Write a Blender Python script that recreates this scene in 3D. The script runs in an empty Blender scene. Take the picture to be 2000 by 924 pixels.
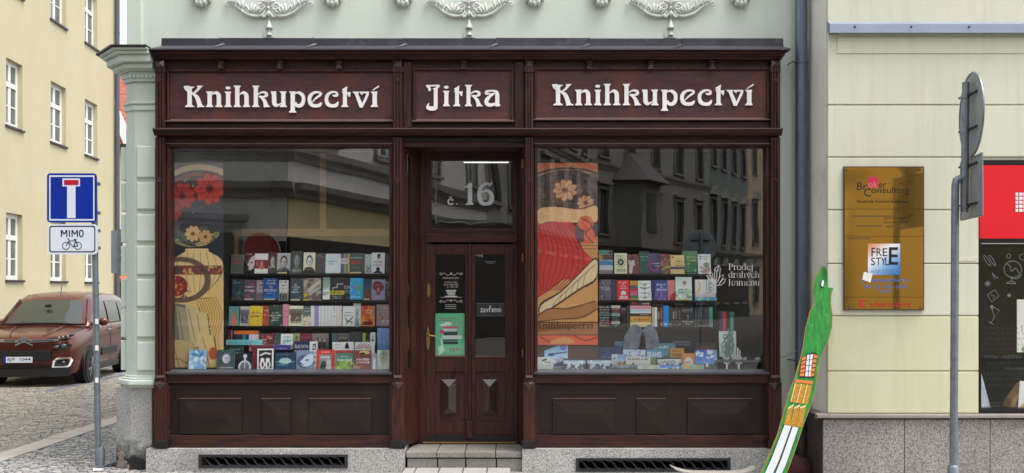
import bpy, bmesh, math, random
import numpy as np
from mathutils import Vector, Matrix

random.seed(7)
rng = np.random.default_rng(7)
SC = bpy.context.scene
COL = SC.collection
PI = math.pi

# ------------------------------------------------------------------ camera
F, D, HC, HY, CX = 2000.0, 10.53, 1.85, 567.0, 1000.0   # measured from the photograph: focal length (px), distance (m), eye height (m), horizon, centre
cam_d = bpy.data.cameras.new("camera")
cam = bpy.data.objects.new("camera", cam_d)
COL.objects.link(cam)
cam.location = (0.0, -D, HC)
cam.rotation_euler = (PI / 2, 0, 0)
cam_d.sensor_width = 36.0
cam_d.lens = 36.0 * F / 2000.0
cam_d.shift_y = (HY - 462.0) / 2000.0
cam_d.clip_start = 0.1
cam_d.clip_end = 2000.0
SC.camera = cam

# ------------------------------------------------------------------ light
SUN_EL, SUN_AZ = 66.0, -62.0
world = bpy.data.worlds.new("World")
SC.world = world
world.use_nodes = True
wn = world.node_tree
for n in list(wn.nodes):
    wn.nodes.remove(n)
w_out = wn.nodes.new("ShaderNodeOutputWorld")
w_bg = wn.nodes.new("ShaderNodeBackground")
w_sky = wn.nodes.new("ShaderNodeTexSky")
w_hs = wn.nodes.new("ShaderNodeHueSaturation")
w_sky.sky_type = 'NISHITA'
w_sky.sun_disc = False
w_sky.sun_elevation = math.radians(SUN_EL)
w_sky.sun_rotation = math.radians(180.0 + SUN_AZ)
w_sky.air_density = 1.6
w_sky.dust_density = 4.0
w_hs.inputs["Saturation"].default_value = 0.28
w_bg.inputs["Strength"].default_value = 0.15
wn.links.new(w_sky.outputs[0], w_hs.inputs["Color"])
wn.links.new(w_hs.outputs[0], w_bg.inputs["Color"])
wn.links.new(w_bg.outputs[0], w_out.inputs["Surface"])
sun_d = bpy.data.lights.new("sun", 'SUN')
sun_d.energy = 0.95
sun_d.angle = math.radians(26)
sun_d.color = (1.0, 0.965, 0.91)
sun = bpy.data.objects.new("sun", sun_d)
sun.rotation_euler = (math.radians(90 - SUN_EL), 0, math.radians(-SUN_AZ))
sun.location = (-5, -12, 20)
COL.objects.link(sun)
SC.view_settings.view_transform = 'Standard'
SC.view_settings.look = 'None'
SC.view_settings.gamma = 1.0
SC.view_settings.use_curve_mapping = False
SC.view_settings.exposure = 1.17
SC.cycles.max_bounces = 8
SC.cycles.transparent_max_bounces = 12
SC.cycles.sample_clamp_indirect = 6.0

# ------------------------------------------------------------------ helpers
def W(px, py, y=0.0):
    """world point on the plane at depth y for a spot measured in the photograph"""
    k = (D + y) / F
    return ((px - CX) * k, y, HC + (HY - py) * k)
def X(px, y=0.0): return (px - CX) * (D + y) / F
def Z(py, y=0.0): return HC + (HY - py) * (D + y) / F

def L(r, g, b):
    return tuple((c / 255 / 12.92) if c / 255 <= 0.04045 else ((c / 255 + 0.055) / 1.055) ** 2.4 for c in (r, g, b))

class MB:
    def __init__(s):
        s.v, s.f = [], []
    def add(s, vs, fs):
        o = len(s.v)
        s.v.extend(tuple(map(float, q)) for q in vs)
        s.f.extend(tuple(i + o for i in f) for f in fs)
        return s
    def box(s, x0, x1, y0, y1, z0, z1):
        if x0 > x1: x0, x1 = x1, x0
        if y0 > y1: y0, y1 = y1, y0
        if z0 > z1: z0, z1 = z1, z0
        return s.add([(x0, y0, z0), (x1, y0, z0), (x1, y1, z0), (x0, y1, z0), (x0, y0, z1), (x1, y0, z1), (x1, y1, z1), (x0, y1, z1)],
                     [(0, 3, 2, 1), (4, 5, 6, 7), (0, 1, 5, 4), (1, 2, 6, 5), (2, 3, 7, 6), (3, 0, 4, 7)])
    def pbox(s, a, b, c, d, yf, yb):
        """box whose front face (at depth yf) spans photo columns a..b and rows c..d"""
        return s.box(X(a, yf), X(b, yf), yf, yb, Z(d, yf), Z(c, yf))
    def prism(s, poly, y0, y1):
        """polygon in x,z extruded from y0 (front) to y1"""
        a = sum(poly[i][0] * poly[(i + 1) % len(poly)][1] - poly[(i + 1) % len(poly)][0] * poly[i][1] for i in range(len(poly)))
        if a < 0: poly = poly[::-1]
        n = len(poly)
        vs = [(p[0], y0, p[1]) for p in poly] + [(p[0], y1, p[1]) for p in poly]
        fs = [tuple(range(n)), tuple(range(2 * n - 1, n - 1, -1))]
        fs += [(i, n + i, n + (i + 1) % n, (i + 1) % n) for i in range(n)]
        return s.add(vs, fs)
    def mould(s, x0, x1, prof):
        """closed profile in (y,z) swept along x"""
        a = sum(prof[i][0] * prof[(i + 1) % len(prof)][1] - prof[(i + 1) % len(prof)][0] * prof[i][1] for i in range(len(prof)))
        if a < 0: prof = prof[::-1]
        n = len(prof)
        vs = [(x0, p[0], p[1]) for p in prof] + [(x1, p[0], p[1]) for p in prof]
        fs = [tuple(range(n - 1, -1, -1)), tuple(range(n, 2 * n))]
        fs += [(i, (i + 1) % n, n + (i + 1) % n, n + i) for i in range(n)]
        return s.add(vs, fs)
    def pyramid(s, x0, x1, z0, z1, yb, yf, ridge=0.0):
        """raised field: base on yb, apex (or short ridge) at yf"""
        cx, cz = (x0 + x1) / 2, (z0 + z1) / 2
        w, h = x1 - x0, z1 - z0
        m = min(w, h) / 2 * (1 - ridge)
        a = [(x0, yb, z0), (x1, yb, z0), (x1, yb, z1), (x0, yb, z1)]
        b = [(x0 + m, yf, z0 + m), (x1 - m, yf, z0 + m), (x1 - m, yf, z1 - m), (x0 + m, yf, z1 - m)]
        return s.add(a + b, [(0, 1, 5, 4), (1, 2, 6, 5), (2, 3, 7, 6), (3, 0, 4, 7), (4, 5, 6, 7), (3, 2, 1, 0)])
    def tube(s, pts, r, n=8, flat=1.0):
        pts = [Vector(p) for p in pts]
        rs = r if isinstance(r, (list, tuple)) else [r] * len(pts)
        vs, fs = [], []
        up = None
        for i, p in enumerate(pts):
            t = (pts[min(i + 1, len(pts) - 1)] - pts[max(i - 1, 0)])
            if t.length < 1e-9: t = Vector((0, 0, 1))
            t.normalize()
            if up is None:
                up = Vector((0, 1, 0)) if abs(t.y) < 0.9 else Vector((1, 0, 0))
            a = t.cross(up).normalized()
            b = a.cross(t).normalized()
            for k in range(n):
                an = 2 * PI * k / n
                vs.append(p + a * (math.cos(an) * rs[i]) + b * (math.sin(an) * rs[i] * flat))
        for i in range(len(pts) - 1):
            for k in range(n):
                q = (k + 1) % n
                fs.append((i * n + k, i * n + q, (i + 1) * n + q, (i + 1) * n + k))
        fs.append(tuple(range(n - 1, -1, -1)))
        fs.append(tuple((len(pts) - 1) * n + k for k in range(n)))
        return s.add(vs, fs)
    def lathe(s, c, prof, n=20, axis='z'):
        vs, fs = [], []
        for (r, h) in prof:
            for k in range(n):
                a = 2 * PI * k / n
                if axis == 'z': vs.append((c[0] + r * math.cos(a), c[1] + r * math.sin(a), c[2] + h))
                elif axis == 'x': vs.append((c[0] + h, c[1] + r * math.cos(a), c[2] + r * math.sin(a)))
                else: vs.append((c[0] + r * math.sin(a), c[1] + h, c[2] + r * math.cos(a)))
        m = len(prof)
        for i in range(m - 1):
            for k in range(n):
                q = (k + 1) % n
                fs.append((i * n + k, i * n + q, (i + 1) * n + q, (i + 1) * n + k))
        fs.append(tuple(range(n - 1, -1, -1)))
        fs.append(tuple((m - 1) * n + k for k in range(n)))
        return s.add(vs, fs)
    def ball(s, c, rx, ry, rz, nu=12, nv=8, rot=0.0):
        vs, fs = [(c[0], c[1], c[2] + 0)], []
        vs = []
        for j in range(nv + 1):
            th = PI * j / nv
            for i in range(nu):
                ph = 2 * PI * i / nu
                x, y, z = rx * math.sin(th) * math.cos(ph), ry * math.sin(th) * math.sin(ph), rz * math.cos(th)
                x, z = x * math.cos(rot) - z * math.sin(rot), x * math.sin(rot) + z * math.cos(rot)
                vs.append((c[0] + x, c[1] + y, c[2] + z))
        for j in range(nv):
            for i in range(nu):
                q = (i + 1) % nu
                fs.append((j * nu + i, (j + 1) * nu + i, (j + 1) * nu + q, j * nu + q))
        return s.add(vs, fs)
    def mesh(s, name):
        me = bpy.data.meshes.new(name)
        me.from_pydata(s.v, [], s.f)
        me.validate()
        me.update()
        return me
    def build(s, name, m, parent=None, smooth=False, bevel=0.0, label=None, loc=None):
        me = s.mesh(name)
        return obj(name, me, m, parent, smooth, bevel, label, loc)

def obj(name, me, m, parent=None, smooth=False, bevel=0.0, label=None, loc=None):
    o = bpy.data.objects.new(name, me)
    COL.objects.link(o)
    if m is not None:
        me.materials.append(m)
    if smooth:
        for p in me.polygons: p.use_smooth = True
        if smooth != 'all':
            fix = o.modifiers.new("edges", 'EDGE_SPLIT')
            fix.split_angle = math.radians(38)
    if bevel:
        b = o.modifiers.new("bevel", 'BEVEL')
        b.width, b.segments, b.limit_method, b.angle_limit = bevel, 2, 'ANGLE', math.radians(40)
    if loc is not None:
        o.location = loc
    if parent is not None:
        attach(o, parent)
    if label: o["label"] = label
    return o

LOCAL = set()
def attach(o, p):
    o.parent = p
    if p.name in LOCAL:
        LOCAL.add(o.name)
    else:   # parts were laid out in world space: undo the root's own offset
        q = p
        M = Matrix.Identity(4)
        chain = []
        while q is not None:
            chain.append(q); q = q.parent
        for q in reversed(chain):
            M = M @ q.matrix_parent_inverse @ Matrix.LocRotScale(q.location, q.rotation_euler, q.scale)
        o.matrix_parent_inverse = M.inverted()

def tag(o, label, cat, group=None):
    o["label"], o["category"] = label, cat
    if group: o["group"] = group
    return o

def thing(name, label, cat, loc=(0, 0, 0), rotz=0.0, group=None, local=False):
    o = bpy.data.objects.new(name, None)
    COL.objects.link(o)
    o.empty_display_size = 0.1
    o.location = loc
    o.rotation_euler = (0, 0, rotz)
    if local: LOCAL.add(o.name)
    return tag(o, label, cat, group)

def struct(o):
    o["kind"] = "structure"
    return o

def crom(pts, n=6, closed=False):
    """Catmull-Rom through tuples of any length"""
    P = [np.array(p, float) for p in pts]
    out = []
    m = len(P)
    rngi = range(m if closed else m - 1)
    for i in rngi:
        p0 = P[(i - 1) % m] if (closed or i > 0) else 2 * P[0] - P[1]
        p1, p2 = P[i], P[(i + 1) % m]
        p3 = P[(i + 2) % m] if (closed or i + 2 < m) else 2 * P[-1] - P[-2]
        for k in range(n):
            t = k / n
            out.append(0.5 * ((2 * p1) + (-p0 + p2) * t + (2 * p0 - 5 * p1 + 4 * p2 - p3) * t * t + (-p0 + 3 * p1 - 3 * p2 + p3) * t ** 3))
    if not closed: out.append(P[-1])
    return [tuple(q) for q in out]

# ------------------------------------------------------------------ materials
def PM(name, c, rough=0.6, metal=0.0, c2=None, vscale=3.0, var=0.5, bump=0.0, bscale=60.0, coat=0.0, stretch=(1, 1, 1), spec=0.5, rvar=0.0, c3=None, c3scale=0.8, c3lo=0.55, c3hi=0.75, streak=0.0):
    m = bpy.data.materials.new(name)
    m.use_nodes = True
    t = m.node_tree
    b = t.nodes["Principled BSDF"]
    b.inputs["Roughness"].default_value = rough
    b.inputs["Metallic"].default_value = metal
    b.inputs["Specular IOR Level"].default_value = spec
    if coat:
        b.inputs["Coat Weight"].default_value = coat
        b.inputs["Coat Roughness"].default_value = 0.12
    c4 = tuple(c) + (1,)
    b.inputs["Base Color"].default_value = c4
    if c2 is None: c2 = tuple(v * 0.82 for v in c)
    tc = t.nodes.new("ShaderNodeTexCoord")
    mp = t.nodes.new("ShaderNodeMapping")
    mp.inputs["Scale"].default_value = stretch
    t.links.new(tc.outputs["Object"], mp.inputs["Vector"])
    nz = t.nodes.new("ShaderNodeTexNoise")
    nz.inputs["Scale"].default_value = vscale
    nz.inputs["Detail"].default_value = 7
    nz.inputs["Roughness"].default_value = 0.62
    t.links.new(mp.outputs[0], nz.inputs["Vector"])
    rp = t.nodes.new("ShaderNodeMapRange")
    rp.inputs["From Min"].default_value = 0.5 - 0.28 / max(var, 0.05) * 0.5
    rp.inputs["From Max"].default_value = 0.5 + 0.28 / max(var, 0.05) * 0.5
    t.links.new(nz.outputs["Fac"], rp.inputs["Value"])
    mx = t.nodes.new("ShaderNodeMix"); mx.data_type = 'RGBA'
    mx.inputs[6].default_value = c4
    mx.inputs[7].default_value = tuple(c2) + (1,)
    t.links.new(rp.outputs[0], mx.inputs[0])
    colr = mx.outputs[2]
    if c3 is not None:
        n3 = t.nodes.new("ShaderNodeTexNoise")
        n3.inputs["Scale"].default_value = c3scale
        n3.inputs["Detail"].default_value = 8
        n3.inputs["Roughness"].default_value = 0.7
        t.links.new(tc.outputs["Object"], n3.inputs["Vector"])
        r3 = t.nodes.new("ShaderNodeMapRange")
        r3.inputs["From Min"].default_value = c3lo
        r3.inputs["From Max"].default_value = c3hi
        t.links.new(n3.outputs["Fac"], r3.inputs["Value"])
        m3 = t.nodes.new("ShaderNodeMix"); m3.data_type = 'RGBA'
        t.links.new(r3.outputs[0], m3.inputs[0])
        t.links.new(colr, m3.inputs[6])
        m3.inputs[7].default_value = tuple(c3) + (1,)
        colr = m3.outputs[2]
    if streak:
        mp4 = t.nodes.new("ShaderNodeMapping")
        mp4.inputs["Scale"].default_value = (3.2, 3.2, 0.22)
        t.links.new(tc.outputs["Object"], mp4.inputs["Vector"])
        n4 = t.nodes.new("ShaderNodeTexNoise")
        n4.inputs["Scale"].default_value = 2.2
        n4.inputs["Detail"].default_value = 9
        n4.inputs["Roughness"].default_value = 0.7
        t.links.new(mp4.outputs[0], n4.inputs["Vector"])
        r4 = t.nodes.new("ShaderNodeMapRange")
        r4.inputs["From Min"].default_value = 0.50
        r4.inputs["From Max"].default_value = 0.80
        r4.inputs["To Max"].default_value = streak
        t.links.new(n4.outputs["Fac"], r4.inputs["Value"])
        m4 = t.nodes.new("ShaderNodeMix"); m4.data_type = 'RGBA'
        t.links.new(r4.outputs[0], m4.inputs[0])
        t.links.new(colr, m4.inputs[6])
        m4.inputs[7].default_value = tuple(v * 0.45 for v in c) + (1,)
        colr = m4.outputs[2]
    t.links.new(colr, b.inputs["Base Color"])
    if rvar:
        r2 = t.nodes.new("ShaderNodeMapRange")
        r2.inputs["From Min"].default_value = 0.3; r2.inputs["From Max"].default_value = 0.7
        r2.inputs["To Min"].default_value = max(rough - rvar, 0.02); r2.inputs["To Max"].default_value = min(rough + rvar, 1)
        t.links.new(nz.outputs["Fac"], r2.inputs["Value"])
        t.links.new(r2.outputs[0], b.inputs["Roughness"])
    if bump:
        bn = t.nodes.new("ShaderNodeTexNoise")
        bn.inputs["Scale"].default_value = bscale
        bn.inputs["Detail"].default_value = 5
        t.links.new(mp.outputs[0], bn.inputs["Vector"])
        bp = t.nodes.new("ShaderNodeBump")
        bp.inputs["Strength"].default_value = bump
        bp.inputs["Distance"].default_value = 0.004
        t.links.new(bn.outputs["Fac"], bp.inputs["Height"])
        t.links.new(bp.outputs[0], b.inputs["Normal"])
    return m

def granite(name, light, dark, scale=120.0, stain=False, thr=0.5):
    m = PM(name, light, rough=0.72)
    t = m.node_tree
    b = t.nodes["Principled BSDF"]
    tc = t.nodes.new("ShaderNodeTexCoord")
    vo = t.nodes.new("ShaderNodeTexNoise")
    vo.inputs["Scale"].default_value = scale
    vo.inputs["Detail"].default_value = 3
    vo.inputs["Roughness"].default_value = 0.75
    t.links.new(tc.outputs["Object"], vo.inputs["Vector"])
    cr = t.nodes.new("ShaderNodeValToRGB")
    e = cr.color_ramp.elements
    e[0].position, e[0].color = thr - 0.12, tuple(dark) + (1,)
    e[1].position, e[1].color = thr + 0.10, tuple(light) + (1,)
    t.links.new(vo.outputs["Fac"], cr.inputs["Fac"])
    big = t.nodes.new("ShaderNodeTexNoise")
    big.inputs["Scale"].default_value = 2.5
    big.inputs["Detail"].default_value = 6
    t.links.new(tc.outputs["Object"], big.inputs["Vector"])
    mul = t.nodes.new("ShaderNodeMapRange")
    mul.inputs["From Min"].default_value = 0.3; mul.inputs["From Max"].default_value = 0.7
    mul.inputs["To Min"].default_value = 0.75; mul.inputs["To Max"].default_value = 1.08
    t.links.new(big.outputs["Fac"], mul.inputs["Value"])
    mm = t.nodes.new("ShaderNodeMix"); mm.data_type = 'RGBA'; mm.blend_type = 'MULTIPLY'
    mm.inputs[0].default_value = 1.0
    t.links.new(cr.outputs[0], mm.inputs[6])
    t.links.new(mul.outputs[0], mm.inputs[7])
    out = mm.outputs[2]
    if stain:
        sx = t.nodes.new("ShaderNodeSeparateXYZ")
        t.links.new(tc.outputs["Object"], sx.inputs[0])
        ns = t.nodes.new("ShaderNodeTexNoise")
        ns.inputs["Scale"].default_value = 9.0
        ns.inputs["Detail"].default_value = 8
        t.links.new(tc.outputs["Object"], ns.inputs["Vector"])
        ad = t.nodes.new("ShaderNodeMath"); ad.operation = 'MULTIPLY_ADD'
        ad.inputs[1].default_value = 0.55
        t.links.new(ns.outputs["Fac"], ad.inputs[0])
        t.links.new(sx.outputs["Z"], ad.inputs[2])
        rr = t.nodes.new("ShaderNodeMapRange")
        rr.inputs["From Min"].default_value = 0.62; rr.inputs["From Max"].default_value = 0.42
        t.links.new(ad.outputs[0], rr.inputs["Value"])
        ms = t.nodes.new("ShaderNodeMix"); ms.data_type = 'RGBA'
        t.links.new(rr.outputs[0], ms.inputs[0])
        t.links.new(out, ms.inputs[6])
        ms.inputs[7].default_value = (0.012, 0.012, 0.014, 1)
        out = ms.outputs[2]
    t.links.new(out, b.inputs["Base Color"])
    bp = t.nodes.new("ShaderNodeBump")
    bp.inputs["Strength"].default_value = 0.25
    bp.inputs["Distance"].default_value = 0.003
    t.links.new(vo.outputs["Fac"], bp.inputs["Height"])
    t.links.new(bp.outputs[0], b.inputs["Normal"])
    return m

def vcol(name, rough=0.4, spec=0.5, bump=0.0):
    m = bpy.data.materials.new(name)
    m.use_nodes = True
    t = m.node_tree
    b = t.nodes["Principled BSDF"]
    a = t.nodes.new("ShaderNodeAttribute")
    a.attribute_name = "Col"
    t.links.new(a.outputs["Color"], b.inputs["Base Color"])
    b.inputs["Roughness"].default_value = rough
    b.inputs["Specular IOR Level"].default_value = spec
    if bump:
        n = t.nodes.new("ShaderNodeTexNoise"); n.inputs["Scale"].default_value = 40
        tc = t.nodes.new("ShaderNodeTexCoord")
        t.links.new(tc.outputs["Object"], n.inputs["Vector"])
        bp = t.nodes.new("ShaderNodeBump"); bp.inputs["Strength"].default_value = bump; bp.inputs["Distance"].default_value = 0.01
        t.links.new(n.outputs["Fac"], bp.inputs["Height"])
        t.links.new(bp.outputs[0], b.inputs["Normal"])
    return m

def glass(name, ior=1.75, tint=(0.97, 0.98, 0.98), rough=0.0, wave=0.0):
    """clear pane: Fresnel mirror on the outer face over see-through glass"""
    m = bpy.data.materials.new(name)
    m.use_nodes = True
    t = m.node_tree
    for n in list(t.nodes): t.nodes.remove(n)
    o = t.nodes.new("ShaderNodeOutputMaterial")
    mx = t.nodes.new("ShaderNodeMixShader")
    tr = t.nodes.new("ShaderNodeBsdfTransparent")
    gl = t.nodes.new("ShaderNodeBsdfGlossy")
    fr = t.nodes.new("ShaderNodeFresnel")
    ge = t.nodes.new("ShaderNodeNewGeometry")
    iv = t.nodes.new("ShaderNodeMath"); iv.operation = 'SUBTRACT'; iv.inputs[0].default_value = 1.0
    ml = t.nodes.new("ShaderNodeMath"); ml.operation = 'MULTIPLY'
    tr.inputs["Color"].default_value = tuple(tint) + (1,)
    gl.inputs["Roughness"].default_value = rough
    gl.inputs["Color"].default_value = (1, 1, 1, 1)
    fr.inputs["IOR"].default_value = ior
    t.links.new(ge.outputs["Backfacing"], iv.inputs[1])
    t.links.new(iv.outputs[0], ml.inputs[1])
    t.links.new(fr.outputs[0], ml.inputs[0])
    t.links.new(ml.outputs[0], mx.inputs[0])
    t.links.new(tr.outputs[0], mx.inputs[1])
    t.links.new(gl.outputs[0], mx.inputs[2])
    t.links.new(mx.outputs[0], o.inputs["Surface"])
    if wave:
        n = t.nodes.new("ShaderNodeTexNoise"); n.inputs["Scale"].default_value = 1.3; n.inputs["Detail"].default_value = 1
        tc = t.nodes.new("ShaderNodeTexCoord")
        t.links.new(tc.outputs["Object"], n.inputs["Vector"])
        bp = t.nodes.new("ShaderNodeBump"); bp.inputs["Strength"].default_value = wave; bp.inputs["Distance"].default_value = 0.02
        t.links.new(n.outputs["Fac"], bp.inputs["Height"])
        t.links.new(bp.outputs[0], gl.inputs["Normal"])
    return m

M = {}
M['green'] = PM("green_plaster", streak=.14, c=L(206, 213, 203), rough=0.85, c2=L(197, 206, 193), vscale=1.4, bump=0.15, bscale=90, c3=L(214, 216, 210), c3scale=0.6)
M['green_mould'] = PM("green_moulding_paint", L(200, 210, 198), rough=0.7, c2=L(189, 200, 186), vscale=4, bump=0.06, bscale=70)
M['stucco_white'] = PM("white_stucco", L(222, 223, 216), rough=0.75, c2=L(198, 201, 194), vscale=14, bump=0.2, bscale=120)
M['yellow'] = PM("yellow_plaster", L(211, 212, 192), streak=.32, rough=0.85, c2=L(203, 203, 181), vscale=1.3, bump=0.2, bscale=110, c3=L(222, 212, 194), c3scale=0.55)
M['ochre'] = PM("ochre_plaster", streak=.14, c=L(194, 185, 155), rough=0.9, c2=L(184, 174, 142), vscale=0.7, bump=0.1, bscale=40, c3=L(172, 165, 145), c3scale=0.9, c3lo=0.6, c3hi=0.85)
M['wood'] = PM("dark_varnished_wood", (0.080, 0.025, 0.019), rough=0.4, c2=(0.016, 0.0075, 0.007), vscale=5, var=0.9, bump=0.12, bscale=22, stretch=(9, 9, 0.7), rvar=0.12, spec=0.3)
M['wood_h'] = PM("dark_varnished_wood_level", (0.070, 0.023, 0.0185), rough=0.4, c2=(0.017, 0.008, 0.0075), vscale=5, var=0.9, bump=0.12, bscale=22, stretch=(0.7, 9, 9), rvar=0.12, spec=0.3)
M['wood_sign'] = PM("sign_board_wood", (0.098, 0.036, 0.037), rough=0.45, c2=(0.045, 0.024, 0.026), vscale=3, var=0.8, bump=0.25, bscale=55, stretch=(0.8, 5, 5), rvar=0.1, c3=(0.15, 0.042, 0.028), c3scale=2.2, c3lo=0.50, c3hi=0.74, spec=.3)
M['wood_panel'] = PM("weathered_panel_wood", (0.0255, 0.0135, 0.0105), rough=0.45, c2=(0.0125, 0.0085, 0.0075), vscale=4, var=0.7, spec=.3, c3=(0.040, 0.029, 0.025), c3scale=2.6, c3lo=.56, c3hi=.82, bump=0.10, bscale=20, stretch=(0.6, 7, 7), rvar=0.12)
M['wood_sheen'] = PM("sky_sheen_wood", L(112, 90, 84), rough=0.35, c2=L(92, 70, 66), vscale=12)  # lighter wood: sky sheen on ledges and beads painted into the colour
M['wood_black'] = PM("blackened_wood", (0.010, 0.008, 0.008), rough=0.5, c2=(0.006, 0.005, 0.005))
M['zinc_dark'] = PM("dark_sheet_metal", L(62, 59, 66), rough=0.42, metal=0.4, c2=L(42, 40, 46), vscale=3, var=0.8, rvar=0.15, c3=L(92, 90, 98), c3scale=5, c3lo=0.55, c3hi=0.8)
M['zinc'] = PM("grey_sheet_metal", L(96, 95, 102), rough=0.4, metal=0.5, c2=L(76, 75, 82), vscale=4, rvar=0.12)
M['zinc_blue'] = PM("blue_grey_sheet_metal", L(150, 158, 176), rough=0.4, metal=0.3, c2=L(132, 140, 160), vscale=3)
M['pipe'] = PM("galvanised_pipe", L(116, 127, 142), rough=0.38, metal=0.55, c2=L(92, 102, 118), vscale=5, stretch=(2, 2, 0.5), rvar=0.1)
M['pipe_dark'] = PM("dark_grey_pipe", L(86, 92, 100), rough=0.45, metal=0.3)
M['galv'] = PM("galvanised_steel", L(142, 150, 158), rough=0.42, metal=0.6, c2=L(112, 120, 130), vscale=14, var=0.7, rvar=0.1)
M['sign_back'] = PM("grey_sign_back", L(150, 158, 162), rough=0.5, metal=0.2, c2=L(134, 142, 146), vscale=6)
M['granite'] = granite("light_granite", L(205, 203, 198), L(96, 96, 96), 95)
M['granite_stain'] = granite("soot_stained_granite", L(200, 199, 195), L(120, 120, 118), 95, stain=True)
M['granite_pink'] = granite("grey_pink_granite", L(178, 172, 168), L(104, 100, 98), 70)
M['granite_step'] = granite("worn_step_granite", L(158, 154, 147), L(108, 105, 98), 110)
M['ledge'] = PM("stone_ledge", L(150, 142, 136), rough=0.6, c2=L(126, 118, 112), vscale=9)
M['kerb'] = PM("kerb_granite", L(176, 168, 158), rough=0.8, c2=L(150, 142, 134), vscale=5, bump=0.3, bscale=80)
M['pavement'] = PM("pavement_stone", L(150, 146, 142), rough=0.85, c2=L(120, 118, 116), vscale=6, bump=0.4, bscale=30)
M['slab'] = PM("paving_slab_stone", L(172, 168, 164), rough=0.8, c2=L(150, 146, 142), vscale=8, bump=0.2, bscale=60)
M['asphalt'] = PM("street_setts_far", L(96, 93, 88), rough=0.9, c2=L(70, 68, 65), vscale=9, var=0.9, bump=0.6, bscale=14)
M['white'] = PM("white_sign_letter", L(248, 243, 242), rough=0.45, c2=L(242, 236, 235), vscale=20)
M['white_frost'] = PM("pale_glass_lettering", L(206, 206, 212), rough=0.5)
M['white_line'] = PM("white_glass_print", L(196, 192, 190), rough=0.5)
M['chalk'] = PM("chalk_line", L(128, 136, 136), rough=0.9)
M['black'] = PM("black_paint", (0.008, 0.008, 0.009), rough=0.5)
M['black_gloss'] = PM("black_frame", (0.012, 0.012, 0.013), rough=0.3)
M['iron'] = PM("dark_iron", L(62, 62, 68), rough=0.5, metal=0.4, c2=L(44, 44, 48), vscale=20)
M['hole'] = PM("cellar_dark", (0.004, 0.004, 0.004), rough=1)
M['brass'] = PM("brass", L(190, 160, 105), rough=0.28, metal=0.9)
M['pane'] = glass("shop_window_glass", ior=2.5, wave=0.05)
M['pane_door'] = glass("door_glass", ior=2.35, wave=0.14)
M['pane_plain'] = glass("neighbour_window_glass", ior=1.6)
M['win_glass'] = PM("far_window_glass", L(110, 116, 118), rough=0.06, c2=L(70, 76, 80), vscale=2, spec=0.9)
M['win_frame'] = PM("white_window_frame", L(232, 232, 228), rough=0.5, c2=L(215, 215, 212))
M['print'] = vcol("printed_paper", 0.38)
M['print_matt'] = vcol("printed_matt_sheet", 0.55, 0.3)
M['pages'] = PM("book_pages", L(228, 220, 200), rough=0.9, c2=L(205, 196, 176), vscale=40, stretch=(1, 1, 12))
M['shelf_black'] = PM("black_shelf_board", L(34, 34, 38), rough=0.5)
# ================================================================== SETTING: ground, kerb, paving
def setts(name, region, size, zc, cols, mat_, jit=0.12, angle=0.0, seed=1):
    """field of single stones: region(x,y)->bool; real stones with sunk joints, joined because there are thousands"""
    r = np.random.default_rng(seed)
    x0, x1, y0, y1, test = region
    ca, sa = math.cos(angle), math.sin(angle)
    vs, fs, cs = [], [], []
    R = max(x1 - x0, y1 - y0) * 0.75
    mx, my = (x0 + x1) / 2, (y0 + y1) / 2
    nrow = int(2 * R / size[1])
    for j in range(nrow):
        v = -R + j * size[1]
        u = -R + r.uniform(0, size[0])
        while u < R:
            w = size[0] * r.uniform(0.75, 1.3)
            cx, cy = mx + (u + w / 2) * ca - v * sa, my + (u + w / 2) * sa + v * ca
            if x0 < cx < x1 and y0 < cy < y1 and test(cx, cy):
                h = zc + r.uniform(-0.004, 0.005)
                g = 0.006
                hw, hd = w / 2 - g, size[1] / 2 - g
                q = []
                for (a, b, zz, ins) in ((-1, -1, h - 0.03, 0), (1, -1, h - 0.03, 0), (1, 1, h - 0.03, 0), (-1, 1, h - 0.03, 0),
                                        (-1, -1, h - 0.004, 0.0), (1, -1, h - 0.004, 0.0), (1, 1, h - 0.004, 0.0), (-1, 1, h - 0.004, 0.0),
                                        (-1, -1, h, 0.014), (1, -1, h, 0.014), (1, 1, h, 0.014), (-1, 1, h, 0.014)):
                    du = a * (hw - ins) + r.uniform(-jit, jit) * size[0] * 0.25
                    dv = b * (hd - ins) + r.uniform(-jit, jit) * size[1] * 0.25
                    q.append((cx + du * ca - dv * sa, cy + du * sa + dv * ca, zz + r.uniform(-0.002, 0.002)))
                o = len(vs)
                vs += q
                for k in range(4):
                    n = (k + 1) % 4
                    fs.append((o + k, o + n, o + 4 + n, o + 4 + k))
                    fs.append((o + 4 + k, o + 4 + n, o + 8 + n, o + 8 + k))
                fs.append((o + 8, o + 9, o + 10, o + 11))
                c = cols[r.integers(len(cols))]
                f = r.uniform(0.8, 1.15)
                cs += [(c[0] * f, c[1] * f, c[2] * f, 1)] * 12
            u += w
    me = bpy.data.meshes.new(name)
    me.from_pydata(vs, [], fs)
    a = me.color_attributes.new("Col", 'FLOAT_COLOR', 'POINT')
    a.data.foreach_set("color", np.array(cs, np.float32).ravel())
    o = obj(name, me, mat_)
    return o

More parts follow.
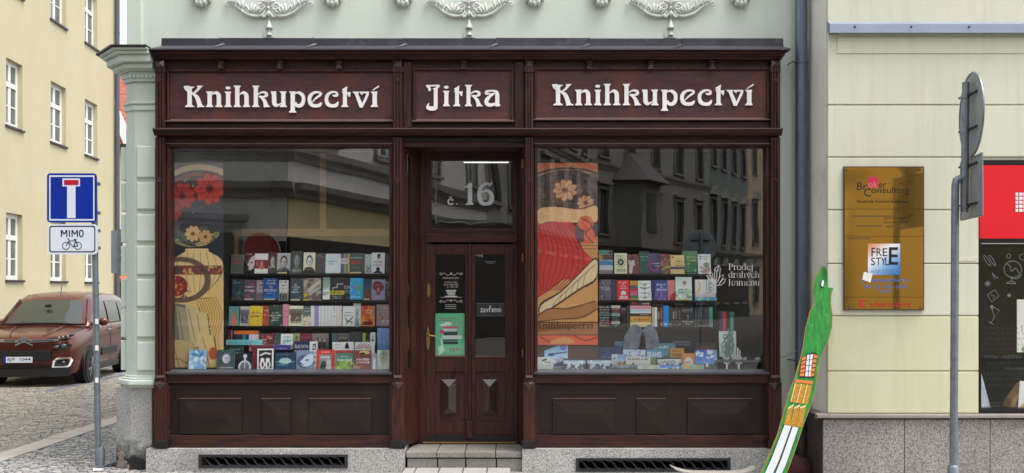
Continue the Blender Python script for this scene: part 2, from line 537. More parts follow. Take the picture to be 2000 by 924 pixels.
M['sett'] = vcol("sett_stone", 0.82, 0.35, bump=0.5)
gm = MB(); gm.box(-90, 90, -120, 160, -0.6, -0.032)
struct(gm.build("ground", M['asphalt']))
roadcol = [L(146, 140, 130), L(136, 131, 123), L(150, 142, 130), L(128, 125, 119), L(138, 129, 119), L(146, 143, 136)]
rd = setts("road_setts", (-14.5, -5.8, -2.5, 14.0, lambda x, y: -0.66 * (y + D) < x < -0.30 * (y + D) + 0.1), (0.105, 0.072), 0.0, roadcol, M['sett'], angle=math.radians(24), seed=3)
rd["kind"] = "stuff"; rd["label"] = "brown grey stone setts of the side street roadway"
pavcol = [L(150, 148, 146), L(136, 134, 132), L(124, 122, 122), L(158, 154, 148)]
pv = setts("pavement_setts", (-5.46, -3.2, -2.5, 9.0, lambda x, y: x < -4.25 or y < 0.15), (0.072, 0.056), 0.012, pavcol, M['sett'], angle=math.radians(20), seed=5)
pv["kind"] = "stuff"; pv["label"] = "small grey pavement setts at the building corner"
pave = MB(); pave.box(-3.2, 9, -6, 0.6, -0.03, 0.004)
struct(pave.build("pavement", M['pavement']))
kb = MB(); kb.box(-5.775, -5.485, -4.0, 14, -0.03, -0.028)
kerb = struct(kb.build("kerb", M['kerb']))
yk = -4.0
i = 0
while yk < 13.5:
    ln = 0.95 + 0.25 * random.random()
    MB().box(-5.775, -5.485, yk + 0.005, yk + ln - 0.005, -0.027, 0.018 + random.uniform(-.003, .003)).build("kerb_stone", M['kerb'], kerb, bevel=0.006)
    yk += ln
# slabs in front of the step
apron = MB(); apron.box(X(792, -.1), X(1022, -.1), -1.1, -0.12, -0.02, 0.006)
ap = struct(apron.build("door_apron", M['pavement']))
for r_ in range(3):
    for k in range(5):
        a0 = 792 + k * 46 + (23 if r_ % 2 else 0) - 23
        a1 = a0 + 45
        a0, a1 = max(a0, 792), min(a1, 1022)
        if a1 - a0 < 5: continue
        MB().box(X(a0, -.1), X(a1, -.1) - 0.008, -0.125 - r_ * 0.3 - 0.29, -0.125 - r_ * 0.3, 0.007, 0.048 + random.uniform(-.002, .002)).build("paving_slab", M['slab'], ap, bevel=0.004)
# blue parking line beside the car
M['blue_line'] = PM("worn_blue_road_paint", L(70, 95, 150), rough=0.8, c2=L(120, 120, 122), vscale=18, var=0.7)
def gp(px, py): return ((px - CX) * (F * HC / (py - HY)) / F, F * HC / (py - HY) - D)
pa, pb = gp(90, 764), gp(262, 728)
pl = MB()
dx, dy = pb[0] - pa[0], pb[1] - pa[1]
ll = math.hypot(dx, dy); nx_, ny_ = -dy / ll * 0.05, dx / ll * 0.05
pl.add([(pa[0] - nx_, pa[1] - ny_, 0.009), (pb[0] - nx_, pb[1] - ny_, 0.009), (pb[0] + nx_, pb[1] + ny_, 0.009), (pa[0] + nx_, pa[1] + ny_, 0.009)], [(0, 1, 2, 3)])
struct(pl.build("parking_line", M['blue_line']))

# ================================================================== GREEN BUILDING with the bookshop
YW = 0.10      # wall plane
gb = thing("green_building", "pale green plastered building housing the wooden bookshop front", "building", (0, 0.1, 0))
m = MB()
# upper wall and the wall strips beside the shopfront (opening for the shopfront left free)
xl, xr = X(255, YW), X(1612, YW)
sl, sr, st = X(312, YW), X(1522, YW), Z(90, YW)
m.box(xl, xr, YW, YW + 0.5, st, 11.0)
m.box(xl, sl, YW, YW + 0.5, 0.0, st)
m.box(sr, xr, YW, YW + 0.5, 0.0, st)
m.build("wall", M['green'], gb)
# shallow pilaster strip at the corner above the cornice
MB().pbox(247, 276, -400, 99, YW - 0.045, YW + 0.3).build("corner_strip", M['green_mould'], gb, bevel=0.006)
# side wall running back along the side street
MB().box(xl + 0.05, xl + 0.4, YW + 0.3, 9.0, 0, 11.0).build("side_wall", M['green'], gb)
# left corner pilaster: chamfered shaft
def chamf(a, b, c0, c1, yf, cut, yb):
    """plan of a corner pier with a cut left corner, between photo columns a..b"""
    return [(X(a, yf), yf + cut), (X(a, yf) + cut, yf), (X(b, yf), yf), (X(b, yf), yb), (X(a, yf), yb)]
def plan_prism(mb, plan, z0, z1):
    n = len(plan)
    vs = [(p[0], p[1], z0) for p in plan] + [(p[0], p[1], z1) for p in plan]
    fs = [tuple(range(n - 1, -1, -1)), tuple(range(n, 2 * n))] + [(i, (i + 1) % n, n + (i + 1) % n, n + i) for i in range(n)]
    mb.add(vs, fs)
def plan_scale(plan, d):
    """push a chamfered plan outwards by d at its front and left"""
    (a, b, c, e, f) = plan
    return [(a[0] - d, a[1]), (b[0] - d * 0.41, b[1] - d), (c[0], c[1] - d), e, (f[0] - d, f[1])]
yp = 0.0
base_plan = [(X(246, .10), yp + .10), (X(263, yp), yp), (X(306, yp), yp), (X(306, yp), .5), (X(246, .10), .5)]
m = MB(); plan_prism(m, base_plan, Z(737, yp), Z(160, yp)); m.build("corner_pilaster", M['green_mould'], gb, bevel=0.01)
for (t0, t1, d) in ((757, 752, .055), (752, 741, .085), (741, 737, .045), (737, 733, .02)):
    m = MB(); plan_prism(m, plan_scale(base_plan, d), Z(t0, yp), Z(t1, yp)); m.build("base_moulding", M['green_mould'], gb, bevel=0.014)
for (t0, t1, d) in ((216, 204, .018), (204, 199, .035), (160, 152, .03), (152, 141, .05), (141, 134, .085)):
    m = MB(); plan_prism(m, plan_scale(base_plan, d), Z(t0, yp), Z(t1, yp)); m.build("capital_moulding", M['green_mould'], gb, bevel=0.008)
for k in range(7):
    a = 252 + k * 8.2
    MB().pbox(a, a + 3.4, 143, 152, -0.052 - 0.006, 0.0).build("dentil", M['green_mould'], gb)
for (t0, t1, d) in ((134, 124, .14), (124, 110, .20), (110, 104, .245), (104, 99, .285)):
    m = MB(); plan_prism(m, plan_scale(base_plan, d), Z(t0, -0.1), Z(t1, -0.1)); m.build("corner_cornice", M['green_mould'], gb, bevel=0.012)
m = MB(); plan_prism(m, plan_scale(base_plan, .315), Z(99, -0.1), Z(96.5, -0.1)); m.build("cornice_flashing", M['zinc_dark'], gb)
# rusticated blocks on the pilaster face
gy = [216, 278, 349, 411, 473, 538, 600, 660, 725]
for k in range(len(gy) - 1):
    t0, t1 = gy[k] + (9 if k else 6), gy[k + 1] - 3
    if k == 0: continue
    m = MB()
    x0, x1, z0, z1 = X(270, yp), X(305, yp), Z(t1, yp), Z(t0, yp)
    m.add([(x0 - .015, yp - .001, z0 - .012), (x1, yp - .001, z0 - .012), (x1, yp - .001, z1 + .012), (x0 - .015, yp - .001, z1 + .012),
           (x0, yp - .032, z0), (x1, yp - .032, z0), (x1, yp - .032, z1), (x0, yp - .032, z1)],
          [(0, 1, 5, 4), (1, 2, 6, 5), (2, 3, 7, 6), (3, 0, 4, 7), (4, 5, 6, 7)])
    m.build("quoin_block", M['green_mould'], gb, bevel=0.003)
    MB().box(X(240, .2), X(246, .10) + .02, .14, .46, Z(t1 + 3, yp), Z(t0 - 3, yp)).build("quoin_block", M['green_mould'], gb, bevel=0.008)
# granite pedestal of the corner
ped = [(X(227, .08), .08), (X(255, -.03), -.03), (X(297, -.03), -.03), (X(297, -.03), .5), (X(227, .08), .5)]
m = MB(); plan_prism(m, ped, -0.02, Z(757, -.03)); m.build("corner_pedestal", M['granite_stain'], gb, bevel=0.008, label="granite corner pedestal with black soot stain at its foot")
M['chip'] = PM("crumbled_plaster", L(150, 142, 132), rough=0.95, c2=L(96, 90, 84), vscale=18, var=0.8, bump=0.8, bscale=30)
m = MB()
ca_, cb_ = Vector((X(227, .08), .08)), Vector((X(255, -.03), -.03))
cd_ = (cb_ - ca_); cn_ = Vector((cd_.y, -cd_.x)).normalized()
for (t0, t1, z0, z1, pr_) in ((.02, .80, .0, .12, .012), (.05, .66, .10, .20, .009), (.12, .5, .18, .26, .006), (.5, .98, .0, .07, .008)):
    n = 14; cen = ((t0 + t1) / 2, (z0 + z1) / 2); pts = []
    for k in range(n):
        an = 2 * PI * k / n; rr0 = random.uniform(.75, 1.1)
        pts.append((cen[0] + (t1 - t0) / 2 * rr0 * math.cos(an), max(0.0, cen[1] + (z1 - z0) / 2 * rr0 * math.sin(an))))
    vs = []
    for o_ in (pr_, -.01):
        for (t, z) in pts:
            q = ca_ + cd_ * t + cn_ * (o_ + (random.uniform(-.003, .003) if o_ > 0 else 0)); vs.append((q.x, q.y, z))
    m.add(vs, [tuple(range(n))] + [(k, n + k, n + (k + 1) % n, (k + 1) % n) for k in range(n)])
m.build("crumbling_plaster", M['chip'], gb)

# stucco ornaments -----------------------------------------------------------
def garland(cxp):
    g = MB()
    s = 1.0 / 190.0
    x0, zb = X(cxp, YW), lambda py: Z(py, YW)
    y = YW - 0.018
    def P(dx, py, dy=0.0): return (x0 + dx * (D + YW) / F, y - dy, zb(py))
    for sg in (-1, 1):
        main = crom([(12, 18), (8, 24), (14, 31), (28, 33), (46, 27), (60, 16), (72, 9), (82, 6), (86, 9), (82, 13)], 5)
        rad = [0.008 + 0.010 * math.sin(min(1, k / (len(main) - 1) * 1.25) * PI) for k in range(len(main))]
        g.tube([P(sg * a, b, 0.012) for a, b in main], rad, 8, 0.9)
        vol = []
        for k in range(26):
            an = k / 25 * 3.6 * PI
            rr = 8.5 * (1 - k / 25 * 0.85)
            vol.append((14 + math.cos(an + 2.2) * rr * -1, 16 + math.sin(an + 2.2) * rr))
        g.tube([P(sg * a, b, 0.022) for a, b in vol], [0.014 - 0.008 * k / 25 for k in range(26)], 7)
        for (a, b, ln, an) in ((18, 29, 8, 150), (24, 28, 11, 118), (29, 27, 14, 108), (34, 26, 15, 98), (38, 25, 12, 60), (46, 21, 10, 115), (51, 18, 13, 100), (55, 15, 10, 62), (60, 13, 12, 112), (65, 10, 15, 96), (69, 8, 12, 66), (74, 7, 9, 40)):
            c = (a + math.cos(math.radians(an)) * ln * .45 * 0.6, b - math.sin(math.radians(an)) * ln * .45)
            g.ball(P(sg * c[0], c[1] - 1.5, 0.022), ln * s * .72, 0.022, ln * s * .17, 9, 6, rot=math.radians(an) if sg > 0 else PI - math.radians(an))
        g.tube([P(sg * a, b, 0.015) for a, b in crom([(0, 24), (5, 30), (8, 34), (12, 34), (11, 31)], 4)], 0.013, 7)
        for q, (a, b) in enumerate(((3, 6), (7, 9), (4, 1), (9, 14))):
            g.ball(P(sg * a, b, 0.02), 0.012, 0.014, 0.03, 8, 6, rot=-sg * (0.25 + 0.22 * q))
    for q in range(-3, 4):
        an = q * .42
        g.ball(P(math.sin(an) * 7, 8 - math.cos(an) * 7, 0.028), 0.014, 0.018, 0.042, 8, 6, rot=-an)
    g.ball(P(0, 3, 0.030), 0.018, 0.018, 0.055, 8, 6)
    g.ball(P(0, -6, 0.02), 0.02, 0.016, 0.04, 8, 6)
    g.ball(P(0, 18, 0.03), 0.014, 0.02, 0.016)
    g.tube([P(0, 22, 0.02), P(0, 34, 0.02)], [0.008, 0.016], 7)
    for (pt, pbm, r_) in ((38, 56, 0.036), (60, 70, 0.028)):
        h = zb(pt) - zb(pbm)
        g.lathe((x0 + 0.003, y, zb(pbm)), [(r_ * 1.05, -0.002), (r_ * .78, 0.012), (r_ * .52, h * .55), (r_ * .30, h * .8), (0.004, h)], 10)
        g.tube([P(0.6, pt - 4, 0), P(0.6, pt + 1, 0)], 0.008, 6)
    o = g.build("stucco_garland", M['stucco_white'], gb, smooth='all')
    MB().pbox(cxp - 11, cxp + 11, 60, 73.5, YW - 0.012, YW + .02).build("garland_tail_block", M['green'], gb)
for c in (526, 916, 1309): garland(c)
def console(cxp):
    g = MB()
    x0 = X(cxp, YW); k = (D + YW) / F
    for sg in (-1, 1):
        for (a, b, r_, w) in ((3.5, 3, 9.5, 3.2), (9.5, 0, 8.5, 3.4), (15.5, 1, 9, 2.8)):
            g.lathe((x0 + sg * (a - w) * k, YW - 0.045, Z(b - 3, YW)), [(r_ * k * .7, 0), (r_ * k, w * k * sg * .6), (r_ * k, w * k * sg * 1.4), (r_ * k * .7, w * 2 * k * sg)], 14, 'x')
    for sg in (-.55, 0, .55):
        g.ball((x0 + sg * 13 * k, YW - 0.05, Z(9 if sg == 0 else 7, YW)), 5.5 * k, 0.04, 7 * k, 9, 6)
    g.box(x0 - 19 * k, x0 + 19 * k, YW - 0.06, YW + .02, Z(-2, YW), Z(-60, YW))
    g.build("stucco_console", M['stucco_white'], gb, smooth='all')
for c in (396, 651, 788, 1044, 1175, 1445): console(c)

# ================================================================== WOODEN SHOPFRONT
sf = thing("wooden_shopfront", "dark varnished wooden shopfront with white lettering on its name boards", "shopfront", (0, 0, 0.2))
YF = -0.06       # main frame plane
M['wood_sheen2'] = PM('glossy_block_wood', (0.05, 0.024, 0.02), rough=0.22, c2=(0.03, 0.016, 0.014), vscale=8, spec=.9)
YP = -0.13       # pilaster plane
cols4 = [(303, 322), (767, 786), (1025, 1042), (1505, 1524)]
# body behind everything between frieze and soffit
MB().pbox(306, 1521, 104, 287, YF + .02, .35).build("entablature_core", M['wood_h'], sf)
# posts of the frame from the plinth to the soffit (behind the pilasters)
for (a, b) in ((304, 331), (760, 787), (1024, 1049), (1496, 1523)):
    MB().pbox(a, b, 268, 874, YF, .12).build("post", M['wood'], sf, bevel=0.003)
# pilasters with three flutes
for ci, (a, b) in enumerate(cols4):
    w = b - a
    m = MB()
    m.pbox(a, b, 137, 250, YP + .012, YF)
    m.pbox(a, b, 268, 737, YP + .012, YF)
    m.build("pilaster", M['wood'], sf, bevel=0.003)
    for q in (0.12, 0.41, 0.70):
        MB().pbox(a + w * q, a + w * (q + .18), 141, 250, YP - .012, YP + .014).build("pilaster_fillet", M['wood'], sf, bevel=0.003)
        MB().pbox(a + w * q, a + w * (q + .18), 268, 733, YP - .012, YP + .014).build("pilaster_fillet", M['wood'], sf, bevel=0.003)
    for pyr in (157, 352):
        MB().lathe((X((a + b) / 2, YP), YP - 0.001, Z(pyr, YP)), [(.017, 0), (.021, -.008), (.021, -.013), (.014, -.016), (.008, -.010)], 14, 'y').build("rosette", M['wood'], sf, smooth=True)
    # triglyph head and diamond block
    m = MB(); m.pbox(a - 1, b + 1, 129, 141, YP - .012, YF); m.build("pilaster_head", M['wood'], sf, bevel=0.003)
    for q in range(3):
        MB().pbox(a + 1 + q * w / 3, a + 1 + q * w / 3 + w / 3 - 2.4, 131, 140, YP - .02, YP - .01).build("pilaster_head_bar", M['wood'], sf)
    x0, x1, z0, z1 = X(a + 1, YP), X(b - 1, YP), Z(130, YP - .02), Z(117.5, YP - .02)
    m = MB(); m.box(x0, x1, YP - .02, YF, z0, z1); m.pyramid(x0, x1, z0, z1, YP - .02, YP - .055); m.build("diamond_block", M['wood_sheen2'], sf)
    # foot: lower block with diamond top
    fa, fb = a - 3, b + 3
    m = MB(); m.pbox(fa, fb, 749, 861, YP - .01, YF); m.build("pilaster_foot", M['wood'], sf, bevel=0.004)
    m = MB(); x0, x1 = X(fa, YP), X(fb, YP); zt = Z(748, YP); zm = Z(762, YP)
    m.add([(x0, YP - .012, zt), (x1, YP - .012, zt), ((x0 + x1) / 2, YP - .012, zm), ((x0 + x1) / 2, YP - .055, zt - .004), ((x0 + x1) / 2, YP - .012, zt + .02)],
          [(0, 3, 4), (3, 1, 4), (0, 2, 3), (2, 1, 3)])
    m.build("foot_point", M['wood_sheen2'], sf)
    MB().pbox(a + 2, b - 2, 733, 738, YP - .012, YF).build("foot_cap", M['wood_sheen'], sf)
    MB().pbox(a - 1, b + 1, 738, 749, YP + .004, YF).build("foot_neck", M['wood'], sf, bevel=0.003)
    m = MB(); m.pbox(fa - 2, fb + 2, 861, 875, YP - .03, YF); m.build("pilaster_plinth", M['wood_black'], sf, bevel=0.004)
# cornice: profile (y,z) swept across
def sweep(name, a, b, prof, mat_, yref):
    pr = [(y, Z(py, y)) for (y, py) in prof]
    MB().mould(X(a, yref), X(b, yref), pr).build(name, mat_, sf)
sweep("cornice", 300, 1528, [(.05, 96), (-.205, 97), (-.205, 101), (-.19, 102), (-.185, 105.5), (-.16, 108), (-.155, 110), (-.132, 112.5), (-.128, 115.5), (-.07, 117), (.05, 117)], M['wood_h'], -.2)
for sg, a in ((-1, 301), (1, 1527)):      # short returns at both ends
    m = MB()
    for (t0, t1, o_) in ((97, 102, 10), (102, 107, 7), (107, 112, 4), (112, 119, 1)):
        x0, x1 = X(a, -.2), X(a + sg * o_, -.2)
        m.box(x0, x1, -.205 + (10 - o_) * .009, .04, Z(t1 - .3, -.22), Z(t0, -.22))
    m.build("cornice_return", M['wood_h'], sf)
# small diamond blocks in the frieze
for c in (430, 546, 661.5, 905.5, 1151.5, 1271, 1391):
    x0, x1, z0, z1 = X(c - 6, YF - .08), X(c + 6, YF - .08), Z(134, YF - .08), Z(117.5, YF - .08)
    m = MB(); m.box(x0, x1, YF - .075, YF, z0, z1); m.pyramid(x0, x1, z0 + .012, z1, YF - .075, YF - .125); m.build("frieze_block", M['wood_sheen2'], sf)
# string moulding under the boards
sweep("string_moulding", 298, 1529, [(.0, 249), (-.15, 250), (-.205, 251.5), (-.205, 254), (-.19, 255.5), (-.19, 258), (-.17, 259.5), (-.17, 262), (-.145, 265), (0, 266)], M['wood_h'], -.2)
MB().box(X(298, -.205), X(1529, -.205), -.2075, -.15, Z(251.6, -.205), Z(250.2, -.205)).build("string_sheen_edge", M['wood_sheen'], sf)  # pale strip paints the sky sheen along the top of the moulding
# sign boards
def sign_board(a, b, c, d):
    bd = MB(); bd.pbox(a + 4, b - 4, c + 4, d - 3, YF - .006, YF + .03)
    o = bd.build("sign_board", M['wood_sign'], sf)
    for (p, q, r_, s_) in ((a, b, c, c + 5), (a, a + 5, c + 5, d - 4), (b - 5, b, c + 5, d - 4)):
        MB().pbox(p, q, r_, s_, YF - .034, YF).build("board_moulding", M['wood'], o, bevel=0.007)
    z0, z1 = Z(d, YF), Z(d - 5, YF)
    MB().mould(X(a - 1, YF), X(b + 1, YF), [(YF, z1 + .010), (YF - .035, z0 + .013), (YF - .05, z0 + .008), (YF - .05, z0), (YF, z0)]).build("board_sill", M['wood_sheen'], o)
    return o
SB = [sign_board(325, 771, 135, 239), sign_board(807, 1003, 132, 239), sign_board(1043, 1503, 131, 236)]
# vertical boards either side of the middle name board
for (a, b) in ((788, 804), (1006, 1023)):
    MB().pbox(a, b, 120, 249, YF - .012, YF + .03).build("frieze_stile", M['wood'], sf, bevel=0.003)
MB().pbox(324, 765, 240, 249, YF - .004, YF + .03).build("frieze_rail", M['wood_h'], sf)
MB().pbox(1044, 1503, 238, 249, YF - .004, YF + .03).build("frieze_rail", M['wood_h'], sf)
# sheet metal flashing on top: sloping sheets with standing seams
FL = [315, 430, 612, 790, 970, 1152, 1335, 1531]
def flash(a, b, k):
    yu, yf_ = -.10, -.235
    ex0, ex1 = (22 if k == 0 else 0), (14 if k == 6 else 0)
    j = (random.uniform(-1, 1), random.uniform(-1, 1))
    m = MB(); x0, x1 = X(a, yu), X(b - .6, yu)
    zt, zm = Z(74 + j[0] * .7, yu), Z(92, yu)
    m.add([(x0, yu, zm), (x1, yu + .004, zm), (x1, yu + .012, zt), (x0, yu + .006, zt), (x1, YW, zt + .02), (x0, YW, zt + .02)], [(0, 1, 2, 3), (3, 2, 4, 5), (0, 3, 5), (1, 4, 2)])
    m.build("flashing_upstand", M['zinc_dark'], sf)
    m = MB(); x0, x1 = X(a - ex0 - 12, yf_), X(b - 12.6 + (12 if k == 6 else 0) + ex1, yf_)
    if k == 0: x0 = X(290, yf_)
    z0, z1, z2 = Z(97, yf_), Z(94.6, yf_), Z(89.5 + j[1] * .5, yu)
    m.add([(x0, yf_, z0), (x1, yf_, z0), (x1, yf_, z1), (x0, yf_, z1), (x1 + (.07 if k < 6 else -.08), yu - .006, z2), (x0 + (.07 if k else .10), yu - .006, z2), (x1, yu, z0), (x0, yu, z0)],
          [(0, 1, 2, 3), (3, 2, 4, 5), (1, 6, 4, 2), (0, 3, 5, 7)])
    m.build("flashing_apron", M['zinc'], sf)
    if k < 6:
        MB().add([(x1 - .02, yf_ + .03, z1 + .02), (x1 + .006, yf_ + .01, z1 + .006), (x1 + .085, yu - .010, z2 + .012), (x1 + .055, yu - .014, z2 + .026)], [(0, 1, 2, 3)]).build("flashing_lap", M['iron'], sf)
        MB().box(X(b - .6, yu) - .003, X(b - .6, yu) + .003, yu - .008, yu + .004, zm, zt + .004).build("flashing_seam", M['zinc'], sf)
for k in range(len(FL) - 1): flash(FL[k], FL[k + 1], k)
# window bands: top rail, frames, sills, apron panels, base rail
def window_bay(a, b, pan, name_mat=None):
    MB().pbox(a - 2, b + 2, 266, 280, YF - .01, YF + .04).build("window_head_rail", M['wood_h'], sf)
    MB().mould(X(a + 1, YF), X(b - 1, YF), [(YF - .045, Z(281, YF)), (YF - .045, Z(283, YF)), (YF - .02, Z(287, YF)), (YF + .05, Z(287, YF)), (YF + .05, Z(281, YF))]).build("window_head_bead", M['wood_h'], sf)
    MB().pbox(a + 1, b - 1, 279.6, 281.2, YF - .05, YF + .03).build("window_head_fillet", M['wood_sheen'], sf)
    for (p, q) in ((a + 1, a + 7), (b - 7, b - 1)):
        MB().pbox(p, q, 287, 727, YF - .02, YF + .06).build("window_side_bead", M['wood'], sf, bevel=0.006)
    # metal sill
    MB().mould(X(a, YF), X(b, YF), [(YF + .08, Z(722, YF)), (YF - .035, Z(726, YF)), (YF - .045, Z(726.5, YF)), (YF - .045, Z(730.5, YF)), (YF + .08, Z(730.5, YF))]).build("window_sill", M['zinc'], sf)
    MB().pbox(a, b, 731, 749, YF - .018, YF + .05).build("apron_rail", M['wood_h'], sf, bevel=0.003)
    # apron: recessed field with raised panels
    MB().pbox(a, b, 750, 850, YF + .012, YF + .06).build("apron_board", M['wood_panel'], sf)
    for (p, q) in pan:
        m = MB(); x0, x1, z0, z1 = X(p, YF), X(q, YF), Z(847, YF), Z(779, YF)
        m.box(x0, x1, YF - .006, YF + .013, z0, z1)
        m.pyramid(x0 + .01, x1 - .01, z0 + .01, z1 - .01, YF - .0065, YF - .022, .18)
        m.build("apron_panel", M['wood_panel'], sf)
        MB().box(x0, x1, YF - .016, YF + .012, z1 + .0005, z1 + .007).build("panel_top_bead", M['wood_sheen'], sf)
    MB().pbox(a, b, 850.5, 874, YF - .018, YF + .05).build("base_rail", M['wood_h'], sf, bevel=0.003)
    for (u, v) in ((a + 8, 756), (b - 6, 756), (a + 8, 843), (b - 6, 843), ((a + b) / 2 - 12, 752)):
        MB().lathe((X(u, YF), YF + .012, Z(v, YF)), [(.007, 0), (.006, -.006), (.003, -.008)], 8, 'y').build("screw_head", M['zinc'], sf)
window_bay(324, 767, ((352, 472), (512, 567), (605, 726)))
window_bay(1043, 1504, ((1080, 1202), (1243, 1300), (1343, 1469)))
YG = 0.0
panes = []
for (a, b) in ((329, 762), (1046, 1499)):
    panes.append(MB().box(X(a, YG), X(b, YG), YG, YG + .008, Z(728, YG), Z(284, YG)).build("window_pane", M['pane'], sf))
# door recess: jamb linings with a narrow side window on the left, soffit
m = MB(); m.pbox(787, 1024, 268, 276, YF - .005, .50); m.build("recess_soffit", M['wood_black'], sf)
yr0, yr1 = YF + .0, .42
def splay(px0, px1, p0, p1, name, mat_, d=.02, y0=yr0, y1=yr1):
    """jamb lining running from the front (column px0) back to the door (column px1)"""
    xa, xb = X(px0, y0), X(px1, y1)
    sg = 1 if xa < 0 and px0 < 900 else -1
    za0, za1 = p0, p1
    m = MB()
    m.add([(xa, y0, za0), (xb, y1, za0), (xb, y1, za1), (xa, y0, za1), (xa - sg * d, y0, za0), (xb - sg * d, y1, za0), (xb - sg * d, y1, za1), (xa - sg * d, y0, za1)],
          [(0, 1, 2, 3), (7, 6, 5, 4), (0, 4, 5, 1), (3, 2, 6, 7), (0, 3, 7, 4), (1, 5, 6, 2)])
    return m.build(name, mat_, sf)
zb_, zt_ = Z(872, -.05), Z(270, -.05)
zs0, zs1 = Z(722, 0), Z(300, 0)
splay(788, 822, zb_, zs0, "jamb_panel", M['wood'])
splay(788, 822, zs1, zt_, "jamb_panel", M['wood'])
splay(788, 796, zs0, zs1, "jamb_stile", M['wood'], y1=.02)
splay(804, 822, zs0, zs1, "jamb_stile", M['wood'], y0=.16)
splay(796.5, 803.5, zs0, zs1, "side_window_pane", M['pane_door'], .006, .02, .16)
splay(1024, 1010, zb_, zt_, "jamb_panel", M['wood'])
for py_ in (320, 503, 690):
    MB().tube([(X(1020.5, YF) , YF - .012, Z(py_ + 8, YF)), (X(1020.5, YF), YF - .012, Z(py_ - 8, YF))], .007, 8).build("hinge", M['brass'], sf, smooth=True)
# granite plinth under the shopfront, cut for the cellar grilles
def plinth(a, b, ga, gb_, g0, g1, nm):
    yq = -.15
    m = MB()
    m.pbox(a, b, 877, g0, yq, .3)
    m.pbox(a, ga, g0, g1, yq, .3)
    m.pbox(gb_, b, g0, g1, yq, .3)
    m.box(X(a, yq), X(b, yq), yq, .3, -.05, Z(g1, yq))
    m.pbox(ga, gb_, g0, g1, .12, .3)
    o = m.build("granite_plinth", M['granite'], sf)
plinth(285, 790, 388, 679, 888, 914, 0)
plinth(1020, 1512, 1125, 1427, 895, 921, 1)
for pi_, (ga, gb_, g0, g1, lab) in enumerate(((388, 679, 888, 914, "long iron cellar grille with curved bars under the left window"), (1125, 1427, 895, 921, "long iron cellar grille with curved bars behind the skateboard"))):
    gr = thing("cellar_grille", lab, "grille", (X((ga + gb_) / 2, -.15), -.15, Z(g1, -.15)), group="cellar grilles in the granite plinth")
    m = MB()
    m.pbox(ga, gb_, g0, g0 + 4.5, -.163, -.10); m.pbox(ga, gb_, g1 - 4.5, g1, -.163, -.10)
    m.pbox(ga, ga + 6, g0 + 4.5, g1 - 4.5, -.163, -.10); m.pbox(gb_ - 6, gb_, g0 + 4.5, g1 - 4.5, -.163, -.10)
    m.build("grille_frame", M['iron'], gr)
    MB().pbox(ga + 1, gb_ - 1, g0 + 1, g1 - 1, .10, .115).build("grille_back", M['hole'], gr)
    nb = 15
    for k in range(nb):
        c = ga + 6 + (k + .2) * (gb_ - ga - 14) / nb
        pts = crom([(c - 8, g0 + 4.6), (c + 3, g0 + 7), (c + 8, (g0 + g1) / 2 + .5), (c + 13, g1 - 6.5), (c + 19, g1 - 4.6)], 4)
        pts = [q for q in pts if ga + 6 < q[0] < gb_ - 6]
        if len(pts) < 3: continue
        MB().tube([W(q[0], q[1], -.135) for q in pts], .010, 6).build("grille_bar", M['iron'], gr, smooth=True)

# steps ----------------------------------------------------------------------
stp = thing("door_step", "worn granite step of four slabs under the entrance door", "step", (X(906, -.1), -.1, 0.03))
jx = [793, 853, 908, 968, 1020]
for k in range(4):
    g = .004
    MB().box(X(jx[k], -.1) + g, X(jx[k + 1], -.1) - g, -.115, .50, Z(894, -.115), Z(883, -.115)).build("step_slab", M['granite_step'], stp, bevel=0.005)
    MB().box(X(jx[k] + 2, -.1) + g, X(jx[k + 1] + 1, -.1) - g, -.098, .2, 0.0, Z(896, -.1)).build("riser_block", M['granite_step'], stp, bevel=0.005)
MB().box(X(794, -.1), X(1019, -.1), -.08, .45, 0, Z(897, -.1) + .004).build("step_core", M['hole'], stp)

# ================================================================== ENTRANCE DOOR
YD = 0.42
dr = thing("entrance_door", "closed double wooden entrance door with glazed upper leaves", "door", (X(918, YD), YD, Z(866, YD)))
def fr(a, b, c, d, yf=YD, yb=YD + .07, nm="frame_member", mt='wood', bev=.004, par=dr):
    return MB().pbox(a, b, c, d, yf, yb).build(nm, M[mt], par, bevel=bev)
fr(800, 842, 276, 866, YD + .005, YD + .09, "door_jamb"); fr(1001, 1030, 276, 866, YD + .005, YD + .09, "door_jamb")
fr(842, 1001, 276, 313, YD + .01, YD + .09, "door_head", 'wood_h')
fr(832, 1010, 286, 296, YD - .012, YD + .01, "head_bead", 'wood_h')
fr(842, 1001, 447, 456, YD + .01, YD + .09, "transom_rail", 'wood_h')
fr(830, 1010, 456, 473, YD - .03, YD + .09, "transom_bar", 'wood_h')
tp = MB().pbox(840, 1002, 311, 449, YD + .05, YD + .056).build("transom_pane", M['pane_door'], dr)
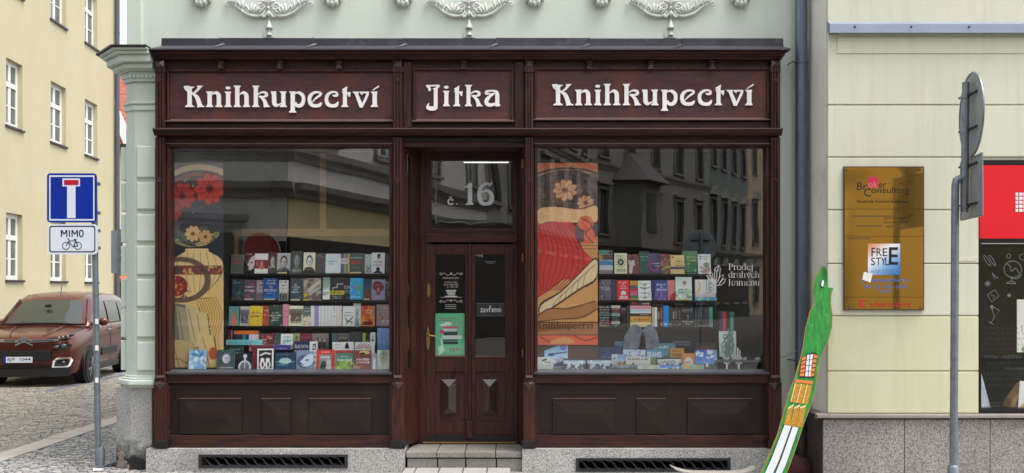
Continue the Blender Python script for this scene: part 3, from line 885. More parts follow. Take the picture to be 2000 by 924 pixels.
for (a, b, g0, g1, pa_, pb_) in ((832, 914, 850, 909, 862, 891), (921, 1003, 928, 987, 942, 970)):
    lf = MB(); lf.pbox(a, g0, 477, 862, YD, YD + .06); lf.pbox(g1, b, 477, 862, YD, YD + .06)
    lf.pbox(g0, g1, 477, 497, YD + .001, YD + .06); lf.pbox(g0, g1, 697, 726, YD + .001, YD + .06); lf.pbox(g0, g1, 824, 862, YD + .001, YD + .06)
    leaf = lf.build("door_leaf", M['wood'], dr, bevel=.003)
    MB().pbox(g0 - 1, g1 + 1, 495, 699, YD + .03, YD + .036).build("leaf_pane", M['pane_door'], leaf)
    MB().pbox(g0 - 1, g1 + 1, 725, 825, YD + .022, YD + .05).build("leaf_panel", M['wood'], leaf)
    m = MB(); x0, x1, z0, z1 = X(pa_, YD), X(pb_, YD), Z(809, YD), Z(741, YD)
    m.box(x0, x1, YD + .004, YD + .03, z0, z1); m.pyramid(x0, x1, z0, z1, YD + .004, YD - .035); m.build("diamond_panel", M['wood_sheen2'], leaf)
    MB().pbox(g0, g1, 695, 697.5, YD - .008, YD + .03).build("glazing_bead", M['wood_sheen'], leaf)
    MB().pbox(a + 1, b - 1, 850, 862, YD - .016, YD).build("kick_board", M['wood_black'], leaf)
fr(914.3, 920.7, 477, 862, YD - .014, YD + .05, "astragal")
fr(911, 924, 822, 856, YD - .03, YD, "astragal_foot")
MB().lathe((X(917.5, YD), YD - .014, Z(517, YD)), [(.006, 0), (.009, -.01), (.004, -.014)], 10, 'y').build("door_stud", M['zinc'], dr)
MB().pbox(826, 1007, 863, 866, YD - .02, YD + .06).build("threshold", M['brass'], dr)
def escutcheon(px, p0, p1):
    m = MB(); x0 = X(px, YD); z0, z1 = Z(p1, YD), Z(p0, YD); zc = (z0 + z1) / 2
    pts = [(x0 + .016 * math.sin(t) * (1 - .25 * math.cos(2 * t)), zc + (z1 - z0) / 2 * math.cos(t)) for t in [2 * PI * k / 20 for k in range(20)]]
    m.prism(pts, YD - .008, YD)
    return m
escutcheon(837, 553, 581).build("lock_plate", M['brass'], dr, bevel=.002)
MB().lathe((X(837, YD), YD - .008, Z(566, YD)), [(.010, 0), (.010, -.018), (.006, -.022)], 12, 'y').build("lock_cylinder", M['brass'], dr, smooth=True)
escutcheon(836, 638, 685).build("handle_plate", M['brass'], dr, bevel=.002)
MB().tube([(X(836, YD), YD - .005, Z(655, YD)), (X(836, YD), YD - .055, Z(655, YD)), (X(839, YD), YD - .066, Z(655, YD)), (X(852, YD), YD - .066, Z(655.5, YD))], [.009, .009, .010, .008], 10).build("lever_handle", M['brass'], dr, smooth=True)

# ================================================================== RIGHT YELLOW BUILDING
YR = -0.57
yb_ = thing("yellow_building", "pale yellow building with banded plaster beside the bookshop", "building", (X(1800, YR), YR, 0))
xe = X(1617, YR)
M['yellow_low'] = PM('repainted_yellow_plaster', L(211, 210, 178), streak=.25, rough=.85, c2=L(203, 201, 165), vscale=1.5, bump=.25, bscale=100, c3=L(217, 216, 190), c3scale=1.4)
# wall core with the shop opening left free
m = MB()
xs0 = X(1912, YR); zs_b, zs_t = Z(806, YR), Z(312, YR)
m.box(xe + .012, xs0, YR + .02, .75, 0.0, 11)
m.box(xs0, 9.0, YR + .02, .75, zs_t, 11)
m.build("wall", M['yellow'], yb_)
MB().box(xe - .004, xe + .011, YR + .055, YW - .002, Z(808, YR), 11).build("side_face", PM('lightened_side_plaster', L(232, 230, 218), rough=.85, c2=L(216, 214, 200), vscale=2, c3=L(196, 194, 182), c3scale=1.2), yb_)  # plaster colour lightened on this side to offset the shaded corner
bands = [66, 205, 307, 410, 515, 617, 725, 808]
for k in range(len(bands) - 1):
    t0, t1 = bands[k] + 1.2, bands[k + 1] - 1.2
    if k == 0: t0 = 66
    x1 = 9.0 if t1 <= 307 else xs0 - .002
    m = MB(); m.box(xe, x1, YR, YR + .05, Z(t1, YR), Z(t0, YR)); m.build("plaster_course", M['yellow'] if k < 5 else M['yellow_low'], yb_, bevel=.006)
MB().box(xe, 9.0, YR, YR + .05, Z(43, YR), 11).build("upper_plaster", M['yellow'], yb_)
# moulded field lines under the sill sheet
MB().mould(X(1635, YR), 9.0, [(YR + .01, Z(75, YR)), (YR - .018, Z(75, YR)), (YR - .012, Z(79, YR)), (YR + .01, Z(80, YR))]).build("field_moulding", M['yellow'], yb_)
MB().mould(X(1635, YR), 9.0, [(YR + .01, Z(66, YR)), (YR - .010, Z(66, YR)), (YR - .010, Z(104, YR)), (YR + .01, Z(106, YR))]).build("raised_field", M['yellow'], yb_)
MB().mould(xe - .004, 9.0, [(YR + .02, Z(40, YR)), (YR - .075, Z(47, YR - .07)), (YR - .08, Z(64, YR - .08)), (YR - .07, Z(65, YR - .07)), (YR + .02, Z(62, YR))]).build("sheet_metal_band", M['zinc_blue'], yb_)
for px in (1670, 1780, 1893):
    MB().lathe((X(px, YR - .08), YR - .078, Z(52, YR - .08)), [(.011, 0), (.009, -.008), (.003, -.011)], 10, 'y').build("rivet", M['zinc'], yb_, smooth=True)
# granite plinth slabs and ledge
MB().mould(X(1596, YR - .05), 9.0, [(YR + .03, Z(807, YR)), (YR - .06, Z(811, YR - .05)), (YR - .062, Z(816, YR - .05)), (YR + .03, Z(818, YR))]).build("ledge", M['ledge'], yb_)
MB().box(xe - .05, xe + .02, YR - .03, .1, Z(816, YR), Z(808, YR)).build("ledge_return", M['ledge'], yb_)
jn = [1606, 1765, 1932, 2130]
for k in range(3):
    MB().box(X(jn[k], YR) + .003, X(jn[k + 1], YR) - .003, YR - .02, YR + .2, -.02, Z(819, YR)).build("plinth_slab", M['granite_pink'], yb_, bevel=.003)
M['brown_side'] = PM("dark_brown_plinth", L(74, 62, 56), rough=0.7, c2=L(46, 40, 38), vscale=4)  # side of the plinth, darker brown than the front slabs
MB().box(X(1606, YR) - .004, X(1606, YR) + .1, YR - .004, .12, -.02, Z(818, YR)).build("plinth_side", M['brown_side'], yb_)
# ================================================================== LETTERING
TEXTS = []
def text(name, s, x0, x1, z0, z1, y, mat_, parent, bold=0.0, rot=0, keep=False):
    """printed or cut lettering that fills the given rectangle on a plane facing -y"""
    c = bpy.data.curves.new("lettering", 'FONT')
    c.body = s
    c.align_x = 'CENTER'
    c.resolution_u = 3
    c.offset = bold
    o = bpy.data.objects.new("lettering_tmp", c)
    COL.objects.link(o)
    TEXTS.append((o, name, x0, x1, z0, z1, y, mat_, parent, rot, keep))
def flush_texts():
    dg = bpy.context.evaluated_depsgraph_get()
    dg.update()
    for (o, name, x0, x1, z0, z1, y, mat_, parent, rot, keep) in TEXTS:
        me = bpy.data.meshes.new_from_object(o.evaluated_get(dg))
        n = len(me.vertices)
        if n:
            co = np.empty(n * 3, np.float32); me.vertices.foreach_get("co", co); co = co.reshape(-1, 3)
            p = co[:, :2].copy()
            if rot == 90: p = np.stack([-p[:, 1], p[:, 0]], 1)
            if rot == -90: p = np.stack([p[:, 1], -p[:, 0]], 1)
            lo, hi = p.min(0), p.max(0)
            q = (p - lo) / np.maximum(hi - lo, 1e-6)
            if keep:
                k = min((x1 - x0) / (hi[0] - lo[0]), (z1 - z0) / (hi[1] - lo[1]))
                w, h = (hi - lo) * k
                xa, za = (x0 + x1 - w) / 2, (z0 + z1 - h) / 2
            else:
                w, h, xa, za = x1 - x0, z1 - z0, x0, z0
            out = np.stack([xa + q[:, 0] * w, np.full(n, y), za + q[:, 1] * h], 1).astype(np.float32)
            me.vertices.foreach_set("co", out.ravel())
            me.materials.clear()
            me.update()
            obj(name, me, mat_, parent)
        bpy.data.objects.remove(o)
    TEXTS.clear()

# --- the drawn letters of the name boards (flared, brush-like): unit = 1/9.52 photo pixel, baseline 0, y up
def stem(cx, yt, yb, w, tl, tr, bl, br, s=16):
    h = w / 2
    p = []
    if tl is not None:
        p += [(tl, yt), (tr, yt), (tr - 3, yt - s * .7), (cx + h + 4, yt - s * 2.2), (cx + h, yt - s * 3.6)]
    else:
        p += [(cx - h, yt), (cx + h, yt)]
    p += [(cx + h, yb + s * 3.4), (cx + h + 7, yb + s * 2.3), (br - 3, yb + s * 1.1), (br, yb + s * .5), (br - 7, yb), (bl + 7, yb), (bl, yb + s * .5), (bl + 3, yb + s * 1.1), (cx - h - 7, yb + s * 2.3), (cx - h, yb + s * 3.4)]
    if tl is not None:
        p += [(cx - h, yt - s * 3.6), (cx - h - 4, yt - s * 2.2), (tl + 3, yt - s * .7)]
    return p
def ribbon(pts, n=6):
    c = crom(pts, n)
    l, r = [], []
    for i, q in enumerate(c):
        a, b = c[max(i - 1, 0)], c[min(i + 1, len(c) - 1)]
        dx, dy = b[0] - a[0], b[1] - a[1]
        d = math.hypot(dx, dy) or 1
        w = max(q[2], 2) / 2
        l.append((q[0] - dy / d * w, q[1] + dx / d * w))
        r.append((q[0] + dy / d * w, q[1] - dx / d * w))
    return ('R', l, r)
def ell(cx, cy, rx, ry, n=18):
    return [(cx + rx * math.cos(2 * PI * k / n), cy + ry * math.sin(2 * PI * k / n)) for k in range(n)]
def U(y): return 562 - y
def foot(cx, w, bl, br, yb=0, s=16):
    h = w / 2
    return [(cx + h - 2, yb + s * 3.4), (cx + h + 7, yb + s * 2.3), (br - 3, yb + s * 1.1), (br, yb + s * .5), (br - 7, yb), (bl + 7, yb), (bl, yb + s * .5), (bl + 3, yb + s * 1.1), (cx - h - 7, yb + s * 2.3), (cx - h + 2, yb + s * 3.4)]
def RB(*p): return ribbon([(a, U(b), c) for a, b, c in p])
def PG(*p): return [(a, U(b)) for a, b in p]
G = {}
G['K'] = [stem(190, 380, 0, 78, 150, 276, 105, 278),
          PG((84, 172), (180, 166), (180, 200), (228, 262), (215, 276), (160, 240), (132, 206), (150, 248), (230, 296), (215, 306), (150, 282), (104, 238), (84, 196)),
          RB((205, 290, 26), (262, 318, 46), (322, 372, 70), (355, 450, 78), (372, 510, 80), (382, 562, 92)), PG((372, 500), (405, 500), (430, 530), (472, 552), (468, 563), (345, 563)),
          PG((328, 166), (438, 166), (396, 208), (345, 268), (290, 302), (262, 292), (315, 240), (342, 200), (330, 182))]
def _n(o): return [RB((598 + o, 338, 10), (640 + o, 306, 34), (690 + o, 296, 58), (728 + o, 335, 74), (735 + o, 400, 76), (735 + o, 545, 76)), foot(735 + o, 76, 668 + o, 802 + o)]
G['n'] = [stem(563, 290, 0, 76, 496, 625, 496, 628)] + _n(0)
G['i'] = [stem(907, 288, 0, 74, 845, 963, 840, 975), ell(905, U(207), 44, 28)]
G['h'] = [stem(1077, 398, 0, 76, 1010, 1142, 1010, 1145)] + _n(514)
G['k'] = [stem(1423, 398, 0, 74, 1356, 1490, 1355, 1490),
          RB((1456, 338, 10), (1500, 302, 26), (1560, 285, 34), (1612, 305, 52), (1618, 345, 54), (1572, 368, 32), (1500, 362, 22), (1480, 368, 16)),
          RB((1474, 362, 14), (1520, 385, 34), (1575, 435, 62), (1602, 500, 74), (1615, 562, 84)), PG((1600, 500), (1640, 500), (1660, 532), (1688, 550), (1684, 563), (1580, 563))]
G['u'] = [PG((1704, 270), (1800, 270), (1803, 420), (1803, 480), (1725, 480), (1722, 330), (1704, 284)),
          RB((1764, 440, 78), (1768, 492, 80), (1800, 530, 66), (1846, 520, 34), (1897, 492, 14)), stem(1935, 292, 0, 74, 1866, 1992, 1866, 2002)]
G['p'] = [stem(205, 290, -104, 76, 138, 262, 135, 270), RB((240, 325, 8), (280, 298, 30), (335, 300, 56), (392, 350, 66), (405, 425, 62), (382, 505, 70), (325, 542, 64), (268, 520, 56), (262, 470, 22))]
G['e'] = [RB((568, 470, 12), (632, 402, 30), (700, 352, 42), (728, 312, 44), (690, 288, 34), (605, 294, 44), (535, 350, 64), (516, 430, 66), (548, 512, 72), (620, 540, 60), (700, 528, 62), (742, 478, 24))]
G['c'] = [RB((942, 335, 12), (975, 352, 34), (1022, 345, 50), (1026, 306, 42), (985, 282, 32), (910, 294, 44), (848, 350, 60), (832, 430, 62), (862, 510, 72), (935, 541, 60), (1012, 528, 64), (1052, 465, 22))]
G['t'] = [stem(1176, 318, 0, 72, None, None, 1106, 1240), PG((1120, 236), (1220, 174), (1212, 262), (1212, 300), (1140, 300), (1144, 268)), PG((1114, 274), (1144, 274), (1144, 316)), PG((1208, 290), (1280, 282), (1272, 370), (1244, 366), (1228, 328), (1208, 322))]
G['v'] = [PG((1314, 276), (1440, 276), (1432, 300), (1420, 310), (1500, 500), (1510, 572), (1450, 572), (1360, 320), (1330, 296)), RB((1486, 566, 34), (1546, 440, 42), (1592, 335, 46), (1602, 290, 40)),
          PG((1450, 276), (1622, 276), (1618, 318), (1560, 304), (1502, 310), (1504, 342), (1470, 318), (1452, 296))]
G['í'] = [stem(1730, 288, 0, 80, 1656, 1782, 1654, 1790), PG((1684, 246), (1800, 160), (1813, 186), (1700, 254))]
kx = 9.524 / 11.55
def J_(p): return [(a * kx, (665 - b) * kx) for a, b in p]
def JR(*p): return ribbon([(a * kx, (665 - b) * kx, c * kx) for a, b, c in p])
G['J'] = [J_([(135, 186), (440, 180), (462, 210), (400, 262), (400, 300), (400, 660), (314, 660), (314, 300), (290, 262), (368, 236), (364, 216), (226, 216), (252, 262), (254, 300), (216, 325), (184, 305), (192, 272), (142, 226)]),
          JR((358, 640, 86), (345, 700, 96), (280, 716, 96), (200, 702, 92), (172, 668, 56), (205, 592, 12))]
G['a'] = [JR((1570, 362, 14), (1530, 382, 46), (1492, 366, 56), (1510, 330, 50), (1580, 316, 36), (1660, 318, 44), (1728, 350, 78), (1746, 430, 92), (1746, 640, 92)), J_([(1700, 610), (1790, 600), (1816, 640), (1812, 660), (1780, 669), (1700, 669)]),
          JR((1560, 388, 26), (1640, 384, 34), (1690, 372, 26)), JR((1670, 384, 30), (1600, 428, 56), (1530, 492, 84), (1498, 560, 88), (1532, 622, 88), (1612, 634, 74), (1706, 606, 56))]
G['o'] = [RB((100, 285, 36), (165, 300, 52), (205, 360, 66), (205, 470, 70), (165, 535, 60), (100, 548, 46), (35, 535, 60), (-5, 470, 70), (-5, 360, 66), (35, 300, 52), (104, 285, 36))]
G['d'] = [RB((190, 300, 30), (110, 295, 44), (40, 350, 64), (30, 430, 66), (55, 510, 70), (120, 540, 54), (195, 500, 20)), stem(222, 398, 0, 76, 150, 262, 182, 296)]
G['r'] = [stem(70, 290, 0, 76, 5, 130, 3, 137), RB((105, 330, 10), (140, 292, 40), (190, 300, 60), (192, 345, 30))]
G['j'] = [stem(60, 288, -80, 74, -5, 118, 22, 98), RB((60, 610, 74), (40, 660, 50), (-10, 655, 30)), ell(58, U(207), 44, 28)]
G['m'] = [stem(63, 290, 0, 72, 0, 122, 0, 128)] + [q for o in (-500, -330) for q in _n(o)]
G['P'] = [stem(90, 398, 0, 84, 10, 180, 20, 165), RB((120, 185, 30), (200, 182, 46), (262, 225, 70), (262, 300, 70), (200, 350, 46), (120, 350, 30))]
G['y'] = G['v'] + [RB((1488, 540, 40), (1455, 640, 44), (1400, 660, 40))]
G['ý'] = G['y'] + [PG((1440, 246), (1520, 160), (1545, 180), (1460, 254))]
G['ů'] = G['u'] + [RB((1850, 165, 22), (1890, 205, 22), (1850, 245, 22), (1810, 205, 22), (1852, 165, 22))]
G['č'] = G['c'] + [PG((860, 180), (880, 170), (935, 215), (990, 170), (1010, 180), (935, 252))]
G['.'] = [ell(0, 34, 36, 34)]
G['1'] = [stem(120, 440, 0, 92, None, None, 20, 200), PG((165, 120), (165, 250), (80, 250), (60, 200), (0, 226), (0, 208), (110, 120))]
G['6'] = [RB((300, 130, 26), (265, 185, 44), (215, 165, 50), (110, 190, 58), (50, 290, 82), (45, 420, 90), (90, 520, 88), (180, 545, 60), (275, 510, 84), (300, 420, 90), (262, 330, 74), (180, 290, 44), (95, 330, 24))]

def thinner(p, d):
    if isinstance(p, tuple):
        l, r = [], []
        for a, b in zip(p[1], p[2]):
            w = math.hypot(a[0] - b[0], a[1] - b[1]) or 1e-6
            k = max(.18, 1 - 2 * d / w)
            m_ = ((a[0] + b[0]) / 2, (a[1] + b[1]) / 2)
            l.append((m_[0] + (a[0] - m_[0]) * k, m_[1] + (a[1] - m_[1]) * k)); r.append((m_[0] + (b[0] - m_[0]) * k, m_[1] + (b[1] - m_[1]) * k))
        return ('R', l, r)
    ar = sum(p[i][0] * p[(i + 1) % len(p)][1] - p[(i + 1) % len(p)][0] * p[i][1] for i in range(len(p)))
    sg = 1 if ar > 0 else -1
    out = []
    for i, q in enumerate(p):
        a, b = p[i - 1], p[(i + 1) % len(p)]
        nx = ny = 0.0
        for (u, v) in ((a, q), (q, b)):
            dx, dy = v[0] - u[0], v[1] - u[1]; l_ = math.hypot(dx, dy) or 1
            nx += -dy / l_; ny += dx / l_
        l_ = math.hypot(nx, ny) or 1
        out.append((q[0] + sg * nx / l_ * d, q[1] + sg * ny / l_ * d * .35))
    return out
def glyph_mesh(name, parts, fx, y0, y1):
    """fx maps letter units to world x,z"""
    mb = MB()
    for k, p in enumerate(parts):
        e = 0.0004 * k
        if isinstance(p, tuple) and p[0] == 'R':
            l = [fx(*q) for q in p[1]]; r = [fx(*q) for q in p[2]]
            n = len(l)
            vs = [(q[0], y0 + e, q[1]) for q in l] + [(q[0], y0 + e, q[1]) for q in r] + [(q[0], y1, q[1]) for q in l] + [(q[0], y1, q[1]) for q in r]
            fs = []
            for i in range(n - 1):
                fs.append((n + i, n + i + 1, i + 1, i))
                fs.append((i, i + 1, 2 * n + i + 1, 2 * n + i))
                fs.append((n + i + 1, n + i, 3 * n + i, 3 * n + i + 1))
            fs.append((0, 2 * n, 3 * n, n)); fs.append((n - 1, 2 * n - 1, 4 * n - 1, 3 * n - 1))
            mb.add(vs, fs)
        else:
            mb.prism([fx(*q) for q in p], y0 + e, y1)
    return mb
def letters_at(parent, word, ox, oy, sc, sx, y0, y1, mat_, absolute=None, gap=24, nm="letter", thin=0.0):
    """word set letter by letter; ox,oy = photo px of the start and the baseline; sc = px per unit"""
    cur = 0.0
    for ch in word:
        if ch == ' ':
            cur += 110; continue
        g = G[ch]
        if thin: g = [thinner(q, thin) for q in g]
        xs = [q[0] for p in g for q in ((p[1] + p[2]) if isinstance(p, tuple) else p)]
        lo, hi = min(xs), max(xs)
        if absolute is not None:
            off = absolute[0]; absolute = absolute[1:]
            st_ = off - 0
            fx = lambda a, b, st_=st_: (X(ox + (a + st_) * sc * sx, y0), Z(oy - b * sc, y0))
        else:
            st_ = cur - lo
            fx = lambda a, b, st_=st_: (X(ox + (a + st_) * sc * sx, y0), Z(oy - b * sc, y0))
            cur += hi - lo + gap
        glyph_mesh(nm, g, fx, y0, y1).build(nm, mat_, parent)
    return cur
U1 = 1 / 9.524
yl = YF - .006
ABS = [0, 0, 0, 0, 0, 0, 1905, 1905, 1905, 1905, 1905, 1905]
letters_at(SB[0], "Knihkupectví", 350, 209, U1, 1.0, yl - .022, yl - .004, M['white'], absolute=ABS)
letters_at(SB[2], "Knihkupectví", 1069.3, 205.6, U1, 1.033, yl - .022, yl - .004, M['white'], absolute=ABS)
JX = [0, -414.7, -485.0, -518.4, 0]
letters_at(SB[1], "Jitka", 820, 207.5, U1, 1.0, yl - .022, yl - .004, M['white'], absolute=JX)
# transom number and its thin ornament, window lettering
ty = YD + .049
letters_at(tp, "č", 874, 400, U1 * .40, 1.05, ty - .002, ty, M['white_frost'], nm="letter")
letters_at(tp, ".", 891, 400, U1 * .40, 1.05, ty - .002, ty, M['white_frost'], nm="letter")
letters_at(tp, "1", 907, 400, U1 * .92, 0.95, ty - .002, ty, M['white_frost'], nm="letter")
letters_at(tp, "6", 932, 400, U1 * .98, 0.92, ty - .002, ty, M['white_frost'], nm="letter")
m = MB()
for pts in ([(856, 434), (862, 432), (880, 435), (900, 433), (914, 436), (920, 439), (926, 436), (945, 434), (965, 432), (982, 433), (988, 436)],
            [(853, 437), (851, 425), (852, 405), (851, 385), (854, 370)], [(989, 437), (987, 420), (989, 400), (988, 375)], [(852, 372), (850, 350), (853, 330), (856, 325), (865, 326)]):
    m.tube([W(a, b, ty) for a, b in crom(pts, 4)], .004, 5, .2)
m.build("etched_border", M['chalk'], tp)
py0 = YG - .0012
for (wd, px, base) in (("Prodej", 1423, 527.5), ("drahých", 1423, 542.5), ("kamenů", 1423, 557.8)):
    letters_at(panes[1], wd, px, base, U1 * .30, {"Prodej": 1.02, "drahých": .97, "kamenů": .98}[wd], py0, py0 + .001, M['white_line'], thin=13)
m = MB()
for pts in ([(1395, 548), (1396, 525), (1404, 518), (1407, 526), (1404, 545), (1400, 552)], [(1399, 547), (1400, 530), (1404, 528)], [(1404, 518), (1402, 526), (1400, 530), (1396, 526)], [(1402, 550), (1406, 540), (1413, 537), (1412, 543), (1405, 553)],
            [(1404, 556), (1411, 546), (1417, 545), (1415, 551), (1408, 557), (1398, 557)], [(1393, 548), (1391, 534), (1389, 531), (1387, 535), (1390, 545), (1393, 549)], [(1380, 539), (1386, 546), (1391, 552)], [(1380, 539), (1384, 537), (1389, 541), (1393, 548)], [(1383, 540), (1390, 549)]):
    m.tube([W(a, b, py0) for a, b in pts], .0035, 5, .2)
m.build("crystal_drawing", M['white_line'], panes[1])
# door glass print
dl = [o for o in bpy.data.objects if o.name.startswith("leaf_pane")]
lp, rp_ = dl[0], dl[1]
yy = YD + .0295
def dtext(s, a, b, c, d, par, mt='white_line', bold=0.0):
    text("lettering", s, X(a, yy), X(b, yy), Z(d, yy), Z(c, yy), yy, M[mt], par, bold)
def curl(cx_, cy_, w, par, flip=1):
    m = MB()
    for sg in (-1, 1):
        m.tube([W(cx_ + sg * a * w, cy_ + flip * b, yy) for a, b in crom([(0.08, 0), (.3, 2.2), (.6, -2.2), (.85, 1.2), (1, -.5), (.92, -2.6), (.82, -1.2)], 4)], .0025, 5, .3)
    m.ball(W(cx_, cy_ - 1, yy), .008, .002, .012, 8, 5)
    m.build("print_flourish", M['white_line'], par)
curl(881, 535.5, 22, lp); curl(881, 588, 22, lp, -1)
dtext("Knihkupectví Jitka", 865, 896, 541, 545.5, lp)
dtext("prodejní doba:", 869, 893, 549.5, 553, lp); dtext("Po-Pá  9.00-17.00", 867, 895, 554, 558, lp); dtext("So  9.00-11.00", 873, 894, 559, 562, lp)
for k, (a, b) in enumerate(((871, 891), (872, 890), (873, 889), (875, 889), (869, 893))):
    MB().pbox(a, b, 566.5 + k * 2.9, 568.2 + k * 2.9, yy - .0005, yy).build("print_line", M['white_frost'], lp)
MB().pbox(860, 902, 580.4, 581, yy - .0005, yy).build("print_rule", M['white_line'], lp)
for k in range(3):
    MB().pbox(869, 891, 594.5 + k * 3.6, 596 + k * 3.6, yy - .0005, yy).build("print_line", M['chalk'], lp)
MB().pbox(947, 969, 510.5, 511.5, yy - .0005, yy).build("print_line", M['chalk'], rp_); MB().pbox(950, 966, 513.5, 514.5, yy - .0005, yy).build("print_line", M['chalk'], rp_)

# ================================================================== CANVAS: printed colour on fine grids
class Canvas:
    def __init__(s, w, h, c):
        s.w, s.h = w, h
        s.a = np.ones((h, w, 3)) * np.array(c, float)
        v, u = np.mgrid[0:h, 0:w]
        s.u, s.v = u / (w - 1), v / (h - 1)
        s.asp = h / w
    def put(s, mask, c, k=1.0):
        m = np.clip(mask, 0, 1)[..., None] * k
        s.a = s.a * (1 - m) + np.array(c, float) * m
        return s
    def rect(s, u0, v0, u1, v1, c, k=1.0):
        return s.put(((s.u >= u0) & (s.u <= u1) & (s.v >= v0) & (s.v <= v1)).astype(float), c, k)
    def ell(s, cu, cv, ru, rv, c, k=1.0, rot=0.0):
        du, dv = s.u - cu, (s.v - cv)
        ca, sa = math.cos(rot), math.sin(rot)
        x, y = du * ca + dv * s.asp * sa, -du * sa + dv * s.asp * ca
        d = np.sqrt((x / ru) ** 2 + (y / (rv * s.asp)) ** 2)
        return s.put((1.0 - d) * s.w * min(ru, rv * s.asp) + .5, c, k)
    def ring(s, cu, cv, ru, rv, wd, c, k=1.0):
        d = np.sqrt(((s.u - cu) / ru) ** 2 + ((s.v - cv) / rv) ** 2)
        return s.put((wd - np.abs(d - 1)) * s.w * ru + .5, c, k)
    def poly(s, pts, c, k=1.0):
        m = np.zeros((s.h, s.w), bool)
        n = len(pts)
        for i in range(n):
            (x0, y0), (x1, y1) = pts[i], pts[(i + 1) % n]
            cond = (y0 > s.v) != (y1 > s.v)
            with np.errstate(divide='ignore', invalid='ignore'):
                xx = (x1 - x0) * (s.v - y0) / ((y1 - y0) if y1 != y0 else 1e-9) + x0
            m ^= cond & (s.u < xx)
        return s.put(m.astype(float), c, k)
    def line(s, pts, wd, c, k=1.0):
        best = np.full((s.h, s.w), 9.0)
        for (x0, y0), (x1, y1) in zip(pts[:-1], pts[1:]):
            ax, ay = x1 - x0, (y1 - y0) * s.asp
            px, py = s.u - x0, (s.v - y0) * s.asp
            t = np.clip((px * ax + py * ay) / (ax * ax + ay * ay + 1e-9), 0, 1)
            best = np.minimum(best, np.hypot(px - t * ax, py - t * ay))
        return s.put((wd - best) * s.w + .5, c, k)
    def grad(s, v0, v1, c0, c1, k=1.0):
        t = np.clip((s.v - v0) / (v1 - v0), 0, 1)[..., None]
        m = ((s.v >= v0) & (s.v <= v1)).astype(float)[..., None] * k
        s.a = s.a * (1 - m) + (np.array(c0, float) * (1 - t) + np.array(c1, float) * t) * m
        return s
    def speck(s, amt, r, cell=1):
        n = r.normal(0, amt, (s.h // cell + 2, s.w // cell + 2))
        n = np.repeat(np.repeat(n, cell, 0), cell, 1)[:s.h, :s.w]
        s.a = s.a + n[..., None]
        return s
    def blotch(s, cols, r, n, sz, u0=0, v0=0, u1=1, v1=1):
        for k in range(n):
            s.ell(r.uniform(u0, u1), r.uniform(v0, v1), sz * r.uniform(.5, 1.4), sz * r.uniform(.4, 1.2) / s.asp, cols[r.integers(len(cols))], .85, r.uniform(0, 3))
        return s
    def words(s, u0, v0, u1, v1, c, r, k=.9):
        """small print too fine to read: broken strokes along a line"""
        u = u0
        while u < u1 - .01:
            w = r.uniform(.05, .09)
            s.rect(u, v0 + r.uniform(0, .15) * (v1 - v0), min(u + w, u1), v1, c, k * r.uniform(.55, 1))
            u += w + r.uniform(.02, .05)
        return s
    def lin(s):
        a = np.clip(s.a, 0, 250) / 255
        return np.where(a <= 0.04045, a / 12.92, ((a + 0.055) / 1.055) ** 2.4)

def sheet_arrays(cv, w, h, y=0.0, bend=None):
    """grid of points carrying the canvas colours; x centred, z from 0"""
    u, v = cv.u.ravel(), cv.v.ravel()
    yy_ = np.full(u.shape, y) if bend is None else y + bend(u, v)
    co = np.stack([(u - .5) * w, yy_, (1 - v) * h], 1)
    idx = np.arange(cv.w * cv.h).reshape(cv.h, cv.w)
    f = np.stack([idx[1:, :-1], idx[1:, 1:], idx[:-1, 1:], idx[:-1, :-1]], -1).reshape(-1, 4)
    return co, f, cv.lin().reshape(-1, 3)
def colored_mesh(name, co, faces, col):
    me = bpy.data.meshes.new(name)
    me.from_pydata(co.tolist(), [], [tuple(q) for q in faces])
    a = me.color_attributes.new("Col", 'FLOAT_COLOR', 'POINT')
    a.data.foreach_set("color", np.concatenate([col, np.ones((len(col), 1))], 1).astype(np.float32).ravel())
    me.update()
    return me
def sheet(name, cv, w, h, loc, thick=0.002, mat_=None, parent=None, bend=None, rot=(0, 0, 0), smooth=False, back=(120, 110, 100)):
    """thin printed sheet with a real back and edge"""
    co, f, col = sheet_arrays(cv, w, h, 0.0, bend)
    n = len(co)
    co2 = co.copy(); co2[:, 1] += thick
    idx = np.arange(n).reshape(cv.h, cv.w)
    fb = f[:, ::-1] + n
    ring = list(idx[0, :]) + list(idx[1:, -1]) + list(idx[-1, :-1][::-1]) + list(idx[1:-1, 0][::-1])
    side = [(ring[(i + 1) % len(ring)], ring[i], ring[i] + n, ring[(i + 1) % len(ring)] + n) for i in range(len(ring))]
    side = [q[::-1] for q in side]
    bc = np.array(L(*back))
    me = colored_mesh(name, np.concatenate([co, co2]), [tuple(q) for q in f] + [tuple(q) for q in fb] + side, np.concatenate([col, np.tile(bc, (n, 1))]))
    if smooth:
        for p in me.polygons: p.use_smooth = True
    o = bpy.data.objects.new(name, me); COL.objects.link(o)
    me.materials.append(mat_ or M['print'])
    o.location = loc; o.rotation_euler = rot
    if parent is not None: attach(o, parent)
    return o
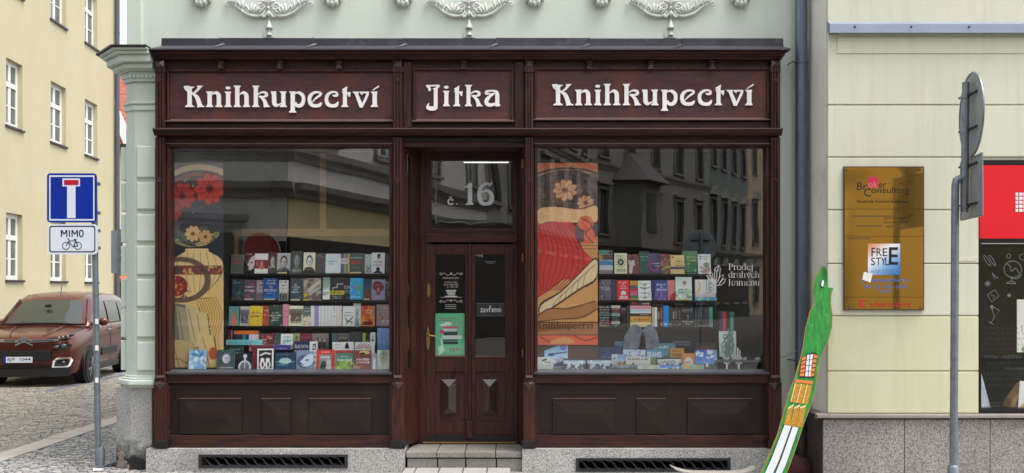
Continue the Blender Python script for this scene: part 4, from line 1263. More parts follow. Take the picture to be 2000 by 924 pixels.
# ================================================================== RIGHT-HAND SHOP
rs = thing("red_sign_shopfront", "neighbouring shop window under a red fascia with white dot emblem", "shopfront", (X(1960, YR), YR, Z(806, YR)))
M['red'] = PM("red_fascia", L(226, 24, 40), rough=0.35, c2=L(214, 20, 36), vscale=1.5)
xs = X(1913, YR)
MB().box(xs, 9.0, YR - .006, YR + .10, Z(466, YR), Z(323, YR)).build("fascia_panel", M['red'], rs)
MB().box(xs, 9.0, YR + .0, YR + .15, Z(323, YR) + .001, Z(313, YR)).build("fascia_top_frame", M['black_gloss'], rs)
MB().box(xs, 9.0, YR - .002, YR + .12, Z(474, YR), Z(466.4, YR)).build("window_head", M['black_gloss'], rs)
MB().box(xs, X(1916.5, YR), YR - .002, YR + .12, Z(797, YR), Z(474.5, YR)).build("window_jamb", M['black_gloss'], rs)
MB().box(xs, 9.0, YR - .002, YR + .12, Z(806, YR), Z(797.4, YR)).build("window_base", M['black_gloss'], rs)
rpane = MB().box(X(1916, YR), 9.0, YR + .05, YR + .058, Z(798, YR), Z(474, YR)).build("window_pane", M['pane_plain'], rs)
for r_ in range(5):
    for c in range(7):
        a = 1983.2 + c * 7.8 + (0 if c else .5); w_ = (5.2, 6.2, 6.4, 6.4, 6.4, 6.2, 5.2)[c]
        b = 376.5 + r_ * 7.9
        MB().pbox(a, a + w_, b, b + 5.8, YR - .010, YR - .0062).build("emblem_dot", M['white'], rs, bevel=.004)
# chalk drawings on its glass
cy = YR + .0485
m = MB()
def cl(pts, close=False, sm=True):
    p = crom(pts, 4, close) if sm else list(pts)
    if close: p = p + [p[0]]
    m.tube([W(a, b, cy) for a, b in p], .0028, 5, .2)
def circ(cx_, cy_, rx, ry): return [(cx_ + rx * math.cos(2 * PI * k / 10), cy_ + ry * math.sin(2 * PI * k / 10)) for k in range(10)]
for (q, w_) in ((1928, 5), (1938, 4.5)):
    e = [(q + w_ * math.cos(t) * .9 + 5 * math.sin(t), 509 - 10 * math.sin(t) * -1 + 2 * math.cos(t)) for t in [2 * PI * k / 10 for k in range(10)]]
    cl(e, True)
cl(circ(1978, 526, 17, 16), True); cl([(1964, 515), (1972, 519), (1976, 530), (1984, 524), (1990, 534)]); cl([(1975, 543), (1975, 549), (1966, 553), (1984, 554), (1976, 549)])
cl([(1966, 538), (1984, 545), (1996, 536)])
cl(circ(1970, 500, 4, 4), True); cl(circ(1999, 502, 8, 6), True)
for (sx_, sy_, sr_) in ((1929, 554, 6), (1971, 577, 4)):
    for k in range(4):
        a = PI * k / 4
        cl([(sx_ - sr_ * math.cos(a), sy_ - sr_ * math.sin(a)), (sx_ + sr_ * math.cos(a), sy_ + sr_ * math.sin(a))], sm=False)
cl([(1938, 533), (1942, 545), (1950, 542), (1944, 540)], True, False)
cl([(1929, 576), (1943, 566), (1951, 578), (1937, 590)], True, False); cl([(1935, 576), (1943, 578), (1939, 584)], False, False)
cl([(1936, 598), (1952, 606), (1942, 620), (1936, 598)], False, False); cl([(1942, 620), (1936, 630), (1930, 628), (1940, 634)], False, False); cl(circ(1937, 600, 3, 3), True)
m.build("chalk_drawing", M['chalk'], rpane)
M['chalk_dim'] = PM("faint_chalk", L(84, 88, 88), rough=0.9)
rr_ = np.random.default_rng(12)
for (s_, a, b, py_) in (("POTISK", 1922, 1950, 694), ("VIZITEK", 1957, 1996, 694), ("DOKUMENTŮ", 1962, 2012, 716)):
    text("chalk_lettering", s_, X(a, cy), X(b, cy), Z(py_ + 6.5, cy), Z(py_, cy), cy, M['chalk_dim'], rpane)
for py_ in (638, 648, 659, 669, 679, 706, 727, 738, 750):
    m = MB()
    a = 1920 + rr_.uniform(0, 8)
    while a < 2008:
        b = py_ + rr_.uniform(-.5, 1)
        m.tube([W(a, b, cy), W(a + rr_.uniform(1, 2.5), b + 5, cy), W(a + 3, b + rr_.uniform(0, 4), cy)], .0016, 4, .2)
        a += rr_.uniform(4.5, 9)
    m.build("faint_chalk_writing", M['chalk_dim'], rpane)["kind"] = "stuff"
# inside of that shop
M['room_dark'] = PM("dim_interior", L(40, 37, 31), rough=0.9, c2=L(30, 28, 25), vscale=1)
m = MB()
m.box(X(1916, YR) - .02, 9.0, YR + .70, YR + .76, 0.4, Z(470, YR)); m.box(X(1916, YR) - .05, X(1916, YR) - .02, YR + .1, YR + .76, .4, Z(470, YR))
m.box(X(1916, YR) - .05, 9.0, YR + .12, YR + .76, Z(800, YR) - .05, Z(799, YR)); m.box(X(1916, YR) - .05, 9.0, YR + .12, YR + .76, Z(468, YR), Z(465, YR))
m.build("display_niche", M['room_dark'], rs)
cvb = Canvas(16, 40, (236, 234, 226)); cvb.ell(.7, .95, .5, .12, (120, 160, 70)); cvb.words(.2, .5, .9, .53, (120, 120, 120), rr_); cvb.words(.2, .58, .9, .61, (140, 140, 140), rr_)
o = sheet("hanging_notice", cvb, .24, .52, (X(2010, YR + .15), YR + .15, Z(688, YR + .15)), mat_=M['print_matt'])
tag(o, "white hanging notice with green leaf in the right shop window", "notice")
M['kraft'] = PM("kraft_paper", L(176, 140, 96), rough=0.9, c2=L(150, 118, 80), vscale=8, bump=.5, bscale=14)
m = MB()
pts = [(1968, 797), (2040, 797), (2030, 752), (1998, 748), (1984, 768), (1975, 780)]
m.prism([(X(a, YR + .2), Z(b, YR + .2)) for a, b in pts], YR + .16, YR + .34)
tag(m.build("paper_bag", M['kraft'], None, bevel=.02), "crumpled brown kraft paper bag at the bottom of the right window", "bag")
cvb = Canvas(20, 24, (230, 228, 222)); cvb.blotch([(200, 150, 60), (150, 60, 50), (90, 120, 60), (60, 60, 60)], rr_, 22, .07, .15, .1, .9, .95)
o = sheet("product_card", cvb, .24, .26, (X(2012, YR + .14), YR + .14, Z(798, YR + .14)), mat_=M['print_matt'], rot=(-.1, .12, 0)); tag(o, "white card with small colour pictures leaning on the paper bag", "card")
cvb = Canvas(14, 30, (190, 198, 206)); cvb.blotch([(160, 172, 184), (212, 216, 220)], rr_, 20, .2)
o = sheet("leaning_board", cvb, .09, .62, (X(1926, YR + .15), YR + .15, Z(798, YR + .15)), mat_=M['print_matt'], rot=(-.05, -.24, 0)); tag(o, "pale blue board leaning in the corner of the right window", "board")

# ================================================================== GILT COMPANY PLATE
yq = YR - .03
plq = thing("company_plate", "tall golden company plate with printed names on the yellow wall", "sign", (X(1726, yq), yq, Z(606, yq)))
M['gilt'] = PM("polished_gilt_metal", L(214, 168, 88), rough=0.07, metal=0.9, c2=L(208, 160, 80), vscale=1.2, spec=.5)
M['maroon_rim'] = PM("plate_rim", L(84, 62, 58), rough=.4)
MB().pbox(1648, 1805, 325, 606, yq + .004, yq + .03).build("plate_backing", M['maroon_rim'], plq)
for (a, b) in ((327, 408), (408.8, 461), (461.8, 580), (580.8, 604)):
    MB().pbox(1650, 1803, a, b, yq, yq + .004).build("plate_leaf", M['gilt'], plq)
for (a, b) in ((1654, 332), (1797, 332), (1658, 599), (1798, 600)):
    MB().lathe((X(a, yq), yq - .0005, Z(b, yq)), [(.011, 0), (.010, -.006), (.004, -.008)], 10, 'y').build("plate_screw", M['zinc'], plq, smooth=True)
M['txt_brown'] = PM("dark_brown_print", L(32, 18, 12), rough=.5)
M['txt_blue'] = PM("blue_print", L(62, 128, 205), rough=.5)
M['txt_red'] = PM("red_print", L(196, 30, 44), rough=.5)
M['txt_dim'] = PM("faded_print", L(104, 78, 40), rough=.5)
M['pink'] = PM("crimson_square", L(208, 40, 84), rough=.45)
M['txt_pale'] = PM("pale_pink_print", L(226, 130, 140), rough=.5)
yt = yq - .0012
def ptext(s, a, b, c, d, mt, bold=0.0):
    text("lettering", s, X(a, yt), X(b, yt), Z(d, yt), Z(c, yt), yt - .0008, M[mt], plq, bold)
MB().pbox(1695, 1715, 346, 366.5, yt + .0002, yt + .001).build("crimson_square", M['pink'], plq)
ptext("Br", 1674, 1694, 356, 371, 'txt_brown'); ptext("ok", 1696, 1714, 353, 366, 'txt_pale'); ptext("er", 1716, 1731, 358, 367, 'txt_brown')
ptext("C", 1688, 1701, 368, 384, 'txt_brown'); ptext("onsulting", 1702, 1776, 365, 381, 'txt_brown')
ptext("Nezávislý finanční konzultant", 1674, 1777, 390, 397.5, 'txt_brown', .01)
ptext("po, st  9 - 17 hod.", 1727, 1770, 424, 429, 'txt_brown'); ptext("čt, pá  8 - 16 hod.", 1727, 1774, 432, 437, 'txt_brown')
for (a, b, c) in ((1665, 1762, 421), (1672, 1722, 440), (1730, 1772, 441), (1655, 1700, 464)):
    MB().pbox(a, b, c, c + 2.6, yt, yt + .0006).build("print_line", M['txt_dim'], plq)
cvf = Canvas(40, 40, (240, 240, 244))
t_ = np.clip(cvf.u * .6 + cvf.v * .75, 0, 1.35)
cvf.a = np.where((t_ < .45)[..., None], np.array([222, 128, 88]) + (np.array([246, 244, 248]) - np.array([222, 128, 88])) * (t_ / .45)[..., None], np.array([246, 244, 248]) + (np.array([30, 120, 210]) - np.array([246, 244, 248])) * np.clip((t_ - .55) / .7, 0, 1)[..., None])
k_ = (D + yt) / F
o = sheet("studio_sticker", cvf, 63 * k_, 61 * k_, (X(1726.5, yt), yt - .0014, Z(537, yt)), thick=.0008, parent=plq, back=(220, 220, 220))
def ftext(s, a, b, c, d, bold=0.0):
    text("lettering", s, X(a, yt), X(b, yt), Z(d, yt), Z(c, yt), yt - .003, M['black'], plq, bold)
ftext("F", 1702, 1710, 484, 501); ftext("R", 1712, 1722, 485, 500); ftext("E", 1724, 1733, 485, 500); ftext("S", 1701, 1709, 503, 518); ftext("T", 1711, 1720, 503, 518); ftext("Y", 1721, 1730, 503, 518); ftext("L", 1729, 1736, 503, 518); ftext("E", 1736, 1754, 483, 517, .012)
M['grey_print'] = PM("grey_print", L(150, 160, 180), rough=.5)
text("lettering", "HAIR STUDIO", X(1702, yt), X(1754, yt), Z(534, yt), Z(526, yt), yt - .003, M['grey_print'], plq)
ptext("DÁMSKÉ KADEŘNICTVÍ", 1682, 1775, 543, 551, 'txt_blue', .01)
ptext("PO - PÁ  7.00 - 19.00", 1689, 1770, 555, 563.5, 'txt_blue', .01); ptext("1. patro", 1714, 1741, 565, 573, 'txt_blue', .01)
ptext("vchod ze dvora", 1698, 1779, 589, 599.5, 'txt_red', .015)
m = MB(); m.pbox(1678, 1682, 586, 600, yt, yt + .001); m.pbox(1682, 1690, 586, 589.5, yt, yt + .001); m.pbox(1682, 1690, 596.5, 600, yt, yt + .001); m.build("red_bracket", M['txt_red'], plq)
MB().prism([(X(a, yt), Z(b, yt)) for a, b in ((1687, 531), (1704, 535), (1700, 552), (1684, 546))], yt - .004, yt - .0032).build("torn_sticker", M['white'], plq)

# chipped plaster beside the post
m = MB(); r5 = random.Random(4)
for (u0, v0, ru, rv) in ((1878, 508, 9, 2.6), (1893, 507, 10, 3.2), (1905, 508, 6, 3.4)):
    m.prism([(X(u0 + ru * math.cos(2 * PI * k / 12) * r5.uniform(.7, 1.15), YR), Z(v0 + rv * math.sin(2 * PI * k / 12) * r5.uniform(.7, 1.15), YR)) for k in range(12)], YR - .003 - .001 * ru / 10, YR + .005)
m.build("chipped_plaster", PM('bare_pale_plaster', L(226, 222, 212), rough=.95, c2=L(196, 190, 176), vscale=30, bump=.6, bscale=60), yb_)
# ================================================================== DRAINPIPE by the shopfront
yd = -.02
dp = thing("drainpipe", "grey metal drainpipe between the shopfront and the yellow wall", "drainpipe", (X(1565, yd), yd, 0))
MB().lathe((X(1565, yd), yd, 0), [(.061, .02), (.061, 9.5)], 20).build("pipe", M['pipe'], dp, smooth=True)
for py_ in (122, 704):
    MB().lathe((X(1565, yd), yd, Z(py_, yd)), [(.062, -.014), (.068, -.012), (.068, .012), (.062, .014)], 20).build("pipe_clamp", M['pipe'], dp, smooth=True)
    MB().tube([(X(1553, yd), yd, Z(py_, yd)), (X(1547, yd), yd - .02, Z(py_, yd) + .004), (X(1545, yd), YW, Z(py_, yd) + .004)], .006, 6).build("clamp_bolt", M['zinc'], dp)
MB().lathe((X(1565, yd), yd, .02), [(.068, 0), (.068, .55), (.062, .57)], 20).build("pipe_socket", M['iron'], dp, smooth=True)
m = MB(); m.tube([W(a, b, -.05) for a, b in crom([(1512, 712), (1508, 705), (1512, 698), (1530, 697), (1548, 690), (1558, 684)], 5)], .004, 6)
tag(m.build("loose_cable", M['galv'], None, smooth='all'), "thin loose cable hanging beside the right shop window", "cable")
M['redstone'] = PM("reddish_stone", L(96, 44, 42), rough=.8, c2=L(60, 34, 34), vscale=12, bump=.6, bscale=18)
m = MB(); m.ball((X(1562, -.2), -.2, .05), .13, .11, .13, 14, 10)
m.v = [(x + .02 * math.sin(z * 30 + x * 11), y, z + .015 * math.sin(x * 40)) for x, y, z in m.v]
tag(m.build("red_stone", M['redstone'], None, smooth='all'), "rounded reddish stone behind the foot of the green cutout", "stone")

# ================================================================== GREEN PAINTED CUTOUT leaning on the corner
yc0 = -.80
def cut_y(py): return -.95 + (924 - py) * .00105     # leans back towards the wall
ct = thing("green_wooden_cutout", "tall green painted wooden animal cutout leaning beside the drainpipe", "cutout", (X(1500, -.95), -.95, 0))
M['cut_green'] = PM("brushed_green_paint", L(36, 150, 50), rough=.45, c2=L(14, 100, 32), vscale=9, var=1.0, stretch=(4, 1, .8), bump=.5, bscale=40, c3=L(96, 190, 100), c3scale=16, c3lo=.60, c3hi=.72)
M['cut_edge'] = PM("plywood_edge", L(176, 130, 70), rough=.8)
M['cut_gold'] = PM("gold_brown_paint", L(204, 150, 30), rough=.55, c2=L(150, 98, 18), vscale=60, var=.9)
M['cut_cream'] = PM("cream_paint", L(236, 206, 150), rough=.6)
M['cut_orange'] = PM("orange_paint", L(226, 126, 48), rough=.6, c2=L(206, 104, 34), vscale=20)
M['cut_white'] = PM("white_brushed_paint", L(222, 226, 236), rough=.6, c2=L(196, 200, 214), vscale=14, stretch=(6, 1, 1))
outl = [(1607, 520), (1611, 522), (1614, 530), (1617, 540), (1620, 553), (1632, 550), (1628, 562), (1623, 573), (1622, 592), (1625, 615), (1624, 640), (1616, 668), (1605, 690), (1598, 712), (1595, 740), (1591, 765), (1582, 795), (1569, 828), (1556, 868), (1543, 905), (1528, 945), (1512, 985),
        (1462, 985), (1485, 930), (1505, 885), (1520, 848), (1531, 808), (1543, 765), (1553, 740), (1558, 722), (1565, 700), (1570, 676), (1575, 640), (1583, 610), (1591, 594), (1592, 580), (1589, 568), (1590, 556), (1594, 542), (1600, 529)]
def cut_piece(name, poly, mt, off, thick, par, smooth_n=0):
    p = crom(poly, smooth_n, True) if smooth_n else poly
    n = len(p)
    a = sum(p[i][0] * p[(i + 1) % n][1] - p[(i + 1) % n][0] * p[i][1] for i in range(n))
    if a > 0: p = p[::-1]
    vs = []
    for o_ in (off, off + thick):
        for (u, v) in p:
            y = cut_y(v)
            x, _, z = W(u, v, y)
            vs.append((x, y + o_, z))
    fs = [tuple(range(n)), tuple(range(2 * n - 1, n - 1, -1))] + [(i, n + i, n + (i + 1) % n, (i + 1) % n) for i in range(n)]
    return MB().add(vs, fs).build(name, M[mt], par)
cb = cut_piece("painted_board", outl, 'cut_green', 0, .018, ct, 0)
edge = [(u + 1.6 * (1 if i < 21 else -1), v) for i, (u, v) in enumerate(outl)]
cut_piece("plywood_core", edge, 'cut_edge', .004, .009, ct, 0)
cut_piece("eye_rim", [(1604, 549), (1602, 556), (1603, 562), (1607, 562), (1610, 556), (1610, 547), (1607, 544)], 'black', -.004, .003, ct, 3)
cut_piece("eye", [(1605, 550), (1603.5, 556), (1605, 560), (1608, 558), (1609, 551), (1607, 546)], 'cut_white', -.008, .004, ct, 3)
# open window with shutters
cut_piece("window_outline", [(1564, 738), (1560, 735), (1565, 700), (1575, 691), (1590, 688), (1597, 692), (1590, 738)], 'black', -.004, .003, ct)
for (q0, q1, q2, q3) in (((1566, 699), (1574, 694), (1570, 736), (1561, 736)), ((1589, 691), (1596, 693), (1589, 735), (1582, 737))):
    for k in range(5):
        t0, t1 = k / 5 + .02, (k + 1) / 5 - .03
        lerp = lambda a, b, t: (a[0] + (b[0] - a[0]) * t, a[1] + (b[1] - a[1]) * t)
        cut_piece("shutter_slat", [lerp(q0, q3, t0), lerp(q1, q2, t0), lerp(q1, q2, t1), lerp(q0, q3, t1)], 'cut_orange', -.008, .004, ct)
for (q0, q1, q2, q3) in (((1576, 693), (1581, 692), (1577, 736), (1572, 736)), ((1582.5, 692), (1587.5, 691), (1582, 736), (1578.5, 736))):
    for k in range(4):
        t0, t1 = k / 4 + .01, (k + 1) / 4 - .02
        cut_piece("window_light", [lerp(q0, q3, t0), lerp(q1, q2, t0), lerp(q1, q2, t1), lerp(q0, q3, t1)], 'cut_white', -.008, .004, ct)
# golden book rows
cut_piece("book_row_top", [(1554, 741), (1588, 745), (1587, 750), (1553, 747)], 'cut_orange', -.004, .003, ct)
for k in range(3):
    a, b = 1552 + k * 11.6, 1552 + (k + 1) * 11.6 - .8
    sh = 9
    cut_piece("painted_book", [(a, 749 + k), (b, 750 + k), (b - sh, 787 + k * 1.5), (a - sh, 785 + k * 1.5)], 'cut_gold', -.004, .003, ct)
    cut_piece("painted_book_spine", [(a + .2, 749 + k), (a + 2, 749 + k), (a + 2 - sh, 785 + k * 1.5), (a + .2 - sh, 785 + k * 1.5)], 'cut_cream', -.008, .003, ct)
    a, b = 1539 + k * 12, 1539 + (k + 1) * 12 - .8
    cut_piece("painted_book", [(a, 797 - k), (b, 790 + k), (b - 8, 831 + k * 2), (a - 8, 829 + k * 2)], 'cut_gold', -.004, .003, ct)
    cut_piece("painted_book_top", [(a, 796 - k), (b, 789 + k), (b - 1, 793 + k), (a - 1, 800 - k)], 'cut_cream', -.008, .003, ct)
for (a0, a1, b0, b1) in ((1532, 1545, 1478, 1493), (1548, 1559, 1499, 1511)):
    t_, bt = (830, 960) if a0 < 1540 else (833, 962)
    cut_piece("white_stripe_outline", [(a0 - 1.4, t_), (a1 + 1.4, t_ + 2), ((a1 + b1) / 2 + 3.4, (t_ + bt) / 2 + 3), (b1 + 1, bt), (b0 - 1.4, bt), ((a0 + b0) / 2 + .6, (t_ + bt) / 2)], 'black', -.004, .003, ct)
    cut_piece("white_stripe", [(a0, t_), (a1, t_ + 2), ((a1 + b1) / 2 + 2, (t_ + bt) / 2 + 3), (b1, bt), (b0, bt), ((a0 + b0) / 2 + 2, (t_ + bt) / 2)], 'cut_white', -.008, .004, ct)

# ================================================================== SKATEBOARD on the pavement
ys = -.42
sk = thing("skateboard", "skateboard with pale wooden deck standing before the right cellar grille", "skateboard", (X(1392, ys), ys, 0))
M['deck'] = PM("maple_deck", L(188, 182, 174), rough=.5, c2=L(160, 154, 146), vscale=9, stretch=(.6, 4, 4))
prof = [(a, b + 1.5) for a, b in crom([(1308, 907), (1318, 913), (1338, 919), (1360, 921), (1400, 921.5), (1440, 921), (1458, 917.5), (1470, 912), (1475, 909.5)], 4)]
vs, fs = [], []
nn = len(prof)
for i, (a, b) in enumerate(prof):
    e = min(i, nn - 1 - i) / (nn - 1) * 2
    w_ = .08 * min(1, math.sqrt(max(e * 3.2, .02)))
    for (dy, dz) in ((-w_, 0), (w_, 0), (w_, -.011), (-w_, -.011)):
        vs.append((X(a, ys), ys + dy, Z(b, ys) + dz + .006))
for i in range(nn - 1):
    for k in range(4):
        fs.append((i * 4 + k, i * 4 + (k + 1) % 4, (i + 1) * 4 + (k + 1) % 4, (i + 1) * 4 + k))
fs += [(3, 2, 1, 0), tuple((nn - 1) * 4 + k for k in range(4))]
MB().add(vs, fs).build("deck", M['deck'], sk, smooth=True)
zd = Z(922, ys)
for a in (1350, 1432):
    MB().box(X(a, ys) - .02, X(a, ys) + .02, ys - .06, ys + .06, .026, zd).build("truck", M['zinc'], sk, bevel=.006)
    for sg in (-1, 1):
        MB().lathe((X(a, ys), ys + sg * .085 - .016, .026), [(.020, 0), (.026, .004), (.026, .028), (.020, .032)], 14, 'y').build("wheel", M['white'], sk, smooth=True)

# ================================================================== DEAD-END SIGN on the left
ysg = .05
ds = thing("dead_end_sign", "blue dead-end road sign with bicycle exemption plate on a grey pole", "road sign", (X(189, ysg), ysg, 0))
M['sign_blue'] = PM("blue_sign_face", L(8, 48, 158), rough=.3, c2=L(6, 42, 146), vscale=2)
M['sign_red'] = PM("red_sign_face", L(196, 32, 52), rough=.3)
M['sign_white'] = PM("white_sign_face", L(224, 230, 240), rough=.3, c2=L(216, 222, 234), vscale=2)
MB().tube([(X(192, ysg + .06), ysg + .06, 0), (X(183.5, ysg + .06), ysg + .06, Z(345, ysg))], .031, 14).build("pole", M['galv'], ds, smooth=True)
def rrect(a, b, c, d, r, y, n=5):
    pts = []
    for (cx_, cy_, s0) in ((b - r, c + r, 0), (b - r, d - r, 1), (a + r, d - r, 2), (a + r, c + r, 3)):
        for k in range(n + 1):
            an = -PI / 2 + s0 * PI / 2 + k / n * PI / 2
            pts.append((X(cx_ + r * math.cos(an), y), Z(cy_ + r * math.sin(an), y)))
    return pts
MB().prism(rrect(92, 188.5, 338.5, 434.5, 6, ysg), ysg - .003, ysg + .012).build("sign_panel", M['sign_blue'], ds)
m = MB()
for q in ((96, 184.5, 342.5, 345.5), (96, 184.5, 428, 431), (96, 98.5, 345.5, 428), (182, 184.5, 345.5, 428)): m.pbox(*q, ysg - .0042, ysg - .0030)
m.build("sign_border", M['sign_white'], ds)
m = MB(); m.pbox(131, 147.5, 364, 426, ysg - .0042, ysg - .003); m.pbox(122, 156, 348.5, 364, ysg - .0042, ysg - .003); m.build("sign_symbol", M['sign_white'], ds)
MB().pbox(125, 153.5, 351.5, 361.5, ysg - .0054, ysg - .0043).build("sign_symbol_bar", M['sign_red'], ds)
MB().prism(rrect(94, 190.5, 438, 497, 7, ysg), ysg - .002, ysg + .012).build("exemption_plate", M['sign_white'], ds)
m = MB()
o_, i_ = rrect(96.5, 186.5, 441, 493, 5, ysg), rrect(98.7, 184.3, 443.2, 490.8, 4, ysg)
n = len(o_)
m.add([(p[0], ysg - .0032, p[1]) for p in o_] + [(p[0], ysg - .0032, p[1]) for p in i_], [(k, (k + 1) % n, n + (k + 1) % n, n + k) for k in range(n)]); m.build("plate_border", M['black'], ds)
for ch in ([(120, 462.5), (120, 449.5), (125.2, 457.5), (130.4, 449.5), (130.4, 462.5)], [(135.6, 449.5), (135.6, 462.5)], [(140.8, 462.5), (140.8, 449.5), (146, 457.5), (151.2, 449.5), (151.2, 462.5)], [(158.8 + 3.7 * math.cos(2 * PI * k / 14), 456 + 6.5 * math.sin(2 * PI * k / 14)) for k in range(15)]):
    lm = MB()
    for q0, q1 in zip(ch[:-1], ch[1:]): lm.tube([W(*q0, ysg - .0034), W(*q1, ysg - .0034)], .0062, 6, .15)
    lm.build("letter", M['black'], ds)
m = MB()
def bl(pts, r_=.0045): m.tube([W(a, b, ysg - .004) for a, b in pts], r_, 6, .25)
for cx_ in (129, 152): bl([(cx_ + 7 * math.cos(2 * PI * k / 20), 480 + 7 * math.sin(2 * PI * k / 20)) for k in range(21)], .0035)
bl([(129, 480), (135, 470.5), (134, 467), (131.5, 466)]); bl([(135, 470.5), (148, 470.5), (142.5, 482), (134, 471)]); bl([(152, 480), (147, 468.5)]); bl([(142.5, 482), (152, 480)]); bl([(144, 468), (149.5, 468)], .006)
m.build("bicycle_symbol", M['black'], ds)
for py_ in (358, 415, 450, 484):
    MB().box(X(176, ysg), X(189, ysg), ysg + .013, ysg + .10, Z(py_ + 3, ysg), Z(py_ - 3, ysg)).build("sign_clamp", M['galv'], ds)
for (py_) in (628, 680, 743):
    MB().box(X(184, ysg), X(190, ysg), ysg + .024, ysg + .03, Z(py_ + 5, ysg), Z(py_ - 5, ysg)).build("pole_sticker", M['white'], ds)
MB().box(X(181, ysg), X(201, ysg), ysg - .01, ysg + .13, 0, .035).build("pole_foot", M['galv'], ds, bevel=.005)
MB().lathe((X(191.5, ysg), ysg + .06, .03), [(.045, 0), (.045, .16), (.034, .19)], 12).build("pole_socket", M['galv'], ds, smooth=True)

m = MB(); r5 = random.Random(8)
m.add([(X(192, -.12) + r5.uniform(-.06, .07), -.12 + r5.uniform(-.05, .05), r5.uniform(.016, .05)) for k in range(9)], [(0, 1, 2), (2, 3, 4), (4, 5, 6), (6, 7, 8), (1, 3, 5), (0, 6, 4), (2, 7, 5), (8, 3, 0)])
tag(m.build("paper_litter", M['white'], None), "crumpled white paper scrap at the foot of the dead-end sign", "litter")
# ================================================================== SIGN SEEN FROM BEHIND on the right
yz = -1.3
bs = thing("back_of_round_sign", "road sign post seen from behind with round and oblong sign plates", "road sign", (X(1866, yz), yz, 0))
MB().tube([(X(1862, yz), yz, 0), (X(1862.5, yz), yz, 0.4), (X(1866, yz), yz, Z(362, yz)), (X(1868, yz), yz, Z(352, yz)), (X(1874, yz), yz, Z(349, yz)), (X(1884, yz), yz, Z(349, yz))], .034, 14).build("post", M['galv'], bs, smooth=True)
MB().lathe((X(1862, yz), yz, 0), [(.05, 0), (.05, Z(912, yz)), (.036, Z(908, yz))], 14).build("post_socket", M['galv'], bs, smooth=True)
MB().tube([(X(1883.5, yz), yz, Z(415, yz)), (X(1886.5, yz), yz, Z(161, yz))], .033, 14).build("upper_tube", M['galv'], bs, smooth=True)
# plates face right and away: normal n in plan
na = math.radians(-9)
ndir = Vector((math.cos(na), math.sin(na), 0)); tdir = Vector((-math.sin(na), math.cos(na), 0))
def plate3(name, outline, c, thick, mt):
    """outline in (t,z) about centre c"""
    n = len(outline)
    vs = []
    for o_ in (0.0, thick):
        for (t, z) in outline:
            p = Vector(c) + tdir * t + ndir * o_; vs.append((p.x, p.y, p.z + z))
    fs = [tuple(range(n - 1, -1, -1)), tuple(range(n, 2 * n))] + [(k, (k + 1) % n, n + (k + 1) % n, n + k) for k in range(n)]
    return MB().add(vs, fs).build(name, M[mt], bs)
cr_ = (X(1897, yz), yz, Z(224.5, yz)); rad = .375
plate3("round_sign_plate", [(rad * math.cos(2 * PI * k / 40), rad * math.sin(2 * PI * k / 40)) for k in range(40)], cr_, .008, 'sign_back')
m = MB(); m.tube([Vector(cr_) + tdir * rad * math.cos(2 * PI * k / 40) + Vector((0, 0, rad * math.sin(2 * PI * k / 40))) for k in range(41)], .010, 6); m.build("sign_rim", M['galv'], bs, smooth=True)
cs_ = (X(1897, yz), yz, Z(367, yz))
plate3("oblong_sign_plate", [(t * .33, z * .27) for (t, z) in ((-1, -.92), (-.92, -1), (.92, -1), (1, -.92), (1, .92), (.92, 1), (-.92, 1), (-1, .92))], cs_, .008, 'sign_back')
m = MB(); pp = [(-1, -1), (1, -1), (1, 1), (-1, 1), (-1, -1)]
m.tube([Vector(cs_) + tdir * t * .33 + Vector((0, 0, z * .27)) for t, z in pp], .010, 6); m.build("oblong_rim", M['galv'], bs)
for py_ in (190, 257, 327, 404):
    MB().lathe((X(1885, yz), yz, Z(py_, yz)), [(.035, -.013), (.039, -.012), (.039, .012), (.035, .013)], 14).build("clamp", M['galv'], bs, smooth=True)
    a = Vector((X(1888, yz), yz - .02, Z(py_, yz))); b = Vector(cr_) + tdir * -.2
    MB().tube([a, (b.x - .012, b.y, Z(py_ - 4, yz)), (b.x - .012 , b.y + .35, Z(py_ - 4, yz))], .010, 6).build("clamp_bar", M['iron'], bs)
# ================================================================== SHOP INTERIOR
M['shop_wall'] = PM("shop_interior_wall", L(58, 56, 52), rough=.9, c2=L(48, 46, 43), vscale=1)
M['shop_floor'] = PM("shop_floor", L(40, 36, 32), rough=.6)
M['tan_wood'] = PM("tan_wood", L(168, 128, 84), rough=.6, c2=L(140, 104, 66), vscale=6, stretch=(1, 6, 6))
x0, x1 = X(318, .3), X(1520, .3)
def room(name, b, mt):
    return struct(MB().box(*b).build(name, M[mt]))
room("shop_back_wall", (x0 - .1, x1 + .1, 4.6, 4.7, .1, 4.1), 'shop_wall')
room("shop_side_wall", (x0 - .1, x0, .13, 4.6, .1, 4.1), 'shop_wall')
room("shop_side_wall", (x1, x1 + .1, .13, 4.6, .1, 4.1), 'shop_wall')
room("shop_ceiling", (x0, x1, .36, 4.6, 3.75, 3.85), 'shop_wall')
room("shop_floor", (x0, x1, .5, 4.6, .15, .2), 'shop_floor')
# lit tube lamp seen through the transom
lt = thing("ceiling_tube_lamp", "lit fluorescent tube on the shop ceiling seen through the transom", "lamp", (X(950, 2.2), 2.2, 3.40))
e = bpy.data.materials.new("lit_tube"); e.use_nodes = True
eb = e.node_tree.nodes["Principled BSDF"]; eb.inputs["Emission Color"].default_value = (1, .97, .92, 1); eb.inputs["Emission Strength"].default_value = 0.7
zl = Z(317.5, 2.2)
MB().tube([(X(906, 2.2), 2.2, zl), (X(993, 2.2), 2.2, zl)], .006, 10).build("tube", e, lt, smooth=True)
MB().box(X(904, 2.2), X(1002, 2.2), 2.17, 2.23, zl + .008, 3.75).build("lamp_housing", M['white'], lt)
